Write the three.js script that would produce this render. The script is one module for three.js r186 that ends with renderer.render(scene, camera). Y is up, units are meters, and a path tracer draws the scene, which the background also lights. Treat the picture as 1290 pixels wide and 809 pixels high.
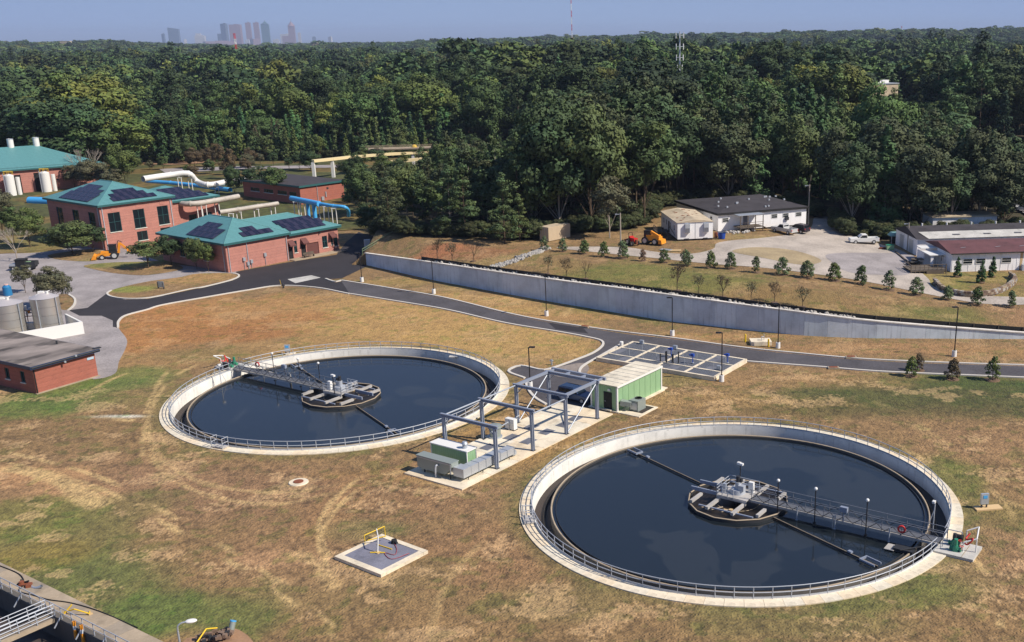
import * as THREE from 'three';
import { mergeGeometries } from 'three/addons/utils/BufferGeometryUtils.js';

// ---------------------------------------------------------------- camera, sky, sun, exposure, air
const scene = new THREE.Scene();
const CAM_H = 43, F = 1355.83, PITCH = 0.3167, ROLL = -0.0078, CX = 821.02, CY = 487.74;
const camera = new THREE.PerspectiveCamera(2 * Math.atan(CY / F) * 180 / Math.PI, CX / CY, 1, 60000);
camera.setViewOffset(2 * CX, 2 * CY, 0, 0, 1290, 809);
camera.position.set(0, CAM_H, 0);
camera.rotation.set(-PITCH, 0, ROLL, 'YXZ');
camera.updateProjectionMatrix();
scene.add(camera);

const renderer = new THREE.WebGLRenderer({ antialias: true });
renderer.toneMapping = THREE.LinearToneMapping;
renderer.toneMappingExposure = 1.2;
renderer.shadowMap.enabled = true;

const sunDir = new THREE.Vector3(0.690, 0.69, 0.235).normalize();
{
  const w = 512, h = 256, d = new Float32Array(w * h * 4);
  const hor = [0.325, 0.435, 0.68], mid = [0.2, 0.305, 0.55], zen = [0.075, 0.155, 0.38], gnd = [0.16, 0.16, 0.15];
  for (let y = 0; y < h; y++) {
    const el = ((y + 0.5) / h - 0.5) * Math.PI;           // row 0 is straight down
    for (let x = 0; x < w; x++) {
      let c;
      if (el < 0) { const t = Math.min(1, -el / 0.12); c = hor.map((v, i) => v + (gnd[i] - v) * t); }
      else {
        const t = Math.min(1, el / 0.16), u = Math.min(1, Math.max(0, (el - 0.1) / 1.1));
        c = hor.map((v, i) => { const a = v + (mid[i] - v) * t; return a + (zen[i] - a) * Math.pow(u, 0.7); });
      }
      const az = (x / w) * Math.PI * 2, n = 1 + 0.025 * Math.sin(az * 5 + el * 30) * Math.max(0, 1 - Math.abs(el) * 4);
      const o = (y * w + x) * 4;
      d[o] = c[0] * n; d[o + 1] = c[1] * n; d[o + 2] = c[2]; d[o + 3] = 1;
    }
  }
  const t = new THREE.DataTexture(d, w, h, THREE.RGBAFormat, THREE.FloatType);
  t.mapping = THREE.EquirectangularReflectionMapping;
  t.minFilter = t.magFilter = THREE.LinearFilter; t.wrapS = THREE.RepeatWrapping; t.needsUpdate = true;
  scene.background = t; scene.environment = t;
  scene.backgroundIntensity = 0.8; scene.environmentIntensity = 0.8;
}
const sun = new THREE.DirectionalLight(0xfff4e6, 5.0);
sun.position.copy(sunDir).multiplyScalar(400).add(new THREE.Vector3(-20, 0, -170));
sun.target.position.set(-20, 0, -170);
sun.castShadow = true; sun.shadow.mapSize.set(4096, 4096);
Object.assign(sun.shadow.camera, { left: -250, right: 250, top: 250, bottom: -250, near: 1, far: 1200 });
scene.add(sun, sun.target);
scene.fog = new THREE.FogExp2(0xacbedc, 0.00006);

// ---------------------------------------------------------------- helpers
function RNG(s) { return () => { s |= 0; s = s + 0x6D2B79F5 | 0; let t = Math.imul(s ^ s >>> 15, 1 | s); t = t + Math.imul(t ^ t >>> 7, 61 | t) ^ t; return ((t ^ t >>> 14) >>> 0) / 4294967296; }; }
const rng = RNG(7);
const R = (a, b) => a + (b - a) * rng();
const clamp = (x, a, b) => x < a ? a : x > b ? b : x;
const lerp = (a, b, t) => a + (b - a) * t;
const ss = (a, b, x) => { const t = clamp((x - a) / (b - a), 0, 1); return t * t * (3 - 2 * t); };
const NT = new Float32Array(65536); { const r = RNG(99); for (let i = 0; i < 65536; i++) NT[i] = r(); }
function vn(x, y, p = 256) {                                        // value noise, period p
  const xi = Math.floor(x), yi = Math.floor(y), fx = x - xi, fy = y - yi;
  const x0 = ((xi % p) + p) % p, x1 = (x0 + 1) % p, y0 = ((yi % p) + p) % p, y1 = (y0 + 1) % p;
  const u = fx * fx * (3 - 2 * fx), v = fy * fy * (3 - 2 * fy);
  const a = NT[y0 * 256 + x0], b = NT[y0 * 256 + x1], c = NT[y1 * 256 + x0], d = NT[y1 * 256 + x1];
  return a + (b - a) * u + (c - a) * v + (a - b - c + d) * u * v;
}
function fbm(x, y, o = 4, p = 256) { let s = 0, a = 0.5, n = 0; for (let i = 0; i < o; i++) { s += a * vn(x, y, Math.min(256, p)); n += a; a *= 0.5; x *= 2; y *= 2; p *= 2; } return s / n; }
// the survey of the site: a pixel of the photograph and a height give a place on the ground (x to the right, n away from the camera)
const cP = Math.cos(PITCH), sP = Math.sin(PITCH), cR = Math.cos(ROLL), sR = Math.sin(ROLL);
function G(px, py, h = 0) {
  let x = (px - CX) / F, y = -(py - CY) / F; [x, y] = [cR * x - sR * y, sR * x + cR * y];
  const dy = y * cP - sP, dn = y * sP + cP, t = (h - CAM_H) / dy;
  return [x * t, dn * t];
}
function heightAt(n, py, X = CX) { const y = -(py - 0.0078 * (CX - X) - CY) / F, dy = y * cP - sP, dn = y * sP + cP; return CAM_H + n * dy / dn; }
const used = {};
function numbered(name) { const k = used[name] = (used[name] ?? -1) + 1; return k ? `${name}_${String(k).padStart(3, '0')}` : name; }
function tag(o, label, category, group, kind) { if (label) o.userData.label = label; if (category) o.userData.category = category; if (group) o.userData.group = group; if (kind) o.userData.kind = kind; return o; }
function shade(o) { o.traverse(c => { if (c.isMesh) { c.castShadow = true; c.receiveShadow = true; } }); return o; }
function thing(name, label, category, x, n, h = 0, turn = 0, group) {
  const o = new THREE.Group(); o.name = numbered(name); o.position.set(x, h, -n); o.rotation.y = turn; scene.add(o); return tag(o, label, category, group);
}
function metres(g) {                                                // uv in metres from the face's main direction
  if (g.index) g = g.toNonIndexed();
  const p = g.attributes.position, nn = new THREE.Vector3(), a = new THREE.Vector3(), b = new THREE.Vector3(), c = new THREE.Vector3();
  const uv = new Float32Array(p.count * 2);
  for (let i = 0; i < p.count; i += 3) {
    a.fromBufferAttribute(p, i); b.fromBufferAttribute(p, i + 1); c.fromBufferAttribute(p, i + 2);
    nn.copy(b).sub(a).cross(c.clone().sub(a));
    const X = Math.abs(nn.x), Y = Math.abs(nn.y), Z = Math.abs(nn.z);
    [a, b, c].forEach((v, k) => { const o = (i + k) * 2; if (Y >= X && Y >= Z) { uv[o] = v.x; uv[o + 1] = v.z; } else if (X > Z) { uv[o] = v.z; uv[o + 1] = v.y; } else { uv[o] = v.x; uv[o + 1] = v.y; } });
  }
  g.setAttribute('uv', new THREE.BufferAttribute(uv, 2));
  for (const k of Object.keys(g.attributes)) if (!['position', 'normal', 'uv'].includes(k)) g.deleteAttribute(k);
  if (!g.attributes.normal) g.computeVertexNormals();
  return g;
}
function join(gs) { gs = [].concat(gs).map(metres); return gs.length > 1 ? mergeGeometries(gs) : gs[0]; }
function part(name, gs, mat, parent, o = {}) {
  const m = new THREE.Mesh(Array.isArray(gs) ? join(gs) : gs, mat); m.castShadow = m.receiveShadow = true;
  m.name = parent === scene ? numbered(name) : name; if (o.at) m.position.set(...o.at); if (o.turn) m.rotation.y = o.turn; if (o.label) m.userData.label = o.label; if (o.kind) m.userData.kind = o.kind;
  parent.add(m); return m;
}
function struct(name, gs, mat) { return part(name, gs, mat, scene, { kind: 'structure' }); }
function solo(name, label, category, gs, mat, group) { return tag(part(name, gs, mat, scene), label, category, group); }
const box = (w, h, d, x = 0, y = 0, z = 0, ry = 0) => { const g = new THREE.BoxGeometry(w, h, d); if (ry) g.rotateY(ry); return g.translate(x, y + h / 2, z); };
const cyl = (r0, r1, h, x = 0, y = 0, z = 0, s = 12) => new THREE.CylinderGeometry(r1, r0, h, s).translate(x, y + h / 2, z);
const _up = new THREE.Vector3(0, 1, 0);
function bar(p, q, r = 0.04, s = 6, r2 = r) {
  const a = new THREE.Vector3(...p), b = new THREE.Vector3(...q), d = b.clone().sub(a), L = d.length();
  return new THREE.CylinderGeometry(r2, r, L, s).applyQuaternion(new THREE.Quaternion().setFromUnitVectors(_up, d.normalize())).translate((a.x + b.x) / 2, (a.y + b.y) / 2, (a.z + b.z) / 2);
}
function beam(p, q, w = 0.2, h = 0.2) {
  const a = new THREE.Vector3(...p), b = new THREE.Vector3(...q), L = a.distanceTo(b), o = new THREE.Object3D();
  o.position.copy(a).add(b).multiplyScalar(0.5); o.lookAt(b); o.updateMatrix();
  return new THREE.BoxGeometry(w, h, L).applyMatrix4(o.matrix);
}
function prism(pts, h, y0 = 0) {                                     // [x, z] outline raised by h
  const s = new THREE.Shape(pts.map(p => new THREE.Vector2(p[0], -p[1])));
  return new THREE.ExtrudeGeometry(s, { depth: h, bevelEnabled: false }).rotateX(-Math.PI / 2).translate(0, y0, 0);
}
function side(pts, w, b = 0) {                                       // [x, y] profile given width w about z = 0
  const g = new THREE.ExtrudeGeometry(new THREE.Shape(pts.map(p => new THREE.Vector2(p[0], p[1]))), { depth: w - 2 * b, bevelEnabled: b > 0, bevelSize: b, bevelThickness: b, bevelSegments: 2, curveSegments: 4 });
  return g.translate(0, 0, -w / 2 + b);
}
function tube(pts, r, s = 8, closed = false) { const c = new THREE.CatmullRomCurve3(pts.map(p => new THREE.Vector3(...p)), closed, 'centripetal'); return new THREE.TubeGeometry(c, Math.max(8, pts.length * 6), r, s, closed); }
function quadGeo(verts, faces) { const p = []; for (const f of faces) for (let i = 1; i < f.length - 1; i++) p.push(...verts[f[0]], ...verts[f[i]], ...verts[f[i + 1]]); const g = new THREE.BufferGeometry(); g.setAttribute('position', new THREE.Float32BufferAttribute(p, 3)); g.computeVertexNormals(); return g; }

// ---------------------------------------------------------------- textures and materials
const lin = v => v <= 0.04045 ? v / 12.92 : Math.pow((v + 0.055) / 1.055, 2.4);
const C = (r, g, b, k = 0.82) => new THREE.Color().setRGB(lin(r / 255) * k, lin(g / 255) * k, lin(b / 255) * k);     // sunlit sRGB to base colour
function tex(size, m, fn, color = true) {                            // fn(u, v) in 0..1 returns a colour; one tile is m metres
  const d = new Uint8Array(size * size * 4);
  for (let y = 0; y < size; y++) for (let x = 0; x < size; x++) { const c = fn(x / size, y / size), o = (y * size + x) * 4; d[o] = clamp(c[0], 0, 255); d[o + 1] = clamp(c[1], 0, 255); d[o + 2] = clamp(c[2], 0, 255); d[o + 3] = 255; }
  const t = new THREE.DataTexture(d, size, size); t.wrapS = t.wrapT = THREE.RepeatWrapping; t.magFilter = THREE.LinearFilter; t.minFilter = THREE.LinearMipmapLinearFilter; t.generateMipmaps = true;
  if (color) t.colorSpace = THREE.SRGBColorSpace; t.repeat.set(1 / m, 1 / m); t.needsUpdate = true; return t;
}
const grey = (f) => (u, v) => { const k = f(u, v); return [k, k, k]; };
const grime = tex(512, 9, grey((u, v) => { const a = fbm(u * 6, v * 6, 5, 6), b = fbm(u * 60, v * 60, 3, 60); return 228 + 44 * (a - 0.5) * 1.2 + 26 * (b - 0.5) - 20 * ss(0.6, 0.75, fbm(u * 9 + 3, v * 9, 4, 9)); }));
const grit = tex(512, 3, grey((u, v) => 110 + 150 * fbm(u * 64, v * 64, 4, 64)), false);
const streak = tex(512, 12, grey((u, v) => { const a = fbm(u * 40, v * 2, 4, 40), b = fbm(u * 8, v * 8, 4, 8); return 246 - 34 * ss(0.55, 0.88, a) - 44 * (b - 0.35) + 14 * fbm(u * 90, v * 90, 2, 90); }));
const brickTex = tex(1024, 3.6, (u, v) => {
  const rows = 48, r = Math.floor(v * rows), k = 16, uu = u * k + (r % 2) * 0.5, c = Math.floor(uu), fu = uu - c, fv = v * rows - r;
  const mort = fu < 0.05 || fv < 0.14, n = vn(c * 3.7 + r * 9.1, r * 5.3 + c), s = fbm(u * 5, v * 5, 3, 5);
  const cb = r % 8 === 0 ? 0.9 : 1, wb = 0.94 + 0.1 * vn(r * 0.35, 3); if (!mort) return [(196 + 30 * n + 20 * s) * cb * wb, (142 + 26 * n + 14 * s) * cb * wb, (130 + 22 * n + 12 * s) * cb * wb]; return mort ? [214, 184, 170] : [196 + 30 * n + 20 * s, 134 + 26 * n + 14 * s, 118 + 22 * n + 12 * s];
});
const seamTex = tex(256, 2.4, grey((u, v) => 205 + 30 * fbm(u * 8, v * 8, 3, 8) - ((u * 6) % 1 < 0.08 ? 40 : 0)));
const ribTex = tex(256, 2.4, grey((u, v) => 240 + 14 * fbm(u * 6, v * 2, 3, 6) - 24 * ss(0.75, 1, Math.abs(((u * 8) % 1) - 0.5) * 2)));
const asphTex = tex(512, 14, grey((u, v) => 222 + 60 * (fbm(u * 90, v * 90, 3, 90) - 0.5) + 55 * (fbm(u * 5, v * 5, 4, 5) - 0.5)));
const M = {};
const mat = (name, color, rough = 0.8, o = {}) => M[name] = new THREE.MeshStandardMaterial({ color, roughness: rough, ...o, name });
mat('concrete', C(250, 236, 208, 0.94), 0.9, { map: grime, bumpMap: grit, bumpScale: 0.004 });
mat('paleConcrete', C(222, 220, 212), 0.9, { map: grime });
mat('tankWall', C(244, 242, 234, 0.9), 0.9, { map: streak });
mat('greyWall', C(214, 226, 232, 0.9), 0.9, { map: streak });
mat('kerb', C(252, 246, 234, 0.9), 0.9, { map: grime });
mat('oldConcrete', C(196, 178, 152), 0.92, { map: grime, bumpMap: grit, bumpScale: 0.006 });
mat('darkConcrete', C(104, 100, 94), 0.95, { map: streak });
mat('newAsphalt', C(98, 95, 99), 0.93, { map: asphTex, bumpMap: grit, bumpScale: 0.006 });
mat('darkAsphalt', C(56, 53, 58), 0.93, { map: asphTex, bumpMap: grit, bumpScale: 0.006 });
mat('oldAsphalt', C(192, 184, 182, 0.76), 0.95, { map: asphTex, bumpMap: grit, bumpScale: 0.008 });
mat('gravel', C(214, 202, 188, 0.82), 0.97, { map: asphTex, bumpMap: grit, bumpScale: 0.02 });
mat('galv', C(196, 204, 212), 0.45, { metalness: 0.5 });
mat('rail', C(190, 196, 204), 0.5, { metalness: 0.25 });
mat('greySteel', C(148, 158, 176), 0.55, { metalness: 0.12 });
mat('beamPale', C(206, 202, 196), 0.7, { map: grime });
mat('bridgeRail', C(136, 140, 148), 0.5, { metalness: 0.25 });
mat('darkSteel', C(60, 62, 66), 0.6, { metalness: 0.3 });
mat('blackMetal', C(40, 38, 40), 0.55, { metalness: 0.2 });
mat('black', C(32, 32, 34), 0.85);
mat('rubber', C(38, 38, 40), 0.9);
mat('white', C(238, 238, 234), 0.6);
mat('whiteMetal', C(250, 250, 250, 0.95), 0.5, { map: ribTex });
mat('brick', C(224, 206, 204, 0.8), 0.9, { map: brickTex });
mat('redBrick', C(212, 172, 160, 0.72), 0.9, { map: brickTex });
mat('teal', C(112, 174, 176), 0.5, { map: seamTex });
mat('tealDark', C(48, 98, 100), 0.5);
mat('glass', C(30, 40, 46), 0.12, { metalness: 0.1 });
mat('solar', C(58, 54, 74), 0.3, { metalness: 0.2 });
mat('green', C(152, 192, 146), 0.55, { map: ribTex });
mat('pumpGreen', C(54, 142, 110), 0.5);
mat('yellow', C(240, 200, 40), 0.55);
mat('orange', C(246, 158, 38), 0.5);
mat('red', C(216, 52, 48), 0.5);
mat('rust', C(160, 92, 62), 0.85, { map: grime });
mat('blue', C(36, 80, 176), 0.5);
mat('pipeBlue', C(84, 182, 244), 0.4);
mat('steel', C(214, 212, 206), 0.36, { metalness: 0.7 });
mat('hopper', C(158, 168, 162), 0.55, { metalness: 0.3 });
mat('duct', C(204, 210, 216), 0.42, { metalness: 0.45 });
mat('tarRoof', C(178, 166, 158), 0.95, { map: tex(512, 16, grey((u, v) => 150 + 110 * fbm(u * 5, v * 10, 5, 5) - 70 * ss(0.55, 0.7, fbm(u * 4 + 7, v * 9, 4, 4)))) });
mat('shingle', C(74, 70, 74), 0.9, { map: grime });
mat('maroon', C(120, 78, 80), 0.8, { map: grime });
mat('cream', C(226, 208, 178), 0.85, { map: grime });
mat('wood', C(120, 108, 94), 0.9, { map: grime });
mat('bark', C(110, 92, 74), 0.95, { map: grime });
mat('paleBark', C(168, 158, 146), 0.95);
mat('grate', C(150, 154, 162), 0.6, { metalness: 0.3, map: tex(256, 1.2, grey((u, v) => ((u * 24) % 1 < 0.45 || (v * 6) % 1 < 0.12) ? 235 : 120)) });
mat('hatch', C(132, 134, 142), 0.55, { map: grime });
mat('sludge', C(66, 56, 50), 0.6, { map: grime });
mat('stone', C(150, 126, 108), 0.95, { map: grime });
mat('mulch', C(138, 112, 88), 0.97, { map: grime });
mat('rock', C(206, 202, 194), 0.95, { map: grime });
mat('clay', C(186, 146, 112), 0.97, { map: grime });
mat('darkPaint', C(58, 80, 116), 0.25, { metalness: 0.3 });
mat('silver', C(214, 214, 212), 0.35, { metalness: 0.25 });
mat('tan', C(206, 178, 132), 0.7);
mat('awning', C(108, 66, 62), 0.8);
mat('lampGlobe', C(240, 240, 236), 0.3);
// ---------------------------------------------------------------- the ground
function table(xs, ys) { return x => { if (x <= xs[0]) return ys[0]; for (let i = 1; i < xs.length; i++) if (x <= xs[i]) return lerp(ys[i - 1], ys[i], (x - xs[i - 1]) / (xs[i] - xs[i - 1])); return ys[ys.length - 1]; }; }
const WX = [-56.3, -39.6, -25, -16.3, -4, 3.2, 16.8, 23.8, 31.7, 42.6, 54.8, 150];
const wallN = table(WX, [210.2, 195.2, 184, 177.6, 169, 164.2, 157.7, 155, 153.6, 153.1, 152.5, 150]);
const wallTop = table(WX, [2.3, 3.3, 3.65, 3.85, 4.15, 4.2, 3.75, 3.4, 2.65, 1.75, 0.86, 0.3]);
const terrace = x => 5 - 2.5 * ss(15, 52, x);
const ridge = table([0, 60, 130, 200, 300, 400, 470, 560, 700, 850, 1000, 1100, 1290], [52, 53, 50, 55, 60, 58, 58, 54, 50, 48, 46, 45, 44]);
function hills(x, n) {
  if (n < 250) return 0;
  const a = ss(255, 430, n);
  let h = a * (1.5 + 13 * Math.exp(-(((x + 70) / 110) ** 2 + ((n - 610) / 115) ** 2)) + 6 * Math.exp(-(((x - 50) / 120) ** 2 + ((n - 580) / 140) ** 2)) + 7 * (vn(x / 140 + 3, n / 140) - 0.5));
  h += ss(500, 1600, n) * 14 * (fbm(x / 420 + 11, n / 420 + 5, 3) - 0.42);
  h += 10 * ss(800, 1250, n) * (1 - ss(1250, 1600, n)) * (0.4 + 1.4 * (fbm(x / 260 + 4, 3.5, 2) - 0.3)) - 22 * ss(1250, 1750, n) * (1 - ss(2000, 2800, n));
  const p = CX + F * x / (n * cP + 20 * sP), w = ss(1900, 2900, n); if (w > 0) h = lerp(h, heightAt(2900, ridge(p)) - 19 + 5 * (vn(x / 300, n / 300) - 0.5) - 0.004 * Math.max(0, n - 2900), w);
  h += ss(5000, 9000, n) * -40;
  return h;
}
function T(x, n) {
  let up = 0; const w = wallN(x);
  if (n >= w && x > -66) up = lerp(wallTop(x), terrace(x), ss(0, 12, n - w)) * ss(-59.5, -56.4, x) * (1 - 0.5 * ss(300, 480, n)) * (1 - (1 - ss(-30, 0, x)) * ss(258, 292, n));
  return up + hills(x, n);
}
const H5 = (px, py) => { let p = G(px, py, 4); for (let i = 0; i < 12; i++) p = G(px, py, T(p[0], p[1])); return p; };      // a pixel on the upper ground
function smoothLine(pts, closed, step = 1.2) {
  const c = new THREE.CatmullRomCurve3(pts.map(p => new THREE.Vector3(p[0], 0, p[1])), closed, 'centripetal');
  return c.getSpacedPoints(Math.max(8, Math.round(c.getLength() / step))).map(v => [v.x, v.z]);
}
function drape(poly, lift, holes = [], maxEdge = 0, hf = () => 0) {   // a sheet over the plan outline [x, n]
  const s = new THREE.Shape(poly.map(p => new THREE.Vector2(...p))); for (const h of holes) s.holes.push(new THREE.Path(h.map(p => new THREE.Vector2(...p))));
  let g = new THREE.ShapeGeometry(s).toNonIndexed(), a = g.attributes.position.array, tri = [];
  for (let i = 0; i < a.length; i += 9) tri.push([[a[i], a[i + 1]], [a[i + 3], a[i + 4]], [a[i + 6], a[i + 7]]]);
  if (maxEdge) { let work = tri; tri = []; while (work.length) { const t = work.pop(); let k = -1, m = maxEdge; for (let i = 0; i < 3; i++) { const e = Math.hypot(t[i][0] - t[(i + 1) % 3][0], t[i][1] - t[(i + 1) % 3][1]); if (e > m) { m = e; k = i; } } if (k < 0) { tri.push(t); continue; } const p = t[k], q = t[(k + 1) % 3], r = t[(k + 2) % 3], c = [(p[0] + q[0]) / 2, (p[1] + q[1]) / 2]; work.push([p, c, r], [c, q, r]); } }
  const P = new Float32Array(tri.length * 9), uv = new Float32Array(tri.length * 6); let o = 0, u = 0;
  for (const t of tri) { const cr = (t[1][0] - t[0][0]) * (t[2][1] - t[0][1]) - (t[1][1] - t[0][1]) * (t[2][0] - t[0][0]); for (const p of cr > 0 ? t : [t[0], t[2], t[1]]) { P[o++] = p[0]; P[o++] = hf(p[0], p[1]) + lift; P[o++] = -p[1]; uv[u++] = p[0]; uv[u++] = p[1]; } }
  g = new THREE.BufferGeometry(); g.setAttribute('position', new THREE.BufferAttribute(P, 3)); g.setAttribute('uv', new THREE.BufferAttribute(uv, 2)); g.computeVertexNormals(); return g;
}
function ribbon(line, w, h, y0 = 0, hf = () => 0) {                  // a kerb or strip of rectangular section along a plan line
  const v = [], f = [];
  line.forEach((p, i) => {
    const a = line[Math.max(0, i - 1)], b = line[Math.min(line.length - 1, i + 1)], L = Math.hypot(b[0] - a[0], b[1] - a[1]) || 1, nx = -(b[1] - a[1]) / L * w / 2, nn = (b[0] - a[0]) / L * w / 2, y = hf(p[0], p[1]);
    v.push([p[0] - nx, y + y0, -(p[1] - nn)], [p[0] - nx, y + y0 + h, -(p[1] - nn)], [p[0] + nx, y + y0 + h, -(p[1] + nn)], [p[0] + nx, y + y0, -(p[1] + nn)]);
    if (i) { const k = (i - 1) * 4; for (let j = 0; j < 3; j++) f.push([k + j + 4, k + j + 5, k + j + 1, k + j]); }
  });
  const e = v.length - 4; f.push([0, 1, 2, 3], [e + 3, e + 2, e + 1, e]);
  return quadGeo(v, f);
}
const circle = (cx, cn, r, k = 96) => Array.from({ length: k }, (_, i) => [cx + r * Math.cos(i / k * 2 * Math.PI), cn + r * Math.sin(i / k * 2 * Math.PI)]);
const px = (...a) => { const r = []; for (let i = 0; i < a.length; i += 2) r.push(G(a[i], a[i + 1])); return r; };
const pxT = (...a) => { const r = []; for (let i = 0; i < a.length; i += 2) r.push(H5(a[i], a[i + 1])); return r; };
const TANKS = [[-39.43, 129.63], [8.32, 96.34]];

// turf: dry lawn, green strips, bare clay and wheel tracks, all in the plan's own metres
const LX = -150, LN = 55, LS = 232, LP = 2048;
const front = table([-66, -57.8, -51, -40, -24.5, -14, -3, 2, 9.3, 35, 37, 38, 51, 75, 90, 200], [224, 220, 214, 210.5, 207, 214, 220, 245, 250, 249, 246, 214, 216, 216, 250, 250]);   // edge of the wood
const lawnMap = (() => {
  const q = 512, ctl = new Float32Array(q * q * 3), amt = new Float32Array(q * q);
  const base = [146, 118, 84];
  const blobs = [];   // [x, n, rx, rn, r, g, b, amount]
  const b = (X, Y, rx, rn, r, g, bb, a = 0.8, up = 0) => { const p = up ? H5(X, Y) : G(X, Y); blobs.push([p[0], p[1], rx, rn, r, g, bb, a]); };
  b(560, 410, 24, 22, 190, 154, 98, 1); b(480, 395, 22, 14, 184, 148, 98, 1); b(640, 430, 14, 12, 184, 150, 98, .9); b(400, 440, 14, 9, 172, 138, 92, .9);
  b(250, 400, 16, 14, 178, 126, 78, 1); b(190, 425, 10, 10, 176, 126, 78, 1); b(300, 420, 10, 5, 168, 118, 74, .9); b(360, 400, 8, 5, 172, 124, 78, .8); b(330, 385, 12, 8, 178, 138, 92, .8); b(180, 460, 8, 6, 164, 130, 88, .8);
  b(60, 505, 9, 4.5, 98, 116, 58, .95); b(120, 487, 6, 3.5, 106, 120, 64, .9); b(160, 478, 6, 5, 110, 124, 64, .7); b(20, 520, 6, 3, 104, 124, 60, .7); b(200, 500, 9, 5, 136, 122, 78, .6); b(262, 447, 9, 3.5, 140, 120, 76, .6);
  b(100, 600, 9, 7, 150, 118, 90, .6); b(40, 600, 6, 3, 196, 152, 112, .9); b(95, 620, 5, 2, 196, 152, 112, .8); b(350, 705, 4, 1.6, 196, 156, 120, .8); b(400, 735, 4, 1.5, 192, 152, 116, .7); b(150, 525, 4, .7, 210, 208, 204, .9); b(560, 590, 5, 2, 178, 140, 100, .6); b(420, 640, 2.5, 7, 176, 142, 84, .7); b(480, 600, 9, 2, 176, 142, 84, .7); b(250, 500, 3, 8, 176, 146, 88, .5); b(260, 620, 14, 9, 150, 116, 92, .6); b(480, 620, 12, 8, 148, 114, 86, .6); b(330, 560, 12, 7, 156, 126, 88, .5);
  b(70, 690, 8, 7, 122, 116, 70, .8); b(30, 655, 6, 5, 124, 124, 66, .7); b(120, 735, 7, 5, 104, 112, 62, .85); b(50, 700, 4, 3, 142, 124, 64, .6); b(190, 770, 6, 4, 98, 116, 58, .85); b(280, 775, 6, 3.5, 104, 116, 60, .75); b(160, 640, 5, 4, 122, 118, 70, .5);
  b(430, 745, 8, 5, 140, 118, 82, .5); b(460, 670, 4, 2.5, 112, 118, 70, .6); b(520, 720, 3.5, 2.5, 108, 116, 68, .55); b(700, 760, 5, 3, 124, 114, 74, .5); b(1000, 785, 9, 3, 120, 116, 70, .5);
  b(600, 700, 10, 6, 154, 118, 88, .6); b(380, 690, 8, 6, 160, 124, 94, .5);
  b(1100, 745, 7, 3, 112, 116, 62, .75); b(1180, 725, 5, 3, 118, 118, 66, .7); b(1200, 600, 3, 6, 118, 118, 64, .8); b(1260, 650, 4, 4, 128, 118, 70, .6); b(1225, 690, 3, 2.5, 122, 116, 68, .6); b(1255, 700, 6, 6, 158, 124, 96, .6);
  b(1190, 490, 20, 6, 80, 92, 46, 1); b(1090, 502, 14, 6, 94, 94, 54, 1); b(1250, 508, 10, 5, 90, 90, 52, .9); b(1000, 512, 10, 4, 122, 104, 66, .7); b(1180, 520, 12, 3, 104, 94, 60, .7); b(1150, 535, 10, 3.5, 152, 122, 88, .6); b(900, 505, 10, 3.5, 168, 136, 92, .7); b(860, 480, 3.5, 2.5, 124, 122, 70, .6); b(1010, 480, 14, 4, 166, 132, 92, .7); b(1230, 560, 8, 5, 160, 126, 94, .6);
  b(600, 385, 12, 2.5, 176, 140, 94, .9); b(720, 400, 12, 2.5, 174, 136, 92, .9); b(900, 425, 14, 2.5, 172, 134, 90, .9); b(1100, 440, 18, 3, 168, 130, 92, .9); b(1250, 445, 9, 3, 166, 130, 90, .8); b(490, 355, 8, 2, 172, 138, 90, .8);
  b(600, 520, 4, 10, 176, 140, 88, .9); b(680, 560, 6, 9, 168, 134, 86, .9); b(600, 600, 6, 3, 150, 124, 82, .6);
  b(620, 330, 12, 6, 150, 128, 84, .9, 1); b(560, 318, 6, 5, 176, 116, 82, .9, 1); b(600, 318, 7, 4, 158, 112, 80, .8, 1); b(500, 322, 6, 4, 156, 132, 84, .8, 1);
  b(780, 345, 12, 8, 126, 122, 66, .9, 1); b(880, 355, 12, 8, 120, 118, 62, .9, 1); b(700, 335, 6, 5, 148, 124, 82, .8, 1); b(980, 375, 10, 6, 142, 116, 76, .9, 1); b(1060, 385, 9, 6, 138, 116, 76, .9, 1); b(1120, 385, 8, 4, 146, 118, 82, .9, 1); b(1200, 395, 9, 3, 108, 108, 58, .8, 1); b(1270, 395, 5, 4, 160, 124, 96, .7, 1); b(1170, 400, 9, 3, 122, 114, 66, .7, 1);
  b(1180, 355, 5, 9, 138, 130, 70, .9, 1); b(1250, 350, 8, 5, 144, 130, 74, .9, 1); b(1270, 370, 6, 5, 140, 124, 74, .8, 1);
  b(840, 288, 8, 4, 150, 124, 82, .7, 1); b(960, 300, 14, 4, 158, 136, 92, .7, 1);
  b(160, 330, 10, 6, 134, 132, 74, .9); b(60, 305, 20, 14, 128, 122, 70, .8); b(250, 350, 8, 5, 178, 142, 96, .9); b(165, 365, 4, 3, 140, 150, 66, .8);
  const Q = LS / q;
  for (let j = 0; j < q; j++) for (let i = 0; i < q; i++) {
    const x = LX + (i + 0.5) * Q, n = LN + (j + 0.5) * Q; let r = base[0], g = base[1], bb = base[2];
    const wob = (fbm(x / 5, n / 5, 4) - 0.5) * 0.9;
    for (const k of blobs) { const dx = (x - k[0]) / k[2], dn = (n - k[1]) / k[3], d = Math.sqrt(dx * dx + dn * dn); if (d > 1.9) continue; const a = k[7] * (1 - ss(0.55, 1.35, d + wob)); r += (k[4] - r) * a; g += (k[5] - g) * a; bb += (k[6] - bb) * a; }
    for (const [tx, tn] of TANKS) { const d = Math.hypot(x - tx, n - tn) - 21.2, a = 0.45 * (1 - ss(0.2, 2.2, d + wob * 1.6)); r += (112 - r) * a; g += (110 - g) * a; bb += (66 - bb) * a; }
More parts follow.
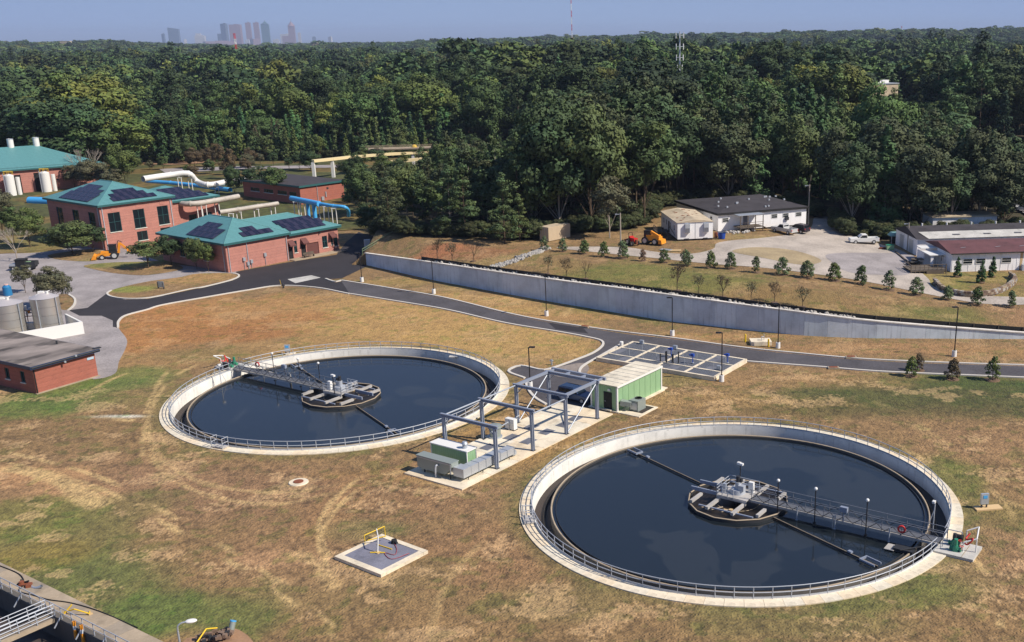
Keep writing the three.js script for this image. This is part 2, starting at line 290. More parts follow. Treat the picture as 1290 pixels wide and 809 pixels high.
    const fl = ss(-1, 4, n - front(x) + wob * 3) * (x > -66 ? 1 : ss(0, 1, n - 600)); r += (74 - r) * fl; g += (66 - g) * fl; bb += (46 - bb) * fl;
    const o = (j * q + i) * 3; ctl[o] = r; ctl[o + 1] = g; ctl[o + 2] = bb;
  }
  // wheel tracks and bare scratches, as width in metres and strength
  const mask = new Float32Array(LP * LP), S = LP / LS;
  const track = (pts, w, s, up) => { const l = smoothLine(up ? pxT(...pts) : px(...pts), false, 0.12); l.forEach((p, i) => { const X = (p[0] - LX) * S, Y = (p[1] - LN) * S, rad = w * S * (0.6 + 0.8 * vn(i * 0.05, w * 77)), k = s * ss(0.25, 0.6, vn(i * 0.03 + s * 31, pts[0])); for (let y = Math.floor(Y - rad); y <= Y + rad; y++) for (let x = Math.floor(X - rad); x <= X + rad; x++) { if (x < 0 || y < 0 || x >= LP || y >= LP) continue; const d = Math.hypot(x - X, y - Y) / rad; if (d < 1) { const o = y * LP + x; mask[o] = Math.max(mask[o], k * (1 - d * d)); } } }); };
  for (const off of [0, 14]) { track([560, 600 + off, 480, 590 + off, 430, 620 + off, 402, 660 + off, 410, 700 + off], 0.5, 0.8); track([10, 570 + off, 120, 600 + off, 230, 660 + off, 330, 720 + off, 420, 790 + off], 0.5, 0.8); track([185, 530 + off, 195, 570 + off, 260, 610 + off, 360, 620 + off, 520, 590], 0.6, 0.6); track([260, 440 + off, 220, 460 + off, 190, 500 + off, 178, 560 + off], 0.5, 0.7); }
  track([0, 590, 60, 600, 120, 635], 1.4, 1.2); track([330, 690, 380, 700, 420, 740], 0.8, 0.6); track([1220, 700, 1240, 720, 1255, 760, 1260, 790], 0.5, 0.8); track([1285, 690, 1262, 720, 1250, 760], 0.35, 0.7); track([1130, 560, 1180, 590, 1240, 620, 1288, 640], 0.6, 0.5); track([1100, 505, 1130, 520, 1190, 560], 0.9, 0.5); track([1210, 650, 1230, 665, 1250, 690], 0.9, 0.6);
  track([640, 660, 600, 690, 560, 740, 540, 800], 0.5, 0.5); track([1240, 610, 1270, 640, 1290, 690], 0.5, 0.5); track([690, 372, 660, 378, 640, 384], 0.6, 0.5); track([100, 500, 140, 478, 160, 470], 0.5, 0.9); track([110, 520, 140, 528, 165, 530], 0.6, 1); track([730, 345, 715, 355, 705, 362], 0.8, 0.5, 1);
  const d = new Uint8Array(LP * LP * 4), kk = q / LP;
  for (let j = 0; j < LP; j++) for (let i = 0; i < LP; i++) {
    const x = i / S, n = j / S, gx = clamp(i * kk - 0.5, 0, q - 1.001), gy = clamp(j * kk - 0.5, 0, q - 1.001), xi = gx | 0, yi = gy | 0, fx = gx - xi, fy = gy - yi, o = (j * LP + i) * 4, c0 = (yi * q + xi) * 3, c1 = c0 + q * 3;
    const n1 = fbm(x * 1.1, n * 1.1, 3), n2 = vn(x * 3.3, n * 2.3), n3 = vn(x * 1.3 + 50, n * 1.1), n4 = vn(x * 5.6 + 9, n * 4.2), gr = ss(0.58, 0.72, fbm(x * 0.75 + 40, n * 0.8 + 9, 4));
    const dirt = ss(0.6, 0.68, fbm(x * 0.22 + 9, n * 0.3 + 3, 5) + 0.16 * (n2 - 0.5) + 0.1 * (n4 - 0.5)) * 0.55, dark = ss(0.66, 0.84, n2 * 0.6 + n4 * 0.25 + n1 * 0.25), calm = ss(128, 142, LN + n) * 0.45;
    const k = 1.0 + (0.3 * (n1 - 0.5) + 0.34 * (n2 - 0.5) + 0.16 * (n3 - 0.5) + 0.30 * (n4 - 0.5)) * (1 - calm * 0.8) - 0.34 * dark * (1 - calm), tr = Math.min(1, mask[j * LP + i] * (0.75 + 0.6 * n2));
    for (let c = 0; c < 3; c++) {
      let v = lerp(lerp(ctl[c0 + c], ctl[c0 + 3 + c], fx), lerp(ctl[c1 + c], ctl[c1 + 3 + c], fx), fy);
      v = lerp(v, v * [0.76, 0.9, 0.72][c], gr * 0.55); v = lerp(v, [204, 170, 132][c], dirt * (1 - calm));
      v = lerp(v, [206, 176, 128][c], tr * 0.85);
      d[o + c] = clamp(v * k, 0, 255);
    }
    d[o + 3] = 255;
  }
  const t = new THREE.DataTexture(d, LP, LP); t.colorSpace = THREE.SRGBColorSpace; t.magFilter = THREE.LinearFilter; t.minFilter = THREE.LinearMipmapLinearFilter; t.generateMipmaps = true; t.wrapS = t.wrapT = THREE.ClampToEdgeWrapping;
  t.repeat.set(1 / LS, 1 / LS); t.offset.set(-LX / LS, -LN / LS); t.needsUpdate = true; return t;
})();
const clodBump = tex(1024, 14, grey((u, v) => 255 * (0.55 * fbm(u * 28, v * 28, 4, 28) + 0.45 * vn(u * 110, v * 110, 110))), false);
mat('turf', C(255, 254, 240, 0.80), 1, { map: lawnMap, bumpMap: clodBump, bumpScale: 0.16 });
mat('forestFloor', C(84, 76, 54), 1, { map: grime });

const wallLine = []; for (let x = -64; x <= 150; x += 2) wallLine.push([x, wallN(x)]);
struct('ground', drape([[-260, 50], [150, 50], ...wallLine.slice().reverse().map(p => [p[0], p[1] + 0.1]), [-64, 262], [-260, 262]], 0, [circle(...TANKS[0], 21.1), circle(...TANKS[1], 21.1), (() => { const a = G(0, 738), b = G(139.5, 809), ux = (b[0] - a[0]) / Math.hypot(b[0] - a[0], b[1] - a[1]), un = (b[1] - a[1]) / Math.hypot(b[0] - a[0], b[1] - a[1]); const p0 = [a[0] - ux * 10, a[1] - un * 10], p1 = [b[0] + ux * 8, b[1] + un * 8]; return [p0, p1, [p1[0] + un * 9, p1[1] - ux * 9], [p0[0] + un * 9, p0[1] - ux * 9]]; })()]), M.turf);
{ // upper ground behind the retaining wall
  const xs = []; for (let x = -64; x <= 150; x += 1.5) xs.push(x);
  const v = [], uv = [], f = [], rows = [-1]; for (let d = 0; d < 16; d += 0.8) rows.push(d); for (let d = 16; d <= 112; d += 4) rows.push(d);
  xs.forEach(x => rows.forEach((d, j) => { const w = wallN(x) + 0.3, n = d < 0 ? w : w + d, y = d < 0 ? -0.5 : T(x, n) - 0.12 * (d < 0.5 ? 1 : 0); v.push(x, y, -n); uv.push(x, n); }));
  const m = rows.length; for (let i = 0; i < xs.length - 1; i++) for (let j = 0; j < m - 1; j++) { const a = i * m + j, b = a + m; f.push(a, b, a + 1, b, b + 1, a + 1); }
  const g = new THREE.BufferGeometry(); g.setAttribute('position', new THREE.Float32BufferAttribute(v, 3)); g.setAttribute('uv', new THREE.Float32BufferAttribute(uv, 2)); g.setIndex(f); g.computeVertexNormals();
  struct('terrace_ground', g, M.turf);
}
{ // land out to the horizon
  const v = [], f = [], uv = [], ns = []; for (let n = 255; n < 26000; n *= 1.045) ns.push(n); const A = 90;
  for (const n of ns) for (let i = 0; i <= A; i++) { const x = n * lerp(-1.15, 0.9, i / A), h = T(x, n) - 0.15 - 3 * ss(12000, 26000, n); v.push(x, h, -n); uv.push(x, n); }
  for (let j = 0; j < ns.length - 1; j++) for (let i = 0; i < A; i++) { const a = j * (A + 1) + i, b = a + A + 1; f.push(a, a + 1, b, a + 1, b + 1, b); }
  const g = new THREE.BufferGeometry(); g.setAttribute('position', new THREE.Float32BufferAttribute(v, 3)); g.setAttribute('uv', new THREE.Float32BufferAttribute(uv, 2)); g.setIndex(f); g.computeVertexNormals();
  struct('hills', g, M.forestFloor);
}
// roads and paved ground
struct('parking_lot', drape(smoothLine(px(-40, 385, -30, 322, 50, 318, 120, 308, 170, 318, 205, 330, 245, 336, 296, 340, 297, 350, 240, 362, 170, 372, 150, 392, 149, 412, 160, 430, 150, 455, 141, 473, 118, 478, 112, 440, 60, 440, -20, 440), true), 0.012), M.oldAsphalt);
struct('driveway', drape(px(86, 391, 110, 388, 134, 370, 140, 374.7, 158, 377.4, 186, 376.5, 240, 365.3, 256, 362.6, 293, 353.3, 300.5, 348, 297, 342.5, 357, 331.5, 424, 321, 436, 305, 452, 292, 470, 300, 462, 318, 461.3, 336, 430, 351, 410, 352, 423, 356, 430, 354.3, 440, 356.5, 440, 370, 395, 361.6, 348.8, 359.8, 311.6, 365.3, 255.8, 374.7, 200, 384.9, 186, 389.5, 158, 397, 149, 404.4, 147.9, 413, 142, 412, 142, 404, 128, 398, 100, 398), 0.020), M.darkAsphalt);
struct('access_road', drape(smoothLine(px(1420, 465.5, 1290, 461.7, 1203, 459, 1157, 457.7, 1083.8, 453.6, 1007.8, 446.8, 940, 440, 848.4, 427.5, 788.9, 421, 756.6, 416, 677, 403.6, 640, 396, 556, 375.5, 493, 364.5, 430, 354.3), false).concat(smoothLine(px(440, 370, 500, 379, 560, 389, 640, 407, 702, 417.2, 738, 424), false), px(752, 427.2, 759, 430, 759, 434), smoothLine(px(749.2, 443.3, 735, 449, 721.9, 454.4, 697, 463), false), px(684.7, 465.6, 654.9, 460.6, 640, 467.8, 661, 476.5), smoothLine(px(664, 484, 668, 494, 676, 502, 688, 509), false), px(692, 517, 748, 528, 775, 514, 800, 478, 764, 475.8, 745, 475.5), smoothLine(px(738, 474.3, 731.5, 470.5, 734.3, 463.5, 760, 448, 782.7, 434.8), false), smoothLine(px(790, 433, 824, 438.4, 855, 444.2, 909.3, 452, 950, 455.5, 1043, 462.5, 1102.8, 467.2, 1290, 475.3, 1420, 481), false)), 0.026), M.newAsphalt);
struct('dust_patch', drape(smoothLine(px(690, 466, 712, 461, 735, 457, 742, 466, 728, 476, 700, 474), true), 0.031), mat('dustAsphalt', C(168, 156, 146, 0.8), 0.95, { map: asphTex }));
struct('road_patch', drape(px(690, 406.5, 735, 413.8, 741, 420.5, 700, 414.8), 0.031), M.darkAsphalt);
struct('concrete_patch', drape(px(362, 352, 392, 347, 404, 350, 372, 357), 0.032), M.paleConcrete);
const kerbs = [[1420, 464.4, 1290, 460.6, 1203, 457.9, 1083.8, 452.5, 1007.8, 445.7, 940, 438.9, 848.4, 426.4, 756.6, 415, 677, 402.6, 640, 395, 556, 374.6, 493, 363.7, 430, 353.6], [441, 370.6, 500, 380, 560, 390, 640, 408, 702, 418.2, 738, 424.8, 757, 429.5, 760, 434, 749.2, 444, 721.9, 455.2, 697, 463.8, 684.7, 466.6, 655, 461.3, 640.5, 468, 661, 477], [662, 480, 664, 487, 668, 495, 676, 503, 688, 510], [766, 476.6, 745, 476, 737, 475, 730.6, 470.6, 733, 463, 760, 447, 782.7, 434], [1420, 482, 1290, 476.3, 1102.8, 468.2, 1043, 463.5, 950, 456.5, 909.3, 453, 855, 445.2, 824, 439.4], [440, 370.6, 395, 362.4, 348.8, 360.5, 311.6, 366, 255.8, 375.5, 200, 385.7, 186, 390.3, 158, 398, 149.5, 405, 148.6, 413], [293, 345, 299, 346, 301, 348.5, 293, 352.6, 256, 362, 240, 364.6, 186, 375.8, 158, 376.6, 140, 374, 135, 370, 140, 366.3], [410, 351.5, 423, 355.2, 430, 353.6], [86, 391.5, 93, 385, 94, 377, 86, 371]];
for (const k of kerbs) struct('kerb', ribbon(smoothLine(px(...k), false, 0.8), 0.34, 0.16), M.kerb);
struct('grass_island', drape(smoothLine(px(106, 334.7, 125, 341, 149, 345, 186, 346.7, 228.8, 339.3, 222, 333, 200, 329, 175, 330, 140, 331), true), 0.05), M.turf);
struct('grass_island', drape(smoothLine(px(139.5, 366.3, 186, 355, 227, 349.5, 245, 345.5, 270, 344.5, 293, 345, 300, 348.5, 256, 362, 186, 375.5, 158, 376.3, 137, 372), true), 0.054), M.turf);
struct('grass_island', drape(smoothLine(px(60, 322, 80, 318, 118, 314, 131, 320, 118, 329, 80, 328), true), 0.05), M.turf);
struct('grass_island', drape(smoothLine(px(75, 371, 86, 371, 93, 378, 92, 386, 84, 391, 72, 388), true), 0.05), M.turf);
struct('grass_island', drape(smoothLine(px(-20, 308, 30, 304, 62, 304, 66, 313, 30, 318, -20, 320), true), 0.05), M.turf);
// upper lot, lane and the strip of path on the terrace
struct('gravel_lot', drape(smoothLine(pxT(700, 312, 740, 311, 790, 312, 830, 318, 870, 320, 898, 314, 905, 306, 960, 300, 1012, 293, 1022, 286, 1032, 272, 1052, 275, 1062, 290, 1075, 296, 1110, 308, 1140, 318, 1152, 335, 1170, 352, 1178, 362, 1225, 372, 1300, 376, 1300, 383, 1240, 383, 1190, 375, 1140, 365, 1085, 354, 1000, 342, 900, 333, 830, 326, 760, 319), true), 0.05, [], 2.5, T), M.gravel);
struct('road_patch', drape(smoothLine(pxT(1042, 321, 1100, 319, 1146, 321, 1152, 338, 1140, 347, 1120, 347, 1072, 344, 1050, 332), true), 0.075, [], 2.5, T), M.oldAsphalt);
struct('grass_strip', drape(smoothLine(pxT(922, 317, 950, 312, 1000, 316, 1035, 329, 1010, 334, 960, 325), true), 0.08, [], 2.5, T), mat('dryStrip', C(196, 176, 138), 1, { map: asphTex }));
struct('far_lot', drape([[86, 238], [130, 238], [140, 318], [92, 318]], 0.4, [], 6, T), M.oldAsphalt);
const farTurf = mat('farTurf', C(150, 140, 88), 1, { map: tex(512, 60, (u, v) => { const a = fbm(u * 6, v * 6, 5, 6), b = fbm(u * 50, v * 50, 3, 50), k = 0.8 + 0.5 * (b - 0.5), t = ss(0.4, 0.6, a); return [lerp(170, 235, t) * k, lerp(190, 215, t) * k, lerp(150, 180, t) * k]; }) });
struct('verge', drape(smoothLine([[-260, 255], [-63, 255], [-63, 300], [-76, 330], [-86, 392], [-140, 396], [-180, 402], [-215, 398], [-320, 420]], false, 6).concat([[-320, 255]]), 0.12, [], 6, T), farTurf);
struct('road', drape(px(200, 217, 300, 213.5, 430, 212.5, 445, 216, 300, 218.5, 210, 224), 0.25, [], 8, T), M.oldAsphalt);
struct('clay_bank', drape(smoothLine(px(172, 204, 190, 189, 230, 186, 262, 196, 268, 206, 215, 210), true), 0.3, [], 6, T), M.clay);
// ---------------------------------------------------------------- the two settling tanks
mat('water', C(82, 92, 96, 0.5), 0.09, { map: tex(1024, 44, (u, v) => { const w = fbm(u * 4 + 2 * fbm(u * 3, v * 3, 3, 3), v * 4, 4, 4), s = ss(0.575, 0.60, w) * 0.45 + 0.5 * ss(0.93, 1, 1 - Math.abs(fbm(u * 3 + 7, v * 3 + 2 * w, 5, 3) - 0.5) * 2.2) * ss(0.4, 0.6, vn(u * 5, v * 5, 5)); return [140 + 105 * s, 148 + 84 * s, 160 + 66 * s]; }), roughnessMap: tex(512, 44, grey((u, v) => { const w = fbm(u * 4 + 2 * fbm(u * 3, v * 3, 3, 3), v * 4, 4, 4); return 110 + 120 * ss(0.575, 0.6, w); }), false) });
M.water.roughness = 0.2;
function ringGeo(r0, r1, y0, y1, a0, a1, k) {                         // a bent slab between two radii
  const s = new THREE.Shape(); for (let i = 0; i <= k; i++) { const a = lerp(a0, a1, i / k); (i ? s.lineTo(r1 * Math.cos(a), -r1 * Math.sin(a)) : s.moveTo(r1 * Math.cos(a), -r1 * Math.sin(a))); }
  for (let i = k; i >= 0; i--) { const a = lerp(a0, a1, i / k); s.lineTo(r0 * Math.cos(a), -r0 * Math.sin(a)); }
  return new THREE.ExtrudeGeometry(s, { depth: y1 - y0, bevelEnabled: false }).rotateX(-Math.PI / 2).translate(0, y0, 0);
}
const TAU = Math.PI * 2, NP = 82;
const slabG = [0, 1, 2].map(i => metres(ringGeo(20.06, 21.2, -0.4, 0.1 + i * 0.002, 0, TAU / NP - 0.0012, 2)));
const slabM = [M.concrete, mat('concreteWarm', C(250, 231, 198, 0.93), 0.9, { map: grime, bumpMap: grit, bumpScale: 0.004 }), mat('concreteCool', C(246, 236, 212, 0.93), 0.9, { map: grime, bumpMap: grit, bumpScale: 0.004 })];
const tankPostG = metres(bar([20.02, 0.12, 0], [20.02, 1.2, 0], 0.04, 6));
const BA = -31.7 * Math.PI / 180;
function lathe(prof, mat_, seg = 128) { const g = new THREE.LatheGeometry(prof.map(p => new THREE.Vector2(...p)), seg); return g; }
function makeTank(i, label) {
  const t = thing('settling_tank', label, 'tank', ...TANKS[i], 0, BA + i * 0 + (i ? 0 : Math.PI));
  for (let k = 0; k < NP; k++) { const a = k / NP * TAU; if (Math.min(a, TAU - a) < 0.01) continue; part('slab', slabG[Math.floor(R(0, 3))], slabM[Math.floor(R(0, 3))], t, { turn: a }); }
  part('inner_wall', [lathe([[20.05, -3], [20.05, 0.17], [19.88, 0.17], [19.88, -3]])], M.tankWall, t);
  part('launder_floor', [lathe([[19.88, -1.25], [18.9, -1.28], [18.25, -1.25]])], M.sludge, t);
  part('launder_ledge', [lathe([[18.95, -2], [18.95, -1.05], [18.8, -1.05], [18.8, -2]])], M.darkConcrete, t);
  part('weir_wall', [lathe([[18.25, -2], [18.25, -0.36], [18.05, -0.36], [18.05, -2]])], M.darkConcrete, t);
  part('weir_plate', [lathe([[18.24, -0.5], [18.24, -0.3], [18.08, -0.3], [18.08, -0.5]])], M.oldConcrete, t);
  part('scum_baffle', [lathe([[17.75, -0.8], [17.75, -0.36], [17.7, -0.36], [17.7, -0.8]])], M.darkSteel, t);
  const g0 = 0.055, arc = TAU - 2 * g0, rl = y => new THREE.TorusGeometry(20.02, 0.042, 6, 200, arc).rotateX(Math.PI / 2).rotateY(-g0).translate(0, y, 0);
  const rail = part('railing', [rl(1.18), rl(0.68), ringGeo(20.0, 20.03, 0.17, 0.3, g0, TAU - g0, 120)], M.rail, t);
  for (let k = 0; k < NP; k++) { const a = (k + 0.5) / NP * TAU; if (Math.min(a, TAU - a) < g0) continue; part('post', tankPostG, M.rail, rail, { turn: a }); }
  // a stepped-out gate in the railing with a small platform and a ladder head
  const ga = i ? -2.34 : 1.71, gt = new THREE.Group(); gt.name = 'access_gate'; gt.rotation.y = ga; t.add(gt);
  part('landing', [box(1.0, 0.12, 1.7, 20.5, 0.14, 0)], M.beamPale, gt);
  for (const z of [-0.8, 0.8]) part('gate_frame', [0].flatMap(() => [bar([20.05, 0.15, z], [20.05, 1.3, z], 0.05), bar([20.9, 0.15, z], [20.9, 1.3, z], 0.05), bar([20.05, 1.28, z], [20.9, 1.28, z], 0.04), bar([20.05, 0.75, z], [20.9, 0.75, z], 0.04)]), M.rail, gt);
  shade(t); return t;
}
makeTank(0, 'round concrete settling tank nearer the brick buildings, dark blue water');
makeTank(1, 'round concrete settling tank nearest the camera, beside the green compound pad');
for (const [x, n] of TANKS) struct('water', [new THREE.CircleGeometry(18.06, 128).rotateX(-Math.PI / 2).translate(x, -0.5, -n)], M.water);

function makeBridge(i, where) {
  const at = [...TANKS[i], 0, BA + (i ? 0 : Math.PI)];
  const b = thing('access_bridge', `steel walkway bridge with handrails and globe lamps ${where}`, 'bridge', ...at);
  part('deck', [box(19.2, 0.06, 1.1, 10.4, 0.42, 0)], M.grate, b);
  for (const z of [-0.62, 0.62]) part('girder', [box(19.2, 0.22, 0.1, 10.4, 0.2, z)], M.beamPale, b);
  const truss = []; for (const z of [-0.7, 0.7]) for (let x = 1.6; x < 19.5; x += 1.5) truss.push(bar([x, 0.45, z], [x + 0.75, 1.02, z], 0.035, 4), bar([x + 0.75, 1.02, z], [x + 1.5, 0.45, z], 0.035, 4));
  part('bracing', truss, M.darkSteel, b);
  for (const z of [-0.7, 0.7]) {
    part('handrail', [bar([1.6, 1.5, z], [20.4, 1.5, z], 0.034), bar([1.6, 1.0, z], [20.4, 1.0, z], 0.028)], M.bridgeRail, b);
    for (let x = 1.8; x < 20.5; x += 1.86) part('post', [bar([x, 0.15, z], [x, 1.5, z], 0.03)], M.bridgeRail, b);
  }
  for (const x of [4.6, 8.4, 13.4]) {
    const l = part('lamp_post', [bar([x, -0.35, 0.78], [x, 3.0, 0.78], 0.05), box(0.24, 0.1, 0.24, x, -0.4, 0.78)], M.blackMetal, b);
    part('lamp_globe', [new THREE.SphereGeometry(0.17, 12, 8).translate(x, 3.1, 0.78)], M.lampGlobe, l);
  }
  for (const x of [6.6, 10.4, 15.6]) part('bracket', [bar([x, -0.5, 0.74], [x, 0.9, 0.74], 0.06), box(0.2, 0.12, 0.2, x, -0.55, 0.74)], M.rail, b);
  part('sampling_pipe', [bar([10.2, -0.8, 0.76], [10.2, 0.8, 0.76], 0.07)], M.beamPale, b);
  part('control_box', [box(0.7, 0.5, 0.35, 11.2, 1.4, 0.72), bar([11.2, 0.4, 0.74], [11.2, 1.4, 0.74], 0.05)], M.greySteel, b);
  part('centre_platform', [box(3.2, 0.1, 2.8, 0, 0.44, 0), box(3.2, 0.2, 0.1, 0, 0.25, 1.4), box(3.2, 0.2, 0.1, 0, 0.25, -1.4)], M.beamPale, b);
  const pr = []; for (const [p, q] of [[[-1.6, -1.4], [1.6, -1.4]], [[-1.6, -1.4], [-1.6, 1.4]], [[-1.6, 1.4], [0.2, 1.4]]]) { for (const y of [0.85, 1.2, 1.55]) pr.push(bar([p[0], y, p[1]], [q[0], y, q[1]], 0.034)); for (const t of [0, 0.33, 0.66, 1]) pr.push(bar([lerp(p[0], q[0], t), 0.5, lerp(p[1], q[1], t)], [lerp(p[0], q[0], t), 1.56, lerp(p[1], q[1], t)], 0.04)); }
  part('platform_railing', pr, M.rail, b);
  const dr = part('drive_unit', [cyl(0.75, 0.7, 0.45, 0, 0.54, 0, 20), cyl(0.3, 0.3, 0.7, 0, 0.99, 0, 14), box(0.6, 0.5, 0.5, 0.5, 0.99, 0.2)], M.rail, b);
  part('motor', [cyl(0.2, 0.2, 0.6, 0, 1.69, 0, 12), box(0.3, 0.35, 0.3, 0.25, 1.7, -0.1)], M.darkSteel, dr);
  part('cabinet', [box(0.5, 1.1, 0.35, 1.1, 0.54, -0.7)], M.white, b); part('cabinet', [box(0.35, 0.9, 0.3, -1.2, 0.54, 0.5)], M.galv, b);
  const fl = part('mast', [bar([-0.6, 0.5, -1.6], [-0.6, 2.9, -1.6], 0.05)], M.blackMetal, b); part('flood_lamp', [box(0.35, 0.22, 0.3, -0.75, 2.8, -1.6), box(0.3, 0.2, 0.3, -0.4, 2.8, -1.5)], M.lampGlobe, fl);
  // feedwell: the ring and its beams around the centre column
  const w = thing('feedwell', `octagonal scum ring with pale beams around the centre platform ${where}`, 'feedwell', ...at); w.position.y = 0.32;
  part('ring_baffle', [new THREE.LatheGeometry([[4.9, -1.3], [4.9, -0.5], [4.84, -0.5], [4.84, -1.3]].map(p => new THREE.Vector2(...p)), 14)], M.darkSteel, w); part('ring_cap', [new THREE.LatheGeometry([[4.94, -0.5], [4.94, -0.43], [4.82, -0.43], [4.82, -0.5]].map(p => new THREE.Vector2(...p)), 14)], M.oldConcrete, w);
  part('scum_surface', [new THREE.CircleGeometry(4.75, 14).rotateX(-Math.PI / 2).translate(0, -0.78, 0)], mat('scum', C(46, 40, 36), 0.5, { map: grime }), w);
  part('inner_drum', [new THREE.LatheGeometry([[2.2, -1.2], [2.2, -0.75], [2.1, -0.75], [2.1, -1.2]].map(p => new THREE.Vector2(...p)), 20)], M.oldConcrete, w);
  part('column', [cyl(0.5, 0.5, 1.5, 0, -1.1, 0, 16)], M.darkSteel, w);
  for (const [x, z0, z1] of [[-3.4, 1.2, 3.3], [-1.35, 1.2, 3.9], [1.35, 1.2, 3.9], [3.6, 1.4, 3.1]]) for (const s of [-1, 1]) part('cross_beam', [box(0.3, 0.28, z1 - z0, x, -0.35, s * (z0 + z1) / 2)], M.beamPale, w);
  for (const z of [-0.9, 0.9]) part('long_beam', [box(3.0, 0.36, 0.16, -3.2, -0.1, z)], M.greySteel, w);
  for (const s of [-1, 1]) part('tie_bar', [box(5.8, 0.12, 0.16, 0.4, -0.38, s * 3.35)], M.greySteel, w);
  part('stub_pipe', [bar([0.6, -0.9, 2.6], [0.6, -0.4, 2.6], 0.22, 10), bar([-0.2, -0.75, 2.5], [1.2, -0.75, 2.2], 0.18, 10)], M.tan, w);
  for (let k = 0; k < 3; k++) part('stay', [bar([-1.4 + k * 0.9, -0.55, 2.2], [-2.3 + k * 1.1, -0.55, 3.4], 0.06)], M.oldConcrete, w);
  shade(w); shade(b);
  // skimmer arm lying across the water
  const p = i ? G(785, 568, -0.8) : G(497, 549, -0.8), ang = Math.atan2(p[1] - TANKS[i][1], p[0] - TANKS[i][0]);
  const s = thing('skimmer_arm', `long thin skimmer arm floating across the water ${where}`, 'skimmer arm', ...TANKS[i], 0.4, ang);
  for (const k of [1, -1]) {
    part('arm', [beam([4.95 * k, -0.76, 0], [17.6 * k, -0.76, 0], 0.11, 0.14)], M.blackMetal, s); part('top_strip', [beam([4.95 * k, -0.68, 0.02], [17.6 * k, -0.68, 0.02], 0.05, 0.02)], M.oldConcrete, s);
    part('scraper_box', [box(1.6, 0.18, 0.1, 16.7 * k, -0.72, 0.55), box(1.6, 0.18, 0.1, 16.7 * k, -0.72, -0.3), box(0.12, 0.2, 0.95, 15.9 * k, -0.72, 0.1), box(0.4, 0.16, 0.3, 14.4 * k, -0.68, 0.1)], M.greySteel, s);
  }
  shade(s);
  // scum trough by the bridge end and a mast with a lamp in the launder
  const c = thing('scum_trough', `sloping scum trough and hose under the bridge end ${where}`, 'trough', ...at); c.position.y = 0.4;
  part('trough', [box(1.8, 0.3, 0.9, 17.4, -0.85, 1.9), bar([17.2, -0.6, 2.4], [18.9, -0.3, 1.2], 0.07)], M.darkSteel, c); part('beach_plate', [box(0.9, 0.06, 1.2, 16.2, -0.8, 1.9)], M.beamPale, c);
  const m = thing('spray_mast', `thin post with a lamp standing in the overflow channel ${where}`, 'post', ...at);
  part('mast', [bar([18.1, -0.9, -4.1], [18.1, 2.0, -4.1], 0.06), bar([17.4, -0.9, -4.6], [18.1, 1.2, -4.1], 0.03), bar([17.6, -0.9, -3.4], [18.1, 1.4, -4.1], 0.03)], M.rail, m); part('lamp', [box(0.25, 0.2, 0.4, 18.0, 2.0, -4.1)], M.lampGlobe, m);
  solo('life_buoy', `red life buoy hanging on the bridge rail ${where}`, 'life buoy', [new THREE.TorusGeometry(0.3, 0.09, 8, 18).rotateY(0.2).applyMatrix4(new THREE.Matrix4().makeRotationY(at[3])).translate(at[0] + Math.cos(at[3]) * 16.7 + Math.sin(at[3]) * 0.8, 1.05, -at[1] - Math.sin(at[3]) * 16.7 + Math.cos(at[3]) * 0.8)], M.red);
  // pump pad behind the bridge head
  const pad = thing('pump_pad', `square concrete pad at the bridge head ${where}`, 'pad', ...at);
  part('slab', [box(3.4, 0.3, 2.9, 21.7, -0.05, 0.4)], M.paleConcrete, pad); part('joint_strip', [box(0.06, 0.02, 2.6, 22.4, 0.245, 0.5)], M.oldConcrete, pad);
  for (const [x, z, nm] of [[21.6, 0.9, 'front'], [21.2, -0.1, 'rear']]) {
    const pu = thing('scum_pump', `${nm} green scum pump on the pad at the bridge head ${where}`, 'pump', ...at);
    part('casing', [cyl(0.3, 0.26, 0.45, x, 0.25, z, 12), bar([x - 0.45, 0.45, z], [x + 0.45, 0.45, z], 0.13, 10), box(0.5, 0.1, 0.5, x, 0.25, z)], M.pumpGreen, pu);
    part('flange', [bar([x + 0.42, 0.45, z], [x + 0.5, 0.45, z], 0.2, 12), bar([x - 0.5, 0.45, z], [x - 0.42, 0.45, z], 0.2, 12), cyl(0.22, 0.22, 0.06, x, 0.7, z, 12)], M.pumpGreen, pu);
    part('motor', [cyl(0.17, 0.17, 0.6, x, 0.76, z, 12)], nm === 'front' ? M.pumpGreen : M.darkSteel, pu);
    part('handwheel', [new THREE.TorusGeometry(0.16, 0.03, 6, 14).rotateX(Math.PI / 2).translate(x + 0.5, 0.8, z), bar([x + 0.5, 0.45, z], [x + 0.5, 0.8, z], 0.03)], M.red, pu);
    shade(pu);
  }
  const gu = thing('pump_guard', `pale pipe guard frame over the pumps ${where}`, 'frame', ...at);
  part('hoop', [bar([22.0, 0.2, -0.9], [22.0, 1.5, -0.9], 0.06), bar([22.0, 1.5, -0.9], [22.9, 1.9, -1.3], 0.07), bar([22.9, 1.9, -1.3], [23.2, 1.5, 0.3], 0.07), bar([23.2, 1.5, 0.3], [22.2, 1.1, 0.7], 0.07), bar([23.2, 0.2, 0.3], [23.2, 1.5, 0.3], 0.06), bar([22.2, 0.2, 0.7], [22.2, 1.1, 0.7], 0.06)], M.white, gu);
  part('rail', [bar([20.3, 0.2, -1], [20.3, 1.2, -1], 0.04), bar([21.6, 0.2, -1], [21.6, 1.2, -1], 0.04), bar([20.3, 1.2, -1], [21.6, 1.2, -1], 0.04), bar([20.4, 0.2, 1.2], [20.4, 0.9, 1.2], 0.04)], M.rail, gu);
  const hs = thing('hose', `red hose looped over the guard frame ${where}`, 'hose', ...at); part('coil', [tube([[22.3, 1.3, -0.9], [22.1, 1.0, -0.4], [22.4, 1.2, 0.2], [22.9, 1.5, 0.4], [22.5, 0.9, 0.5], [22.0, 0.8, 0.1]], 0.08)], M.red, hs);
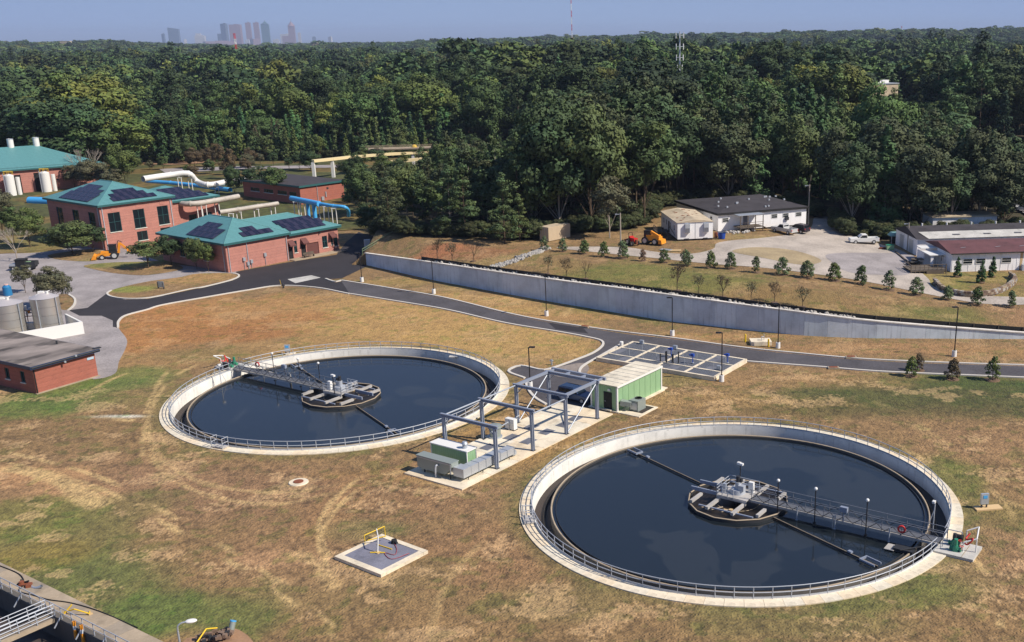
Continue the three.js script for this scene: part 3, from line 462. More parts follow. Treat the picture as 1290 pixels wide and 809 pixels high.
  const mt = thing('standby_motor', `black pump motor on a stand ${where}`, 'motor', ...at); part('body', [bar([20.9, 0.8, -0.75], [21.6, 0.8, -0.75], 0.25, 12), box(0.6, 0.35, 0.4, 21.2, 0.25, -0.75)], M.blackMetal, mt); part('fan_cover', [bar([21.6, 0.8, -0.75], [21.75, 0.8, -0.75], 0.27, 12)], M.darkSteel, mt);
  for (const o of [c, m, pad, gu, hs, mt]) shade(o);
}
makeBridge(0, 'of the farther tank'); makeBridge(1, 'of the nearer tank');

// ---------------------------------------------------------------- the compound between the tanks
const OX = -18.96, ON = 98.6, OA = Math.atan2(0.84, 0.543), comp = [OX, ON, 0, OA];          // local x along the pad, -z across it
const slab = thing('compound_pad', 'long concrete slab under the grey steel frame, dark covers set in it', 'pad', ...comp);
for (let i = 0; i < 6; i++) for (let j = 0; j < 2; j++) part('slab', [box(4.4 - 0.03, 0.3, 4 - 0.03, 2.2 + i * 4.4, -0.16 + (i + j) % 2 * 0.003, -2 - j * 4)], slabM[(i * 2 + j) % 3], slab);
for (const [x, z] of [[10.2, -5.4], [10.2, -2.9], [13.9, -5.2], [13.9, -2.8], [17.3, -2.9], [17.6, -5.4], [20.3, -2.7], [22.6, -2.8]]) { const f = part('floor_cover', [box(1.7, 0.03, 1.15, x, 0.145, z)], M.hatch, slab); part('lip', [box(1.8, 0.02, 0.06, x, 0.15, z - 0.6), box(1.8, 0.02, 0.06, x, 0.15, z + 0.6)], M.greySteel, f); }
const fr = thing('hoist_gantry', 'grey blue open steel hoist frame standing over the concrete pad', 'frame', ...comp);
const postX = [6, 12, 18, 24], ZB = -0.6, ZA = -7.7, FH = 4.4;
for (const x of postX) for (const z of [ZB, ZA]) { const p = part('post', [box(0.1, FH, 0.3, x - 0.13, 0.14, z), box(0.1, FH, 0.3, x + 0.13, 0.14, z), box(0.2, FH, 0.08, x, 0.14, z)], M.greySteel, fr); part('base_plate', [box(0.5, 0.04, 0.5, x, 0.145, z)], M.darkSteel, p); }
for (const x of postX) part('cross_beam', [box(0.28, 0.09, 7.9, x, FH + 0.14, -4.15), box(0.28, 0.09, 7.9, x, FH + 0.4, -4.15), box(0.1, 0.2, 7.9, x, FH + 0.21, -4.15)], M.greySteel, fr);
part('cross_beam', [box(0.28, 0.36, 7.9, 25.3, FH + 0.14, -4.15)], M.greySteel, fr);
for (const z of [-0.6, -3, -5.3, -7.7]) part('spacer', [box(1.1, 0.24, 0.2, 24.65, FH + 0.2, z)], M.greySteel, fr);
for (const z of [ZB, ZA]) part('side_beam', [box(5.8, 0.3, 0.26, 21, FH + 0.18, z)], M.greySteel, fr);
for (const [x0, x1, z] of [[12.1, 17.9, ZB], [6, 12, ZA], [12, 18, ZA]]) part('tie_pipe', [bar([x0, FH + (z === ZA ? 0.3 : -0.1), z], [x1, FH + (z === ZA ? 0.3 : -0.1), z], 0.09, 8)], M.galv, fr);
for (const z of [ZB, ZA]) part('brace', [bar([23.8, FH, z], [18.3, 0.3, z], 0.08, 6)], M.galv, fr);
for (const x of postX) for (const [z, s] of [[ZB, -1], [ZA, 1]]) part('knee_brace', [bar([x, FH - 0.8, z], [x, FH + 0.1, z + s * 0.9], 0.06, 4)], M.greySteel, fr);
part('low_pipe', [bar([11.8, 1.1, -6.4], [18, 1.1, -7.4], 0.08, 8), bar([15.5, 1.1, -6.9], [15.5, 0.1, -6.9], 0.06)], M.galv, fr);
const sh = thing('green_shed', 'large light green steel shed with pale roof and black door', 'shed', ...comp);
{ const x0 = 27.3, x1 = 37.1, z0 = 0, z1 = -3.75, h = 3.0;
  part('foundation', [box(10.4, 0.2, 4.5, 32.2, -0.05, -1.85), box(1.5, 0.16, 1.2, 37.6, -0.04, -0.4)], M.concrete, sh);
  const ww = part('wall', [box(x1 - x0, h, 0.12, 32.2, 0.14, z0 - 0.06), box(x1 - x0, h, 0.12, 32.2, 0.14, z1 + 0.06), box(0.12, h, 3.5, x0 + 0.06, 0.14, -1.875), box(0.12, h, 3.5, x1 - 0.06, 0.14, -1.875)], M.green, sh);
  for (let k = 1; k < 8; k++) part('panel_seam', [box(0.05, h - 0.1, 0.03, x0 + k * 1.22, 0.16, z0 + 0.012)], M.green, ww);
  const r = part('roof', [box(x1 - x0 + 0.24, 0.1, 4.0, 32.2, h + 0.2, -1.875)], M.concreteCool, sh);
  part('roof_edge', [box(x1 - x0 + 0.3, 0.22, 0.06, 32.2, h + 0.06, 0.15), box(x1 - x0 + 0.3, 0.22, 0.06, 32.2, h + 0.06, -3.9)], M.white, r);
  for (let k = 1; k < 8; k++) part('roof_seam', [box(0.06, 0.03, 3.9, x0 + k * 1.22, h + 0.3, -1.875)], M.paleConcrete, r);
  for (const [x, z] of [[x0, z0], [x0, z1], [x1, z0], [x1, z1]]) part('corner_trim', [box(0.2, h, 0.2, x, 0.13, z)], M.white, sh);
  const d = part('door', [box(0.05, 2.1, 1.0, x0 - 0.02, 0.16, -1.35)], M.black, sh); part('handle', [box(0.06, 0.05, 0.14, x0 - 0.07, 1.15, -1.72)], M.galv, d); part('door_frame', [box(0.06, 2.2, 0.08, x0 - 0.02, 0.16, -0.8), box(0.06, 2.2, 0.08, x0 - 0.02, 0.16, -1.9), box(0.06, 0.08, 1.18, x0 - 0.02, 2.28, -1.35)], M.black, d);
  part('wall_lamp', [box(0.15, 0.22, 0.36, x0 - 0.08, 2.55, -1.1)], M.white, sh); part('sill', [box(0.4, 0.14, 1.3, x0 - 0.3, 0.14, -1.3)], M.concrete, sh); shade(sh); }
const cond = thing('cooling_unit', 'grey cooling unit with top fan and elbow duct beside the green shed', 'cooling unit', ...comp);
part('plinth', [box(4.2, 0.14, 2.9, 29.2, -0.03, 1.8)], M.concrete, cond); part('cabinet', [box(1.7, 1.3, 1.3, 29.3, 0.12, 1.55)], M.hopper, cond); part('fan', [cyl(0.42, 0.42, 0.1, 29.6, 1.42, 1.55, 20), cyl(0.3, 0.3, 0.02, 29.6, 1.5, 1.55, 12)], M.blackMetal, cond);
part('duct', [beam([28.4, 1.0, 1.3], [27.9, 1.15, 0.1], 0.8, 0.55), box(0.8, 0.5, 0.7, 28.2, 0.65, 0.35)], M.hopper, cond); part('grille', [box(0.03, 0.8, 0.9, 28.43, 0.35, 1.6)], M.galv, cond); part('gravel_bed', [box(2.6, 0.03, 2.0, 29.6, 0.113, 1.9)], M.sludge, cond); shade(cond);
const ss_ = thing('green_enclosure', 'small dark green equipment enclosure with white flat roof and vent', 'enclosure', ...comp);
part('wall', [box(1.35, 2.0, 5.0, 4.6, 0.2, -5.25)], M.green, ss_); const sr = part('roof', [box(1.6, 0.12, 5.25, 4.6, 2.2, -5.25)], M.white, ss_); part('vent', [cyl(0.26, 0.26, 0.5, 4.5, 2.32, -3.5, 14), cyl(0.34, 0.22, 0.22, 4.5, 2.82, -3.5, 14)], M.galv, sr);
for (const [x, z] of [[3.92, -2.75], [5.28, -2.75], [3.92, -7.75]]) part('corner_trim', [box(0.1, 2.0, 0.1, x, 0.2, z)], M.white, ss_); for (let k = 1; k < 6; k++) part('panel_seam', [box(0.02, 1.9, 0.05, 3.92, 0.22, -2.75 - k * 0.83)], M.green, ss_); part('latch', [box(0.06, 0.2, 0.06, 5.3, 1.1, -3.4)], M.galv, ss_); shade(ss_);
const hop = thing('grey_hopper', 'long grey steel filter box on legs beside the small green enclosure', 'filter box', ...comp);
part('body', [side([[2.35, 0.65], [2.35, 1.75], [-2.4, 1.75], [-2.4, 1.35], [-1.5, 0.45], [2.0, 0.4]], 1.05, 0.03).rotateY(Math.PI / 2).translate(1.75, 0.1, -4.85)], M.hopper, hop);
part('lid', [box(1.2, 0.08, 4.9, 1.75, 1.86, -4.85)], M.hopper, hop); part('rib', [box(0.06, 1.1, 0.12, 1.2, 0.75, -2.55), box(0.06, 0.12, 4.7, 1.19, 1.7, -4.85)], M.galv, hop); part('elbow_pipe', [tube([[1.18, 1.35, -4.2], [0.95, 1.45, -4.25], [0.85, 1.1, -4.3], [0.85, 0.5, -4.3], [0.85, 0.1, -4.3]], 0.1)], M.rail, hop);
for (const [x, z] of [[1.3, -2.7], [2.2, -2.7], [1.3, -6.3], [2.2, -6.3]]) part('leg', [box(0.1, 0.7, 0.1, x, 0.1, z)], M.darkSteel, hop); shade(hop);
const du = thing('air_duct', 'jointed galvanised square air duct on short legs along the pad edge', 'duct', ...comp);
part('elbow', [box(1.15, 0.95, 1.4, 2.0, 0.55, -1.7), bar([1.9, 1.0, -2.4], [1.9, 1.0, -2.7], 0.35, 14)], M.duct, du);
for (let k = 0; k < 6; k++) { const s = part('section', [box(1.1, k > 3 ? 0.75 : 0.95, 1.0, 3.15 + k * 1.13, 0.55, -1.5)], M.duct, du); part('flange', [box(0.05, k > 3 ? 0.85 : 1.05, 1.1, 3.15 + k * 1.13 + 0.56, 0.5, -1.5)], M.galv, s); }
for (const x of [2.2, 4.4, 6.6, 8.6]) part('leg', [box(0.06, 0.45, 0.06, x, 0.14, -1.1), box(0.06, 0.45, 0.06, x, 0.14, -1.9)], M.darkSteel, du); part('end_box', [box(0.6, 0.4, 0.5, 9.6, 0.3, -1.4)], M.galv, du); shade(du);
const gt = thing('round_vessel', 'squat grey round vessel with domed lid on the compound pad', 'vessel', ...comp);
part('body', [cyl(0.62, 0.66, 1.2, 13.0, 0.14, -6.8, 24)], M.hopper, gt); part('lid', [cyl(0.82, 0.78, 0.2, 13.0, 1.34, -6.8, 24), cyl(0.78, 0.3, 0.12, 13.0, 1.54, -6.8, 24)], M.hopper, gt); part('foot_ring', [cyl(0.8, 0.8, 0.14, 13.0, 0.14, -6.8, 24)], M.galv, gt); shade(gt);
const cb = thing('white_cabinet', 'white control cabinet standing on the compound pad behind the round vessel', 'cabinet', ...comp);
part('body', [box(0.6, 1.25, 1.3, 15.9, 0.2, -6.9)], M.white, cb); part('door_seam', [box(0.02, 1.1, 0.03, 15.59, 0.28, -6.9)], M.galv, cb); part('plinth', [box(0.7, 0.08, 1.4, 15.9, 0.14, -6.9)], M.darkSteel, cb); shade(cb);

// ---------------------------------------------------------------- covered basins beside the road
const BO = G(900, 480.5), BE = G(751, 455), bAng = Math.atan2(BE[1] - BO[1], BE[0] - BO[0]), bL = Math.hypot(BE[0] - BO[0], BE[1] - BO[1]);
const bs = thing('grated_basins', 'low concrete basins covered with grey gratings beside the access road', 'basins', ...BO, 0, bAng);      // local x to the far left corner, +z away from the camera
const bW = 9.6, bt = 0.55;
part('wall', [box(bL, bt, 0.35, bL / 2, 0, 0.17), box(bL, bt, 0.35, bL / 2, 0, bW - 0.17), box(0.35, bt, bW - 0.7, 0.17, 0, bW / 2), box(0.35, bt, bW - 0.7, bL - 0.17, 0, bW / 2), box(bL - 0.7, bt - 0.002, 0.3, bL / 2, 0, 2.6), box(bL - 0.7, bt - 0.002, 0.3, bL / 2, 0, 6), ...[0.25, 0.5, 0.75].map(t => box(0.3, bt - 0.004, bW - 0.7, bL * t, 0, bW / 2))], M.concrete, bs);
part('floor', [box(bL - 0.7, 0.1, bW - 0.7, bL / 2, 0, bW / 2)], M.darkConcrete, bs);
for (let i = 0; i < 4; i++) for (const [z, d] of [[1.4, 2.1], [4.3, 3.1], [7.7, 3.1]]) { for (let k = 0; k < 3; k++) { const w = bL / 4 - 0.4; part('grating', [box(w / 3 - 0.05, 0.05, d, bL / 4 * i + 0.22 + w / 3 * (k + 0.5), bt - 0.12 + (k % 2) * 0.004, z)], (i * 3 + k + Math.round(z)) % 5 === 0 ? M.hatch : M.grate, bs); } }
const brl = [], bps = []; for (const z of [2.6, 6]) for (let x = 1.5; x < bL - 1; x += 2.2) bps.push([x, z]);
for (const [x, z] of bps) part('post', [bar([x, bt, z], [x, bt + 1.05, z], 0.035)], M.galv, bs);
for (let k = 0; k < 6; k++) part('valve_stem', [bar([bL * 0.5 + 0.5 - k * 0.5, bt, 2.7 + (k % 2) * 0.6], [bL * 0.5 + 0.5 - k * 0.5, bt + 1.1 + 0.25 * (k % 3), 2.7 + (k % 2) * 0.6], 0.09, 6)], M.darkSteel, bs);
for (const [x, z] of [[bL * 0.52, 5.4], [bL * 0.3, 4.2], [bL * 0.08, 6.6]]) { const a = part('actuator', [bar([x, bt, z], [x, bt + 0.95, z], 0.06), box(0.42, 0.36, 0.34, x, bt + 0.95, z), bar([x, bt + 1.1, z], [x + 0.5, bt + 1.1, z], 0.12, 10)], M.blue, bs); part('collar', [cyl(0.2, 0.2, 0.1, x, bt, z)], M.galv, a); }
for (const [x, z] of [[bL * 0.9, 9.1], [bL * 0.6, 9.1], [bL * 0.06, 3.4]]) part('junction_box', [box(0.6, 0.5, 0.35, x, bt, z)], M.galv, bs);
shade(bs);
const kb = thing('white_bollard', 'short white block standing at the corner of the basins by the road junction', 'bollard', ...G(783, 437)); part('post', [cyl(0.28, 0.28, 0.75, 0, 0, 0, 14)], M.white, kb); part('cap', [cyl(0.28, 0.2, 0.06, 0, 0.75, 0, 14)], M.white, kb);

// ---------------------------------------------------------------- lamps along the road
function roadLamp(px_, py, label, turn, pole = 5.7) {
  const l = thing('road_lamp', label, 'street lamp', ...G(px_, py), 0, turn, 'black road lamps on white footings');
  part('footing', [cyl(0.34, 0.32, 0.85, 0, 0, 0, 16)], M.white, l); part('pole', [box(0.13, pole, 0.13, 0, 0.85, 0)], M.blackMetal, l); part('base_plate', [box(0.3, 0.05, 0.3, 0, 0.85, 0)], M.blackMetal, l);
  const h = part('lamp_head', [box(0.75, 0.14, 0.36, -0.45, pole + 0.8, 0), box(0.2, 0.08, 0.1, -0.1, pole + 0.78, 0)], M.blackMetal, l); part('lens', [box(0.5, 0.03, 0.28, -0.5, pole + 0.77, 0)], M.lampGlobe, h); return shade(l);
}
roadLamp(546.5, 370, 'black road lamp before the retaining wall, second from its left end', 0.2, 5.2); roadLamp(688.5, 398, 'black road lamp below the middle of the retaining wall', 0.1, 5.9); roadLamp(847, 423, 'black road lamp across the road from the basins', 0, 5.0);
roadLamp(980, 438.5, 'black road lamp beside the yellow bollards and utility slab', 0, 5.7); roadLamp(1202, 449, 'black road lamp near the low end of the retaining wall', 0, 6.2); roadLamp(909, 480.5, 'black road lamp at the front corner of the grated basins', 0, 5.7);
roadLamp(668, 489, 'black road lamp beside the driveway behind the steel frame', Math.PI, 4.6); roadLamp(456, 355, 'black road lamp at the left end of the retaining wall', 0.2, 4.6);
{ const l = thing('white_lamp', 'white curved street lamp rising from the bottom edge of the grass', 'street lamp', ...G(232, 845), 0, 0.3); const hd = heightAt(G(232, 845)[1], 783);
  part('pole', [bar([0, 0, 0], [0, hd - 0.5, 0], 0.09, 8, 0.07), tube([[0, hd - 0.5, 0], [0.05, hd - 0.1, 0], [0.3, hd + 0.1, 0], [0.7, hd + 0.15, 0]], 0.06)], M.galv, l); part('lamp_head', [new THREE.SphereGeometry(0.3, 12, 8).scale(1.4, 0.5, 0.8).translate(0.95, hd + 0.15, 0)], M.lampGlobe, l); shade(l); }

// ---------------------------------------------------------------- signs, posts, pads and small things on the lawn
function console_(px_, py, label, h, slabW) {
  const c = thing('instrument_post', label, 'instrument', ...G(px_, py), 0, 0.15); part('slab', [box(slabW, 0.16, 1.0, 0.35, -0.02, 0)], slabW > 1.5 ? mat('warmPad', C(222, 190, 140), 0.9) : M.concrete, c);
  part('stand', [box(0.12, h - 0.4, 0.12, -0.3, 0.14, 0), box(0.12, h - 0.4, 0.12, 0.2, 0.14, 0)], M.darkSteel, c); const p = part('panel', [box(0.75, h * 0.7, 0.28, -0.05, h * 0.34, 0)], M.duct, c); part('screen', [box(0.4, 0.3, 0.03, -0.05, h * 0.34 + h * 0.4, 0.15)], M.pipeBlue, p); return shade(c);
}
console_(1240, 641, 'upright instrument panel with blue top on a tan slab by the nearer tank', 1.5, 2.6); console_(363, 446.5, 'upright grey instrument panel beside the railing of the farther tank', 1.35, 1.3);
const hp = thing('valve_chamber', 'square concrete chamber with grey cover set in the foreground grass', 'chamber', ...G(481, 701), 0, Math.atan2(80.72 - 83.95, -22.52 + 27.12));
part('curb', [box(5.9, 0.3, 0.6, 0, 0, 2.4), box(5.9, 0.3, 0.5, 0, 0, -2.4), box(0.5, 0.298, 4.25, -2.7, 0, 0), box(0.6, 0.298, 4.25, 2.65, 0, 0)], M.concrete, hp);
for (let i = 0; i < 4; i++) part('cover_plate', [box(1.17, 0.06, 4.2, -1.84 + i * 1.2, 0.22 + (i % 2) * 0.004, 0)], mat('coverGrey', C(150, 150, 164), 0.6, { map: grime }), hp); shade(hp);
{ const at = [...G(481, 701), 0.28, hp.rotation.y];
  const b = thing('yellow_barrier', 'yellow pipe barrier around the open corner of the grey chamber cover', 'barrier', ...at);
  part('rail', [bar([-2.6, 0.85, -0.4], [-2.2, 1.05, -2.4], 0.05), bar([-2.6, 0, -0.4], [-2.6, 0.85, -0.4], 0.035), bar([-2.2, 0, -2.4], [-2.2, 1.05, -2.4], 0.035), bar([-2.5, 0.35, -0.4], [-1.5, 0.5, -1.8], 0.05)], M.yellow, b); part('rail', [bar([-0.9, 0.05, 0.5], [0.2, 0.05, -0.2], 0.06), bar([-1.6, 0.05, -0.9], [0.2, 0.05, -1.0], 0.05)], M.yellow, b); shade(b);
  const p = thing('sump_hoist', 'pale hoist post standing on the grey chamber cover', 'hoist', ...at); part('mast', [bar([-0.4, 0, 0.1], [-0.5, 1.4, -0.2], 0.06), bar([-0.5, 1.4, -0.2], [-1.6, 1.5, -1.0], 0.05)], M.white, p); part('foot', [box(0.5, 0.08, 0.4, -0.4, 0, 0.1)], M.tan, p); shade(p);
  const q = thing('black_pump', 'small black pump on the back corner of the grey chamber cover', 'pump', ...at); part('body', [cyl(0.3, 0.24, 0.35, -0.6, 0, -2.0, 12)], M.black, q); part('outlet', [bar([-0.6, 0.2, -2.0], [-0.1, 0.2, -1.9], 0.1, 8)], M.darkSteel, q); shade(q);
  solo('red_hose', 'thin red hose lying across the grey chamber cover', 'hose', [tube([[-0.5, 0.03, -1.9], [0.6, 0.03, -1.2], [1.2, 0.03, -0.4], [0.2, 0.03, -0.2], [1.6, 0.03, 0.3], [2.2, 0.12, -1.2]], 0.03, 6).applyMatrix4(new THREE.Matrix4().makeRotationY(at[3]).setPosition(at[0], 0.3, -at[1]))], mat('hoseRed', C(170, 90, 96), 0.7)); }
const us = thing('utility_slab', 'pale concrete utility slab beside the road with small pipes on top', 'slab', ...G(958, 433), 0, 0.05); part('slab', [box(3.0, 0.55, 2.2, 0, 0, 0)], M.concrete, us); part('pipe', [bar([0.5, 0.55, 0], [0.5, 1.5, 0], 0.05), bar([0.1, 0.55, 0.3], [0.1, 1.2, 0.3], 0.05), bar([0.1, 1.1, 0.3], [0.5, 1.1, 0], 0.04)], M.galv, us); shade(us);
for (const [x, y, l] of [[939, 431, 'yellow guard bollard on the left of the pale utility slab'], [968, 437, 'yellow guard bollard at the front right of the pale utility slab']]) { const b = thing('yellow_bollard', l, 'bollard', ...G(x, y)); part('post', [cyl(0.13, 0.13, 1.1, 0, 0, 0, 12)], M.yellow, b); part('cap', [new THREE.SphereGeometry(0.13, 10, 5, 0, TAU, 0, Math.PI / 2).translate(0, 1.1, 0)], M.yellow, b); }
for (const [x, y, a, l] of [[1072, 451, 0, 'brown kerb inlet slab on the far side of the road near its right half'], [1050, 464.5, 0, 'red brown kerb inlet on the near side of the road'], [737, 412.5, -0.5, 'rusty kerb inlet on the far side above the road junction']]) { const b = thing('kerb_inlet', l, 'drain', ...G(x, y), 0, a); part('frame', [box(1.5, 0.22, 0.8, 0, 0, 0)], M.oldConcrete, b); part('cover', [box(1.1, 0.05, 0.5, 0, 0.22, 0)], M.rust, b); }
{ const b = thing('sign_frame', 'small folding board standing on the grass island', 'board', ...G(203, 364), 0, -0.3); part('panel', [box(1.3, 1.1, 0.06, 0, 0.3, 0)], M.duct, b); part('leg', [box(0.08, 1.2, 0.3, -0.6, 0, 0), box(0.08, 1.2, 0.3, 0.6, 0, 0)], M.darkSteel, b); }
{ const h = thing('fire_hydrant', 'small dark hydrant at the kerb below the pale pavement patch', 'hydrant', ...G(357, 363)); part('body', [cyl(0.16, 0.16, 0.7, 0, 0, 0), new THREE.SphereGeometry(0.17, 10, 6).translate(0, 0.72, 0)], M.darkSteel, h); part('outlet', [bar([-0.28, 0.5, 0], [0.28, 0.5, 0], 0.09, 8)], M.darkSteel, h); part('marker_rod', [bar([-0.3, 0, 0], [-0.5, 1.5, 0], 0.03)], M.yellow, h); }
{ const w = solo('survey_slab', 'small flat pale slab in the grass behind the farther tank', 'slab', [box(2.4, 0.12, 1.2, G(577, 449)[0], 0, -G(577, 449)[1])], M.paleConcrete); }
{ const m = thing('manhole_cover', 'round pale manhole with rusty centre in the grass below the farther tank', 'manhole', ...G(376, 608)); part('collar', [cyl(1.0, 0.95, 0.1, 0, 0, 0, 24)], M.concrete, m); part('cover', [cyl(0.5, 0.5, 0.06, 0, 0.1, 0, 20)], M.rust, m); shade(m); }
{ const v = thing('pipe_stub', 'short pale pipe stub at the kerb beside the driveway', 'pipe', ...G(695, 460)); part('pipe', [cyl(0.12, 0.12, 0.8, 0, 0, 0)], M.galv, v); part('valve', [bar([-0.25, 0.6, 0], [0.25, 0.6, 0], 0.09, 8)], M.galv, v); }

// ---------------------------------------------------------------- old basin in the near corner
{ const a = G(0, 738), b = G(139.5, 809), L = Math.hypot(b[0] - a[0], b[1] - a[1]), ang = Math.atan2(b[1] - a[1], b[0] - a[0]), at = [...a, 0, ang];       // local x along the rim, +z into the basin
  mat('oldSlab', C(182, 168, 148), 0.92, { map: grime }); const o = thing('old_basin', 'weathered concrete basin with railing in the near corner', 'basin', ...at);
  for (let k = -5; k < 12; k++) part('slab', [box(1.96, 0.3, 2.0, k * 2 + 1, -0.14, -1.02)], (k + 8) % 3 ? M.oldConcrete : M.oldSlab, o);
  part('wall', [box(34, 3.4, 0.35, 8, -3.25, 0.17), box(34, 0.2, 0.5, 8, -0.02, 0.2)], M.darkConcrete, o);
  part('far_wall', [box(34, 3, 0.3, 8, -3.2, 8.8)], M.darkConcrete, o); part('floor', [box(34, 0.2, 8.7, 8, -3.3, 4.5)], M.darkConcrete, o);
  const rl = part('railing', [bar([-9, 1.2, 0.3], [24, 1.2, 0.3], 0.04), bar([-9, 0.7, 0.3], [24, 0.7, 0.3], 0.035)], M.rail, o); for (let x = -8; x < 24; x += 1.5) part('post', [bar([x, 0.1, 0.3], [x, 1.2, 0.3], 0.04), ...((x + 8) % 3 < 1 ? [bar([x, 0.5, 0.3], [x - 0.2, -0.4, 0.9], 0.06)] : [])], M.rail, rl);
  struct('water', [new THREE.PlaneGeometry(34, 8.6).rotateX(-Math.PI / 2).translate(8, -1.9, 4.6).applyMatrix4(new THREE.Matrix4().makeRotationY(ang).setPosition(a[0], 0, -a[1]))], mat('oldWater', C(92, 82, 76), 0.5, { map: grime }));
  const bx = (() => { const p = G(66, 778); return Math.hypot(p[0] - a[0], p[1] - a[1]); })();
  const g = thing('basin_walkway', 'railed concrete footbridge crossing the old basin', 'footbridge', ...at); part('deck', [box(1.3, 0.35, 8.6, bx - 0.2, -0.25, 4.6)], M.oldConcrete, g);
  for (const s of [-1, 1]) { part('railing', [0.35, 0.65, 0.95, 1.25].map(y => bar([bx - 0.2 + s * 0.62, y, 0.4], [bx - 0.2 + s * 0.62, y, 8.8], 0.04)), M.rail, g); for (let z = 0.4; z < 9; z += 1.4) part('post', [bar([bx - 0.2 + s * 0.62, 0.1, z], [bx - 0.2 + s * 0.62, 1.27, z], 0.045)], M.rail, g); } shade(g);
  const cable = (nm, lab, m, pts, r) => solo(nm, lab, nm === 'black_cable' ? 'cable' : 'hose', [tube(pts, r, 6).applyMatrix4(new THREE.Matrix4().makeRotationY(ang).setPosition(a[0], 0, -a[1]))], m);
  cable('black_cable', 'long black cable lying on the walkway beside the old basin', M.black, [[-4, 0.2, -1.6], [0, 0.2, -1.7], [2.0, 0.22, -0.9], [2.6, 0.22, -0.2], [4.5, 0.2, -0.5], [6.0, 0.22, -0.7], [8, 0.2, -1.4], [11, 0.2, -1.9], [16, 0.1, -2.2]], 0.05);
  const yf = thing('yellow_hoist', 'folded yellow pipe frame lying on the old basin walkway', 'frame', ...at); part('frame', [bar([bx + 0.5, 0.3, -0.3], [bx + 1.5, 0.7, -0.6], 0.06), bar([bx + 1.5, 0.7, -0.6], [bx + 2.4, 0.3, -1.2], 0.06), bar([bx + 0.7, 0.25, -0.1], [bx + 1.0, 0.9, -0.7], 0.06), bar([bx + 2.4, 0.3, -1.2], [bx + 1.9, 0.2, -1.5], 0.06)], M.yellow, yf); part('foot', [box(0.3, 0.12, 0.3, bx + 0.5, 0.16, -0.3), box(0.3, 0.12, 0.3, bx + 2.3, 0.16, -1.3)], M.tan, yf);
  for (const [d, l] of [[3.35, 'orange and white marker post clipped to the basin rail, first of the pair'], [4.35, 'orange and white marker post clipped to the basin rail, second of the pair']]) { const c = thing('marker_post', l, 'marker post', ...at); part('tube', [bar([bx + d, -0.7, 0.55], [bx + d - 0.1, 0.7, 0.45], 0.13, 10)], M.orange, c); part('band', [bar([bx + d - 0.04, 0.05, 0.5], [bx + d - 0.06, 0.35, 0.48], 0.135, 10)], M.white, c); }
  const jp = thing('wrecked_pump', 'rusty broken pump with a bent pale pipe on the walkway edge', 'pump', ...G(38, 741), 0, -0.4); part('body', [box(0.9, 0.3, 0.5, -0.5, 0.02, 0, 0.4), cyl(0.25, 0.2, 0.4, -0.8, 0.1, 0.1, 10), box(0.4, 0.35, 0.4, 0, 0.05, 0.1, 0.8)], M.rust, jp); part('frame', [bar([-1.2, 0.2, 0.2], [-0.3, 0.5, -0.2], 0.08), bar([-1.1, 0.5, -0.1], [-0.6, 0.1, 0.2], 0.07)], M.black, jp); part('pipe', [tube([[0.1, 0.15, 0], [0.6, 0.15, 0.05], [1.0, 0.25, 0], [1.3, 0.4, -0.1]], 0.12)], M.galv, jp); shade(jp); shade(o);
  // the dug-out at the bottom edge
  struct('bare_patch', drape(smoothLine(px(222, 835, 232, 806, 250, 801, 264, 802, 280, 790, 296, 792, 312, 801, 326, 835), true), 0.02), M.clay);
  const db = thing('scrap_heap', 'heap of dark rubble and broken fittings on bare clay at the bottom edge', 'scrap heap', ...G(272, 806), 0, 0.6); const br = []; for (let k = 0; k < 40; k++) br.push(box(R(0.1, 0.4), R(0.1, 0.3), R(0.1, 0.4), R(-1.2, 1.2), R(0, 0.35), R(-0.7, 0.7), R(0, 3))); part('rubble', br, M.stone, db); const b2 = []; for (let k = 0; k < 22; k++) b2.push(box(R(0.1, 0.35), R(0.1, 0.25), R(0.1, 0.3), R(-1.1, 1.1), R(0.1, 0.45), R(-0.6, 0.6), R(0, 3))); part('dark_rubble', b2, M.darkSteel, db); part('yellow_pipe', [bar([-1.6, 0.3, 0.5], [-0.5, 0.9, -0.4], 0.06), bar([-0.5, 0.9, -0.4], [0.3, 0.6, -0.6], 0.06)], M.yellow, db); shade(db);
  const bp = thing('blue_pipe', 'short pale blue pipe standing in the bottom clay patch beside the rubble', 'pipe', ...G(290, 800), 0, 0.2); part('barrel', [bar([0, 0, 0], [0.25, 0.9, -0.4], 0.22, 12)], M.hopper, bp); part('lining', [bar([0.25, 0.9, -0.4], [0.27, 0.97, -0.43], 0.24, 12)], M.pipeBlue, bp); }
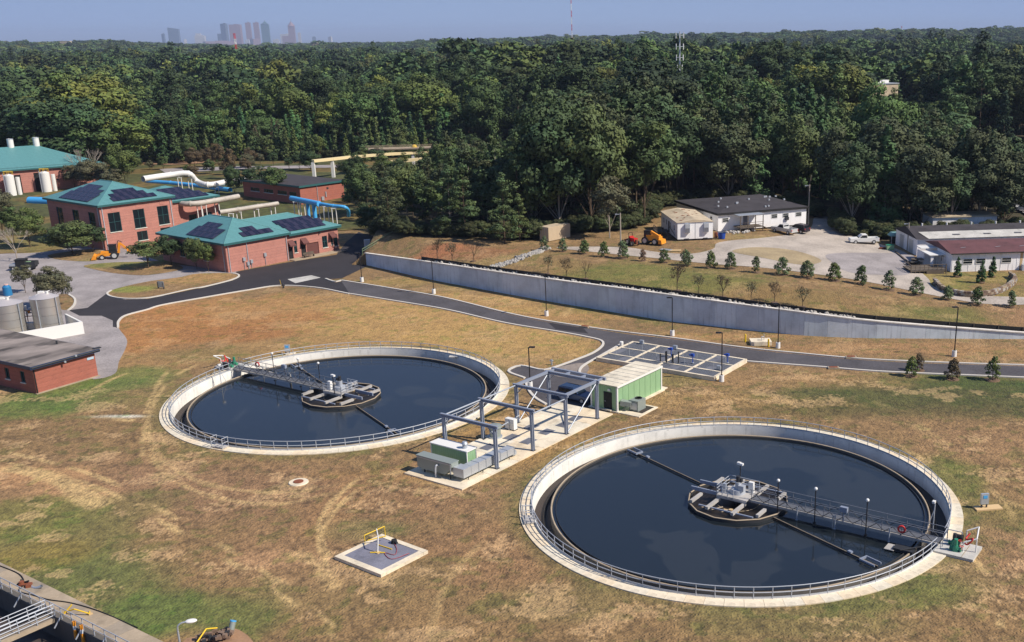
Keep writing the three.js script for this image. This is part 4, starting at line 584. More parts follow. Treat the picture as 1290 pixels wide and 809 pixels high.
// ---------------------------------------------------------------- retaining wall
{ const w = thing('retaining_wall', 'long grey concrete retaining wall stepping down to the right', 'wall', 0, 0), cap = [];
  let x = -56.3; const L = [[x, wallN(x)]]; while (x < 112) { const s = (wallN(x + 0.5) - wallN(x)) / 0.5; x += 3.6 / Math.hypot(1, s); L.push([x, wallN(x)]); }
  const pm = [M.greyWall, mat('greyWallDark', C(208, 218, 226, 0.9), 0.9, { map: streak }), mat('greyWallPale', C(220, 230, 236, 0.9), 0.9, { map: streak })];
  for (let i = 0; i < L.length - 1; i++) { const p = L[i], q = L[i + 1], dx = q[0] - p[0], dn = q[1] - p[1], l = Math.hypot(dx, dn), g = 0.012, ux = dx / l * g, un = dn / l * g, bx = -dn / l * 0.4, bn = dx / l * 0.4, t0 = wallTop(p[0]), t1 = wallTop(q[0]);
    const A = [p[0] + ux, p[1] + un], B = [q[0] - ux, q[1] - un], v = [[A[0], -0.4, -A[1]], [B[0], -0.4, -B[1]], [B[0], t1, -B[1]], [A[0], t0, -A[1]], [A[0] + bx, -0.4, -A[1] - bn], [B[0] + bx, -0.4, -B[1] - bn], [B[0] + bx, t1, -B[1] - bn], [A[0] + bx, t0, -A[1] - bn]];
    part('panel', [quadGeo(v, [[0, 1, 2, 3], [5, 4, 7, 6], [3, 2, 6, 7], [4, 0, 3, 7], [1, 5, 6, 2]])], pm[Math.floor(R(0, 3))], w); }
  part('coping', [ribbon(L.map(p => [p[0], p[1] + 0.2]), 0.62, 0.16, 0.002, (x, n) => wallTop(x))], M.kerb, w);
  const f = thing('silt_fence', 'low black fabric fence running along the top of the retaining wall', 'fence', 0, 0), fl = L.filter(p => p[0] > -44).map(p => [p[0], p[1] + 1.0]);
  part('fabric', [ribbon(fl, 0.1, 0.75, -0.1, (x, n) => T(x, n))], M.black, f); for (let i = 0; i < fl.length; i += 1) { const [a, b] = fl[i], h = T(a, b); part('post', [bar([a, h - 0.1, -b + 0.1], [a, h + 0.8, -b + 0.1], 0.04, 4)], M.wood, f); }
  const rr = new THREE.InstancedMesh(metres(new THREE.DodecahedronGeometry(0.3, 0)), M.rock, 900); rr.name = 'riprap'; tag(rr, 'strip of loose pale stones along the wall top and up the bank', 'stones', null, 'stuff');
  const o = new THREE.Object3D(), path = smoothLine(pxT(615, 338, 640, 332, 662, 323, 690, 313), false, 0.3);
  for (let i = 0; i < 900; i++) { let a, b; if (i < 520) { [a, b] = path[Math.floor(rng() * path.length)]; a += R(-0.7, 0.7); b += R(-0.8, 0.8); } else { a = R(-40, 30); b = wallN(a) + R(0.5, 1.6); } o.position.set(a, T(a, b) + R(-0.02, 0.12), -b); o.rotation.set(R(0, 3), R(0, 3), R(0, 3)); o.scale.set(R(0.5, 1.5), R(0.4, 1.1), R(0.5, 1.5)); o.updateMatrix(); rr.setMatrixAt(i, o.matrix); } scene.add(shade(rr));
  const gr = thing('guard_rail', 'green metal guard rail at the left end of the wall top', 'guard rail', 0, 0), ga = [-57.2, 211.4], gb = [-51, 221]; const h0 = T(...ga), h1 = T(...gb); part('rail', [bar([ga[0], h0 + 1, -ga[1]], [gb[0], h1 + 1, -gb[1]], 0.07), bar([ga[0], h0 + 0.55, -ga[1]], [gb[0], h1 + 0.55, -gb[1]], 0.06)], mat('fenceGreen', C(110, 130, 96), 0.6), gr); for (let k = 0; k <= 4; k++) { const t = k / 4; part('post', [bar([lerp(ga[0], gb[0], t), lerp(h0, h1, t) - 0.2, -lerp(ga[1], gb[1], t)], [lerp(ga[0], gb[0], t), lerp(h0, h1, t) + 1.05, -lerp(ga[1], gb[1], t)], 0.06)], M.fenceGreen, gr); } }

// ---------------------------------------------------------------- brick buildings
const E1 = Math.atan2(0.815, 0.58);
function roofGeo(x0, x1, z0, z1, y, ph, axis, ends = [1, 1]) {        // z0 front, z1 back
  const hw = (x1 - x0) / 2, hd = (z0 - z1) / 2, xm = (x0 + x1) / 2, zm = (z0 + z1) / 2; let a, b;
  if (axis === 'x') { a = [x0 + (ends[0] ? hd : 0), y + ph, zm]; b = [x1 - (ends[1] ? hd : 0), y + ph, zm]; } else { a = [xm, y + ph, z0 - hw]; b = [xm, y + ph, z1 + hw]; }
  const v = [[x0, y, z0], [x1, y, z0], [x1, y, z1], [x0, y, z1], a, b];
  return axis === 'x' ? quadGeo(v, [[0, 1, 5, 4], [2, 3, 4, 5], [3, 0, 4], [1, 2, 5], [3, 2, 1, 0]]) : quadGeo(v, [[0, 1, 4], [2, 3, 5], [3, 0, 4, 5], [1, 2, 5, 4], [3, 2, 1, 0]]);
}
const solarG = metres(box(0.96, 0.06, 1.6)), cellG = [];
const solarM = [M.solar, mat('solarB', C(38, 38, 58), 0.2, { metalness: 0.2 })];
function solarRows(roof, o, du, dv, rows) {                            // rows: [v, u0, count] on the slope from o
  const D = new THREE.Vector3(...du), V = new THREE.Vector3(...dv).normalize(), Nn = D.clone().cross(V).normalize(); if (Nn.y < 0) Nn.negate();
  const m = new THREE.Matrix4().makeBasis(D, Nn, D.clone().cross(Nn));
  for (const [v, u0, k] of rows) for (let i = 0; i < k; i++) { const p = new THREE.Vector3(...o).addScaledVector(D, u0 + (i + 0.5) * 1.0).addScaledVector(V, v).addScaledVector(Nn, 0.12); const s = part('solar_panel', solarG, solarM[(i + Math.round(v)) % 2], roof); s.applyMatrix4(m.clone().setPosition(p)); }
}
function walls(parent, x0, x1, z0, z1, h, m, front = [], left = []) {  // four brick walls, the front and left ones pierced
  const wall = (len, holes) => { const s = new THREE.Shape([[0, 0], [len, 0], [len, h], [0, h]].map(p => new THREE.Vector2(...p))); for (const [a, b, w, k] of holes) s.holes.push(new THREE.Path([[a, b], [a, b + k], [a + w, b + k], [a + w, b]].map(p => new THREE.Vector2(...p)))); return new THREE.ExtrudeGeometry(s, { depth: 0.35, bevelEnabled: false }); };
  const w = part('wall', [wall(x1 - x0, front).translate(x0, 0, z0 - 0.35), wall(z0 - z1 - 0.7, left).rotateY(-Math.PI / 2).translate(x0 + 0.35, 0, z1 + 0.35), box(0.35, h, z0 - z1 - 0.7, x1 - 0.175, 0, (z0 + z1) / 2), box(x1 - x0, h, 0.35, (x0 + x1) / 2, 0, z1 + 0.175)], m, parent);
  const win = (cx, y, cz, ww, hh, ry, k) => { const f = new THREE.Group(); f.name = 'window'; f.position.set(cx, y, cz); f.rotation.y = ry; parent.add(f); part('pane', [box(ww, hh, 0.04, 0, 0, -0.2)], M.glass, f); part('frame', [box(0.09, hh, 0.12, -ww / 2 + 0.045, 0, -0.14), box(0.09, hh, 0.12, ww / 2 - 0.045, 0, -0.14), box(ww, 0.09, 0.12, 0, hh - 0.09, -0.14), box(ww, 0.09, 0.12, 0, 0, -0.14), box(0.06, hh, 0.06, 0, 0, -0.15), ...(hh > 2 ? [box(ww, 0.06, 0.06, 0, hh / 2, -0.15)] : [])], M.tealDark, f); part('sill', [box(ww + 0.2, 0.12, 0.16, 0, -0.12, 0.06)], M.kerb, f); };
  front.forEach(([a, b, ww, hh, k]) => k || win(x0 + a + ww / 2, b, z0, ww, hh, 0)); left.forEach(([a, b, ww, hh]) => win(x0, b, z1 + 0.35 + a + ww / 2, ww, hh, -Math.PI / 2));
  return w;
}
function eaves(roof, x0, x1, z0, z1, y) { part('fascia', [box(x1 - x0, 0.42, 0.12, (x0 + x1) / 2, y - 0.4, z0 - 0.04), box(x1 - x0, 0.42, 0.12, (x0 + x1) / 2, y - 0.4, z1 + 0.04), box(0.12, 0.42, z0 - z1 - 0.2, x0 + 0.04, y - 0.4, (z0 + z1) / 2), box(0.12, 0.42, z0 - z1 - 0.2, x1 - 0.04, y - 0.4, (z0 + z1) / 2)], M.tealDark, roof); }
const ridgeCap = (roof, p, q) => part('ridge_cap', [bar(p, q, 0.13, 6)], M.teal, roof);
const hdn = (ph, half) => { const l = Math.hypot(ph, half); return [ph / l, half / l]; };
{ // tall brick block
  const b = thing('brick_building', 'tall red brick building with teal hip roof and two solar arrays', 'building', -116.4, 227.9, 0, E1), w = 16.6, d = 21.8, h = 9.6, ph = 3.5, ov = 0.6;
  walls(b, 0, w, 0, -d, h, M.brick, [[1.6, 3.6, 2.7, 4.1], [7.2, 3.6, 2.6, 4.1], [12.8, 3.6, 2.6, 4.1], [7.4, 0.9, 2.4, 2.0], [12.9, 0.9, 2.4, 2.0]], [[3.2, 3.6, 2.6, 4.2], [10, 3.6, 2.6, 4.2], [16.6, 3.6, 2.6, 4.2]]);
  const r = part('roof', [roofGeo(-ov, w + ov, ov, -d - ov, h + 0.02, ph, 'z')], M.teal, b); eaves(r, -ov, w + ov, ov, -d - ov, h);
  ridgeCap(r, [-ov, h, ov], [w / 2, h + ph, ov - w / 2 - ov]); ridgeCap(r, [w + ov, h, ov], [w / 2, h + ph, ov - w / 2 - ov]); ridgeCap(r, [w / 2, h + ph, -w / 2], [w / 2, h + ph, -d + w / 2]);
  const [sn, cs] = hdn(ph, w / 2 + ov);
  solarRows(r, [-ov, h, ov], [1, 0, 0], [0, sn, -cs], [[1.6, 4.0, 10], [3.25, 4.6, 8], [4.9, 6.2, 5]]);
  solarRows(r, [-ov, h, ov], [0, 0, -1], [cs, sn, 0], [[1.6, 5.0, 12], [3.25, 5.0, 12], [4.9, 6.0, 10], [6.5, 9.0, 6]]);
  for (const [x, z] of [[0.5, 0.08], [w - 0.5, 0.08], [-0.08, -0.6]]) part('downspout', [box(0.16, h - 0.4, 0.16, x, 0, z)], M.rail, b); for (const x of [2.9, 8.5, 14]) part('wall_vent', [box(0.8, 1.0, 0.06, x, 8.0, 0.02)], M.brick, b); shade(b);
}
{ // lower link block behind
  const b = thing('brick_building', 'low brick link building with teal roof carrying a large solar array', 'building', -116.4 + 0.58 * 16 - 0.815 * 8, 227.9 + 0.815 * 16 + 0.58 * 8, 0, E1), w = 17, d = 16, h = 7.2, ph = 2.6, ov = 0.5;
  walls(b, 0, w, 0, -d, h, M.brick, [[2, 0, 2.4, 3.2], [9, 1.5, 2, 2], [13, 1.5, 2, 2]], []);
  const r = part('roof', [roofGeo(-ov, w + ov, ov, -d - ov, h + 0.02, ph, 'x')], M.teal, b); eaves(r, -ov, w + ov, ov, -d - ov, h); const [sn, cs] = hdn(ph, d / 2 + ov);
  solarRows(r, [-ov, h, ov], [1, 0, 0], [0, sn, -cs], [[1.4, 2.5, 13], [3.05, 3.0, 12], [4.7, 4.5, 9], [6.3, 6, 6]]); solarRows(r, [-ov, h, ov], [0, 0, -1], [cs, sn, 0], [[1.6, 4, 8], [3.2, 5, 6]]); shade(b);
}
{ // front block with its wing
  const b = thing('brick_building', 'low brick building with teal roof, garage door and maroon awnings', 'building', -81.3, 203.9, 0, E1), w = 14, d = 22, h = 5.7, ph = 3.3, ov = 0.6;
  walls(b, 0, w, 0, -d, h, M.brick, [], [[6, 1.6, 1.6, 2.2], [14, 1.6, 1.6, 2.2]]);
  const r = part('roof', [roofGeo(-ov, w + ov, ov, -d - ov, h + 0.02, ph, 'z')], M.teal, b); eaves(r, -ov, w + ov, ov, -d - ov, h);
  ridgeCap(r, [-ov, h, ov], [w / 2, h + ph, -w / 2]); ridgeCap(r, [w + ov, h, ov], [w / 2, h + ph, -w / 2]); ridgeCap(r, [w / 2, h + ph, -w / 2], [w / 2, h + ph, -d + w / 2]);
  const [sn, cs] = hdn(ph, w / 2 + ov);
  solarRows(r, [-ov, h, ov], [1, 0, 0], [0, sn, -cs], [[1.9, 5.0, 7], [3.55, 6.2, 3]]); solarRows(r, [-ov, h, ov], [0, 0, -1], [cs, sn, 0], [[1.7, 4.5, 9], [3.35, 4.5, 9], [5.0, 7.5, 5]]);
  // wing
  const x1 = 27.2, z0 = -0.7, z1 = -14.5, hh = 5.2, p2 = 3.0;
  walls(b, w, x1, z0, z1, hh, M.brick, [[0.4, 0, 1.2, 2.9, 1], [1.9, 1.2, 0.8, 2.4], [3.6, 0, 1.2, 3.0, 1], [5.0, 0, 3.0, 2.6, 1], [9.0, 1.1, 1.3, 2.4], [11.2, 1.4, 0.5, 2], [12.0, 1.0, 0.9, 2.4]]);
  const r2 = part('roof', [roofGeo(7.5, x1 + ov, z0 + ov, z1 - ov, hh + 0.03, p2, 'x', [0, 1])], M.teal, b); part('fascia', [box(x1 + ov - 14.7, 0.42, 0.12, (x1 + ov + 14.7) / 2, hh - 0.4, z0 + ov - 0.04), box(0.12, 0.42, 14.6, x1 + ov - 0.04, hh - 0.4, -7.6)], M.tealDark, r2);
  const [s2, c2] = hdn(p2, (z0 - z1) / 2 + ov); solarRows(r2, [7.5, hh, z0 + ov], [1, 0, 0], [0, s2, -c2], [[1.7, 8, 9], [3.3, 7.6, 10], [4.9, 7.2, 9]]);
  ridgeCap(r2, [x1 + ov, hh, z0 + ov], [x1 - 6.9, hh + p2, (z0 + z1) / 2]); ridgeCap(r2, [8, hh + p2 + 0.02, -7.6], [x1 - 6.9, hh + p2 + 0.02, -7.6]);
  part('garage_door', [box(3.0, 2.6, 0.06, w + 6.5, 0, z0 - 0.2), ...[0.6, 1.2, 1.8].map(y => box(3.0, 0.04, 0.1, w + 6.5, y, z0 - 0.19))], M.awning, b);
  for (const x of [w + 1.0, w + 4.2]) { part('door', [box(1.16, x > w + 2 ? 2.98 : 2.88, 0.06, x, 0, z0 - 0.2)], M.black, b); }
  for (const x of [w + 1.1, w + 4.3, w + 11.45]) part('awning', [side([[0, 0], [1.0, -0.9], [1.0, -1.15], [0, -1.1]], 1.4).rotateY(-Math.PI / 2).translate(x, x > w + 8 ? 4.1 : 3.9, z0 + 0.02)], M.awning, b);
  for (const [x, y, z] of [[0.5, h, 0.08], [w - 0.3, h, 0.1], [4.6, h, 0.05], [-0.08, h, -0.8]]) part('downspout', [box(0.14, y - 0.4, 0.14, x, 0, z)], M.galv, b);
  for (const [x, y] of [[3.6, 1.7], [5.2, 1.0], [4.4, 0.7], [8.4, 1.8]]) part('meter_box', [box(0.5, 0.7, 0.3, x, y, 0.16), bar([x, 0, 0.1], [x, y, 0.1], 0.05)], M.galv, b); part('pavement', [box(13, 0.16, 2.2, 20.6, 0, 0.5)], M.oldConcrete, b);
  part('wall_lamp', [box(0.2, 0.3, 0.4, w + 8.4, 4.2, z0 + 0.2)], M.darkSteel, b); shade(b);
  const bench = thing('bench', 'pale bench on the paving before the garage door', 'bench', -81.3 + 0.58 * 18.2 + 0.815 * 0.9, 203.9 + 0.815 * 18.2 - 0.58 * 0.9, 0.16, E1); part('seat', [box(2.6, 0.08, 0.5, 0, 0.45, 0)], M.wood, bench); part('leg', [box(0.1, 0.45, 0.45, -1.1, 0, 0)], M.wood, bench); part('leg', [box(0.1, 0.45, 0.45, 1.1, 0, 0)], M.wood, bench); part('backrest', [box(2.6, 0.4, 0.06, 0, 0.6, -0.24)], M.wood, bench);
  const fx = thing('white_box', 'white cabinet in the shade past the end of the garage building', 'cabinet', ...G(463, 313), 0, 0.4); part('body', [box(1.2, 1.8, 0.8, 0, 0.1, 0)], M.white, fx); part('base', [box(1.3, 0.1, 0.9, 0, 0, 0)], M.concrete, fx);
}
{ // far brick block
  const b = thing('brick_building', 'plain brick building with dark flat roof behind the blue pipe', 'building', -93.2, 288.5, 0, E1), w = 14.5, d = 25, h = 5.2;
  walls(b, 0, w, 0, -d, h, M.redBrick, [], [[3, 2.6, 4, 1.0], [9, 2.6, 4, 1.0], [15, 2.6, 4, 1.0], [20, 2.6, 3, 1.0]]);
  const r = part('roof', [box(w + 0.8, 0.3, d + 0.8, w / 2, h, -d / 2)], M.shingle, b); part('fascia', [box(w + 0.9, 0.5, 0.1, w / 2, h - 0.22, 0.45), box(0.1, 0.5, d + 0.8, -0.45, h - 0.22, -d / 2)], M.tealDark, r);
  part('downspout', [box(0.14, h - 0.2, 0.14, 5.5, 0, 0.08)], M.galv, b); part('meter_box', [box(0.8, 1.0, 0.3, 7, 0.8, 0.16), box(0.3, 1.4, 0.2, 8.2, 1.6, 0.12)], M.galv, b); part('wall_vent', [box(0.6, 0.5, 0.1, 9, 3.6, 0.04)], M.darkSteel, b); shade(b);
}
{ // large hall at the left edge
  const A = Math.atan2(0.66, 0.75), w = 44, d = 27, h = 7.8, ph = 5.2, ov = 0.7, b = thing('brick_hall', 'large brick hall with broad teal roof and two white stacks', 'building', -163.8 - 0.75 * w, 326.3 - 0.66 * w, 0, A);
  walls(b, 0, w, 0, -d, h, M.brick, [[25.5, 0, 2.6, 6.4, 1], [19.5, 0, 2.6, 6.2, 1]], []); part('door', [box(2.6, 6.4, 0.1, 26.8, 0, -0.22)], M.black, b); part('door', [box(2.6, 6.2, 0.1, 20.8, 0, -0.22)], M.black, b);
  const r = part('roof', [roofGeo(-ov, w + ov, ov, -d - ov, h + 0.02, ph, 'x')], M.teal, b); eaves(r, -ov, w + ov, ov, -d - ov, h); part('gutter_rail', [bar([0, h + 0.5, 0.1], [w, h + 0.5, 0.1], 0.05)], M.tealDark, r);
  for (const x of [23.8, 30.6]) { const s = part('stack', [cyl(0.85, 0.85, 3.4, x, h + ph - 1.2, -d / 2, 18)], M.white, r); part('rim', [new THREE.TorusGeometry(0.85, 0.08, 6, 18).rotateX(Math.PI / 2).translate(x, h + ph + 2.2, -d / 2)], M.galv, s); }
  for (const x of [w - 0.4]) part('downspout', [box(0.2, h - 0.4, 0.2, x, 0, 0.1)], M.kerb, b); part('wall_vent', [box(0.5, 0.5, 0.1, 31.5, 3.8, 0.04)], M.darkSteel, b); shade(b);
  const loc = (x, z) => [-163.8 - 0.75 * (w - x) + Math.sin(A) * z, 326.3 - 0.66 * (w - x) - Math.cos(A) * z];
  for (const [x, z, l] of [[18.6, 2.6, 'white upright tank with yellow top rail, nearer the left edge, by the brick hall'], [27.8, 2.4, 'white upright tank with yellow top rail beside the black hall door']]) { const t = thing('white_tank', l, 'tank', ...loc(x, z), 0, A, 'white tanks before the hall'); part('shell', [cyl(1.3, 1.3, 6.2, 0, 0.3, 0, 20), cyl(1.3, 0.5, 0.4, 0, 6.5, 0, 20)], M.white, t); part('side_tank', [cyl(0.55, 0.55, 5.6, 2.1, 0.3, 0.2, 14)], M.white, t); part('plinth', [box(5, 0.3, 3.2, 0.6, 0, 0)], M.concrete, t); part('top_rail', [new THREE.TorusGeometry(1.2, 0.05, 5, 18).rotateX(Math.PI / 2).translate(0, 7.6, 0), ...[0, 1, 2, 3, 4, 5].map(k => bar([1.2 * Math.cos(k), 6.7, 1.2 * Math.sin(k)], [1.2 * Math.cos(k), 7.6, 1.2 * Math.sin(k)], 0.05))], M.yellow, t); part('ladder', [bar([-1.4, 0.3, 0.2], [-1.4, 7.2, 0.2], 0.05), bar([-1.4, 0.3, 0.6], [-1.4, 7.2, 0.6], 0.05)], M.rail, t); shade(t); }
}
{ // flat roofed house in the left foreground
  const A = Math.atan2(7.6, 4.2), b = thing('brick_house', 'red brick pump house with stained flat roof at the left edge', 'building', -78.4, 130.3, 0, A), w = 8.6, d = 26, h = 3.45;
  walls(b, 0, w, 0, -d, h, M.redBrick, [], [[d - 6.5, 1.2, 0.9, 1.5], [d - 3.2, 1.2, 0.9, 1.5], [d - 12, 1.2, 0.9, 1.5]]);
  const r = part('roof', [box(w + 0.9, 0.28, d + 0.9, w / 2, h + 0.06, -d / 2)], M.tarRoof, b); part('fascia', [box(w + 1.0, 0.42, 0.08, w / 2, h - 0.1, 0.48), box(0.08, 0.42, d + 0.9, -0.48, h - 0.1, -d / 2), box(0.08, 0.42, d + 0.9, w + 0.48, h - 0.1, -d / 2)], M.darkPaint, r);
  part('gutter', [bar([-0.4, h + 0.14, 0.56], [w + 0.5, h + 0.14, 0.56], 0.1)], M.darkSteel, r); part('scupper', [box(1.0, 0.12, 0.5, w + 0.4, h + 0.3, 0.1)], M.darkSteel, r); part('roof_vent', [cyl(0.12, 0.12, 0.5, 7.8, h + 0.3, -6.6)], M.darkSteel, r); part('flood_lamp', [box(0.25, 0.22, 0.2, 4.0, h - 0.25, 0.65), box(0.25, 0.2, 0.25, 5.6, h + 0.15, 0.6)], M.galv, r);
  part('wall_sign', [box(0.95, 0.32, 0.04, 7.9, 2.5, 0.03)], mat('paleBlue', C(182, 208, 226), 0.6), b); part('corner_pipe', [box(0.12, h, 0.12, 0.1, 0, 0.06)], M.black, b); part('footing', [box(w + 0.3, 0.12, 0.3, w / 2, 0, 0.1)], M.oldConcrete, b); shade(b);
}
// steel silos and their wall
{ const h = thing('containment_wall', 'white low containment wall in front of the steel silos', 'wall', ...G(106, 420.2), 0, dirOf(G(70, 426.7), G(106, 420.2))[0]); part('front', [box(11, 1.9, 0.3, -5.5, 0, 0)], M.white, h); part('side', [box(0.3, 1.898, 7, -0.15, 0, -3.6)], M.white, h); part('floor', [box(10.6, 0.2, 7, -5.6, 0, -3.7)], M.oldConcrete, h); shade(h);
  [[13, 421, 2.6, 4.7, 'squat stainless steel silo at the left edge behind the flat roof'], [63, 417, 2.15, 5.2, 'taller stainless steel silo beside the white wall end']].forEach(([x, y, r, hh, l]) => { const s = thing('steel_silo', l, 'silo', ...G(x, y), 0, 0.3, 'stainless steel silos'); r *= 0.94; for (let k = 0; k < 4; k++) part('ring', [cyl(r, r, hh / 4 - 0.03, 0, 0.2 + k * hh / 4, 0, 36)], M.steel, s); const rf = part('roof', [cyl(r + 0.06, 0.4, 0.7, 0, hh + 0.2, 0, 36)], mat('steelRoof', C(214, 208, 206), 0.5, { metalness: 0.4 }), s); part('top_gear', [box(0.8, 0.4, 0.6, -0.3, hh + 0.7, 0), bar([-1, hh + 0.6, 0.4], [0.9, hh + 1.1, -0.2], 0.08), cyl(0.2, 0.2, 0.5, 0.6, hh + 0.6, 0.3)], M.white, rf); for (const a of [0.6, 1.9, 3.4]) part('pipe', [bar([(r + 0.15) * Math.cos(a), 0, (r + 0.15) * Math.sin(a)], [(r + 0.15) * Math.cos(a), hh + 0.3, (r + 0.15) * Math.sin(a)], 0.09, 8)], M.galv, s); part('base', [cyl(r + 0.2, r + 0.2, 0.2, 0, 0, 0, 36)], M.concrete, s); shade(s); });
  const p = thing('dosing_skid', 'rusty pump skid with white tote between the two steel silos', 'skid', ...G(46, 414), 0, 0.3); part('frame', [box(2.6, 0.12, 2, 0, 0.2, 0), ...[[-1.2, -0.9], [1.2, -0.9], [-1.2, 0.9], [1.2, 0.9]].map(([x, z]) => box(0.1, 3.2, 0.1, x, 0, z)), box(2.6, 0.1, 0.1, 0, 3.1, 0.9), box(2.6, 0.1, 0.1, 0, 2.2, 0.9)], M.rust, p); part('tote', [box(1.2, 1.0, 1.0, -0.5, 0.32, 1.2), ...[0, 1, 2].map(k => box(1.24, 0.05, 1.04, -0.5, 0.45 + k * 0.35, 1.2))], M.white, p); part('vessel', [cyl(0.6, 0.6, 1.9, 0.4, 0.32, 0, 16)], M.darkPaint, p); part('piping', [bar([-1, 2.6, 0.5], [1.2, 2.9, 0.2], 0.12), bar([-0.6, 3.3, 0], [0.8, 3.5, 0.3], 0.12), cyl(0.15, 0.15, 1.6, -0.9, 2.2, 0.2)], M.white, p); part('valve', [new THREE.SphereGeometry(0.3, 10, 8).translate(0.3, 2.5, 0.6), new THREE.SphereGeometry(0.22, 10, 8).translate(-0.5, 2.9, 0.6)], M.orange, p); shade(p); }

// ---------------------------------------------------------------- overhead pipes and the yellow trestle
function pipeRun(name, label, pts, r, m, legs, legM) {
  const o = thing(name, label, 'pipe', 0, 0); part('pipe', [tube(pts.map(p => [p[0], p[2], -p[1]]), r, 14)], m, o);
  for (const [x, n, h] of legs) part('support', [bar([x - 0.5, 0, -n], [x - 0.5, h - r, -n], 0.11, 6), bar([x + 0.5, 0, -n], [x + 0.5, h - r, -n], 0.11, 6), bar([x - 0.7, h - r - 0.1, -n], [x + 0.7, h - r - 0.1, -n], 0.1, 6)], legM, o);
  for (const p of pts.slice(1, -1)) part('flange', [bar([p[0] - 0.12, p[2], -p[1]], [p[0] + 0.12, p[2], -p[1]], r * 1.15, 14)], m, o);
  return shade(o);
}
const at = (x, y, h) => { const p = G(x, y, h); return [p[0], p[1], h]; };
pipeRun('air_pipe', 'white overhead pipe bending down beside the upper teal roof', [at(180, 225.5, 6.5), at(215, 220.5, 6.5), at(238, 219, 6.5), at(247, 228, 4.2), at(262, 233, 3.6), at(290, 228.5, 3.6), at(320, 225, 3.6), at(345, 222, 3.6)], 0.8, M.white, [at(225, 220, 6.5), at(238, 221, 6.0), at(272, 232, 3.6), at(308, 226, 3.6)], M.white);
pipeRun('air_pipe', 'pale stained overhead pipe crossing behind the garage building roof', [at(212, 254.5, 6.4), at(240, 257, 6.4), at(270, 253, 6.4), at(300, 247.5, 6.4)], 0.62, mat('stainedPipe', C(214, 206, 194), 0.6, { map: grime }), [at(222, 254, 6.4), at(250, 256, 6.4), at(256, 255, 6.4), at(272, 252, 6.4)], M.white);
pipeRun('air_pipe', 'second pale overhead pipe just above the garage building roof ridge', [at(276, 267.5, 6.6), at(300, 264, 6.6), at(325, 260, 6.6), at(350, 256.5, 6.6)], 0.5, M.stainedPipe, [at(290, 266, 6.6), at(300, 264, 6.6), at(322, 260.5, 6.6), at(343, 257, 6.6)], M.white);
pipeRun('water_pipe', 'bright blue overhead pipe with drops behind the garage building', [at(366, 249.5, 5), at(380, 252, 5), at(402, 256.5, 5), at(420, 259.5, 4.8), at(434, 261, 4.6), at(438.5, 265, 3.6), at(439, 272, 2)], 0.4, M.pipeBlue, [at(372, 252, 5), at(380, 253, 5), at(404, 257, 5), at(410, 258, 5), at(420, 260, 4.8)], M.white);
{ const b = thing('water_pipe', 'thick bright blue pipe section with two vertical drops by the brick block', 'pipe', 0, 0), p = at(367, 250, 5), q = at(402, 257, 5), d1 = at(387, 254, 5), d2 = at(395, 255.5, 5); part('pipe', [bar([p[0], 5, -p[1]], [q[0], 5, -q[1]], 0.66, 16)], M.pipeBlue, b); part('drop', [bar([d1[0], 0, -d1[1]], [d1[0], 5, -d1[1]], 0.4, 10)], M.pipeBlue, b); part('drop', [bar([d2[0], 0, -d2[1]], [d2[0], 5, -d2[1]], 0.5, 10)], M.pipeBlue, b); shade(b); }
pipeRun('water_pipe', 'blue pipe running low behind the teal link roof', [at(185, 229, 1.6), at(215, 231, 1.6), at(250, 234.5, 1.6), at(290, 239.5, 1.6)], 0.7, M.pipeBlue, [at(215, 231, 1.6), at(250, 234.5, 1.6)], M.white);
{ const b = thing('blue_pipe', 'blue pipe section lying between the brick hall and the tall brick block', 'pipe', 0, 0), p = at(37, 253, 1.2), q = at(66, 254, 1.2); part('pipe', [bar([p[0], 1.2, -p[1]], [q[0], 1.2, -q[1]], 1.1, 16)], M.pipeBlue, b); part('saddle', [box(1, 0.5, 2, p[0], 0, -p[1]), box(1, 0.5, 2, q[0], 0, -q[1])], M.concrete, b); shade(b); }
{ const b = thing('yellow_trestle', 'pale yellow elevated trestle on white columns in front of the conifers', 'trestle', 0, 0), P = [at(394, 203, 7), at(418, 200.5, 7), at(445, 197.5, 7), at(485, 194.5, 7), at(520, 192.5, 7), at(552, 192, 7)]; const dk = mat('trestleYellow', C(238, 220, 170), 0.7);
  for (let i = 0; i < P.length - 1; i++) part('beam', [beam([P[i][0], 7, -P[i][1]], [P[i + 1][0], 7, -P[i + 1][1]], 1.4, 0.8)], dk, b);
  for (const p of P) part('column', [box(0.9, 6.6, 0.9, p[0], 0, -p[1])], M.white, b); part('deck', [beam([P[3][0] - 6, 8.3, -P[3][1] - 3], [P[5][0], 8.3, -P[5][1] - 3], 6, 0.4), ...[0, 1, 2, 3].map(k => bar([P[3][0] - 6, 8.8 + k * 0.3, -P[3][1] + 0.4], [P[5][0], 8.8 + k * 0.3, -P[5][1] + 0.4], 0.06))], M.oldConcrete, b); part('lower_beam', [beam([P[3][0], 4.6, -P[3][1] + 2], [P[5][0], 5.6, -P[5][1] + 2], 1.2, 0.9)], dk, b);
  const yl = thing('yellow_hood', 'small bright yellow hood on the far end of the trestle deck', 'hood', P[4][0], P[4][1] + 3, 8.5); part('hood', [new THREE.SphereGeometry(0.9, 14, 8, 0, TAU, 0, Math.PI / 2)], M.yellow, yl); part('base', [cyl(0.9, 0.9, 0.2, 0, -0.1, 0, 14)], M.yellow, yl); shade(b); shade(yl); }

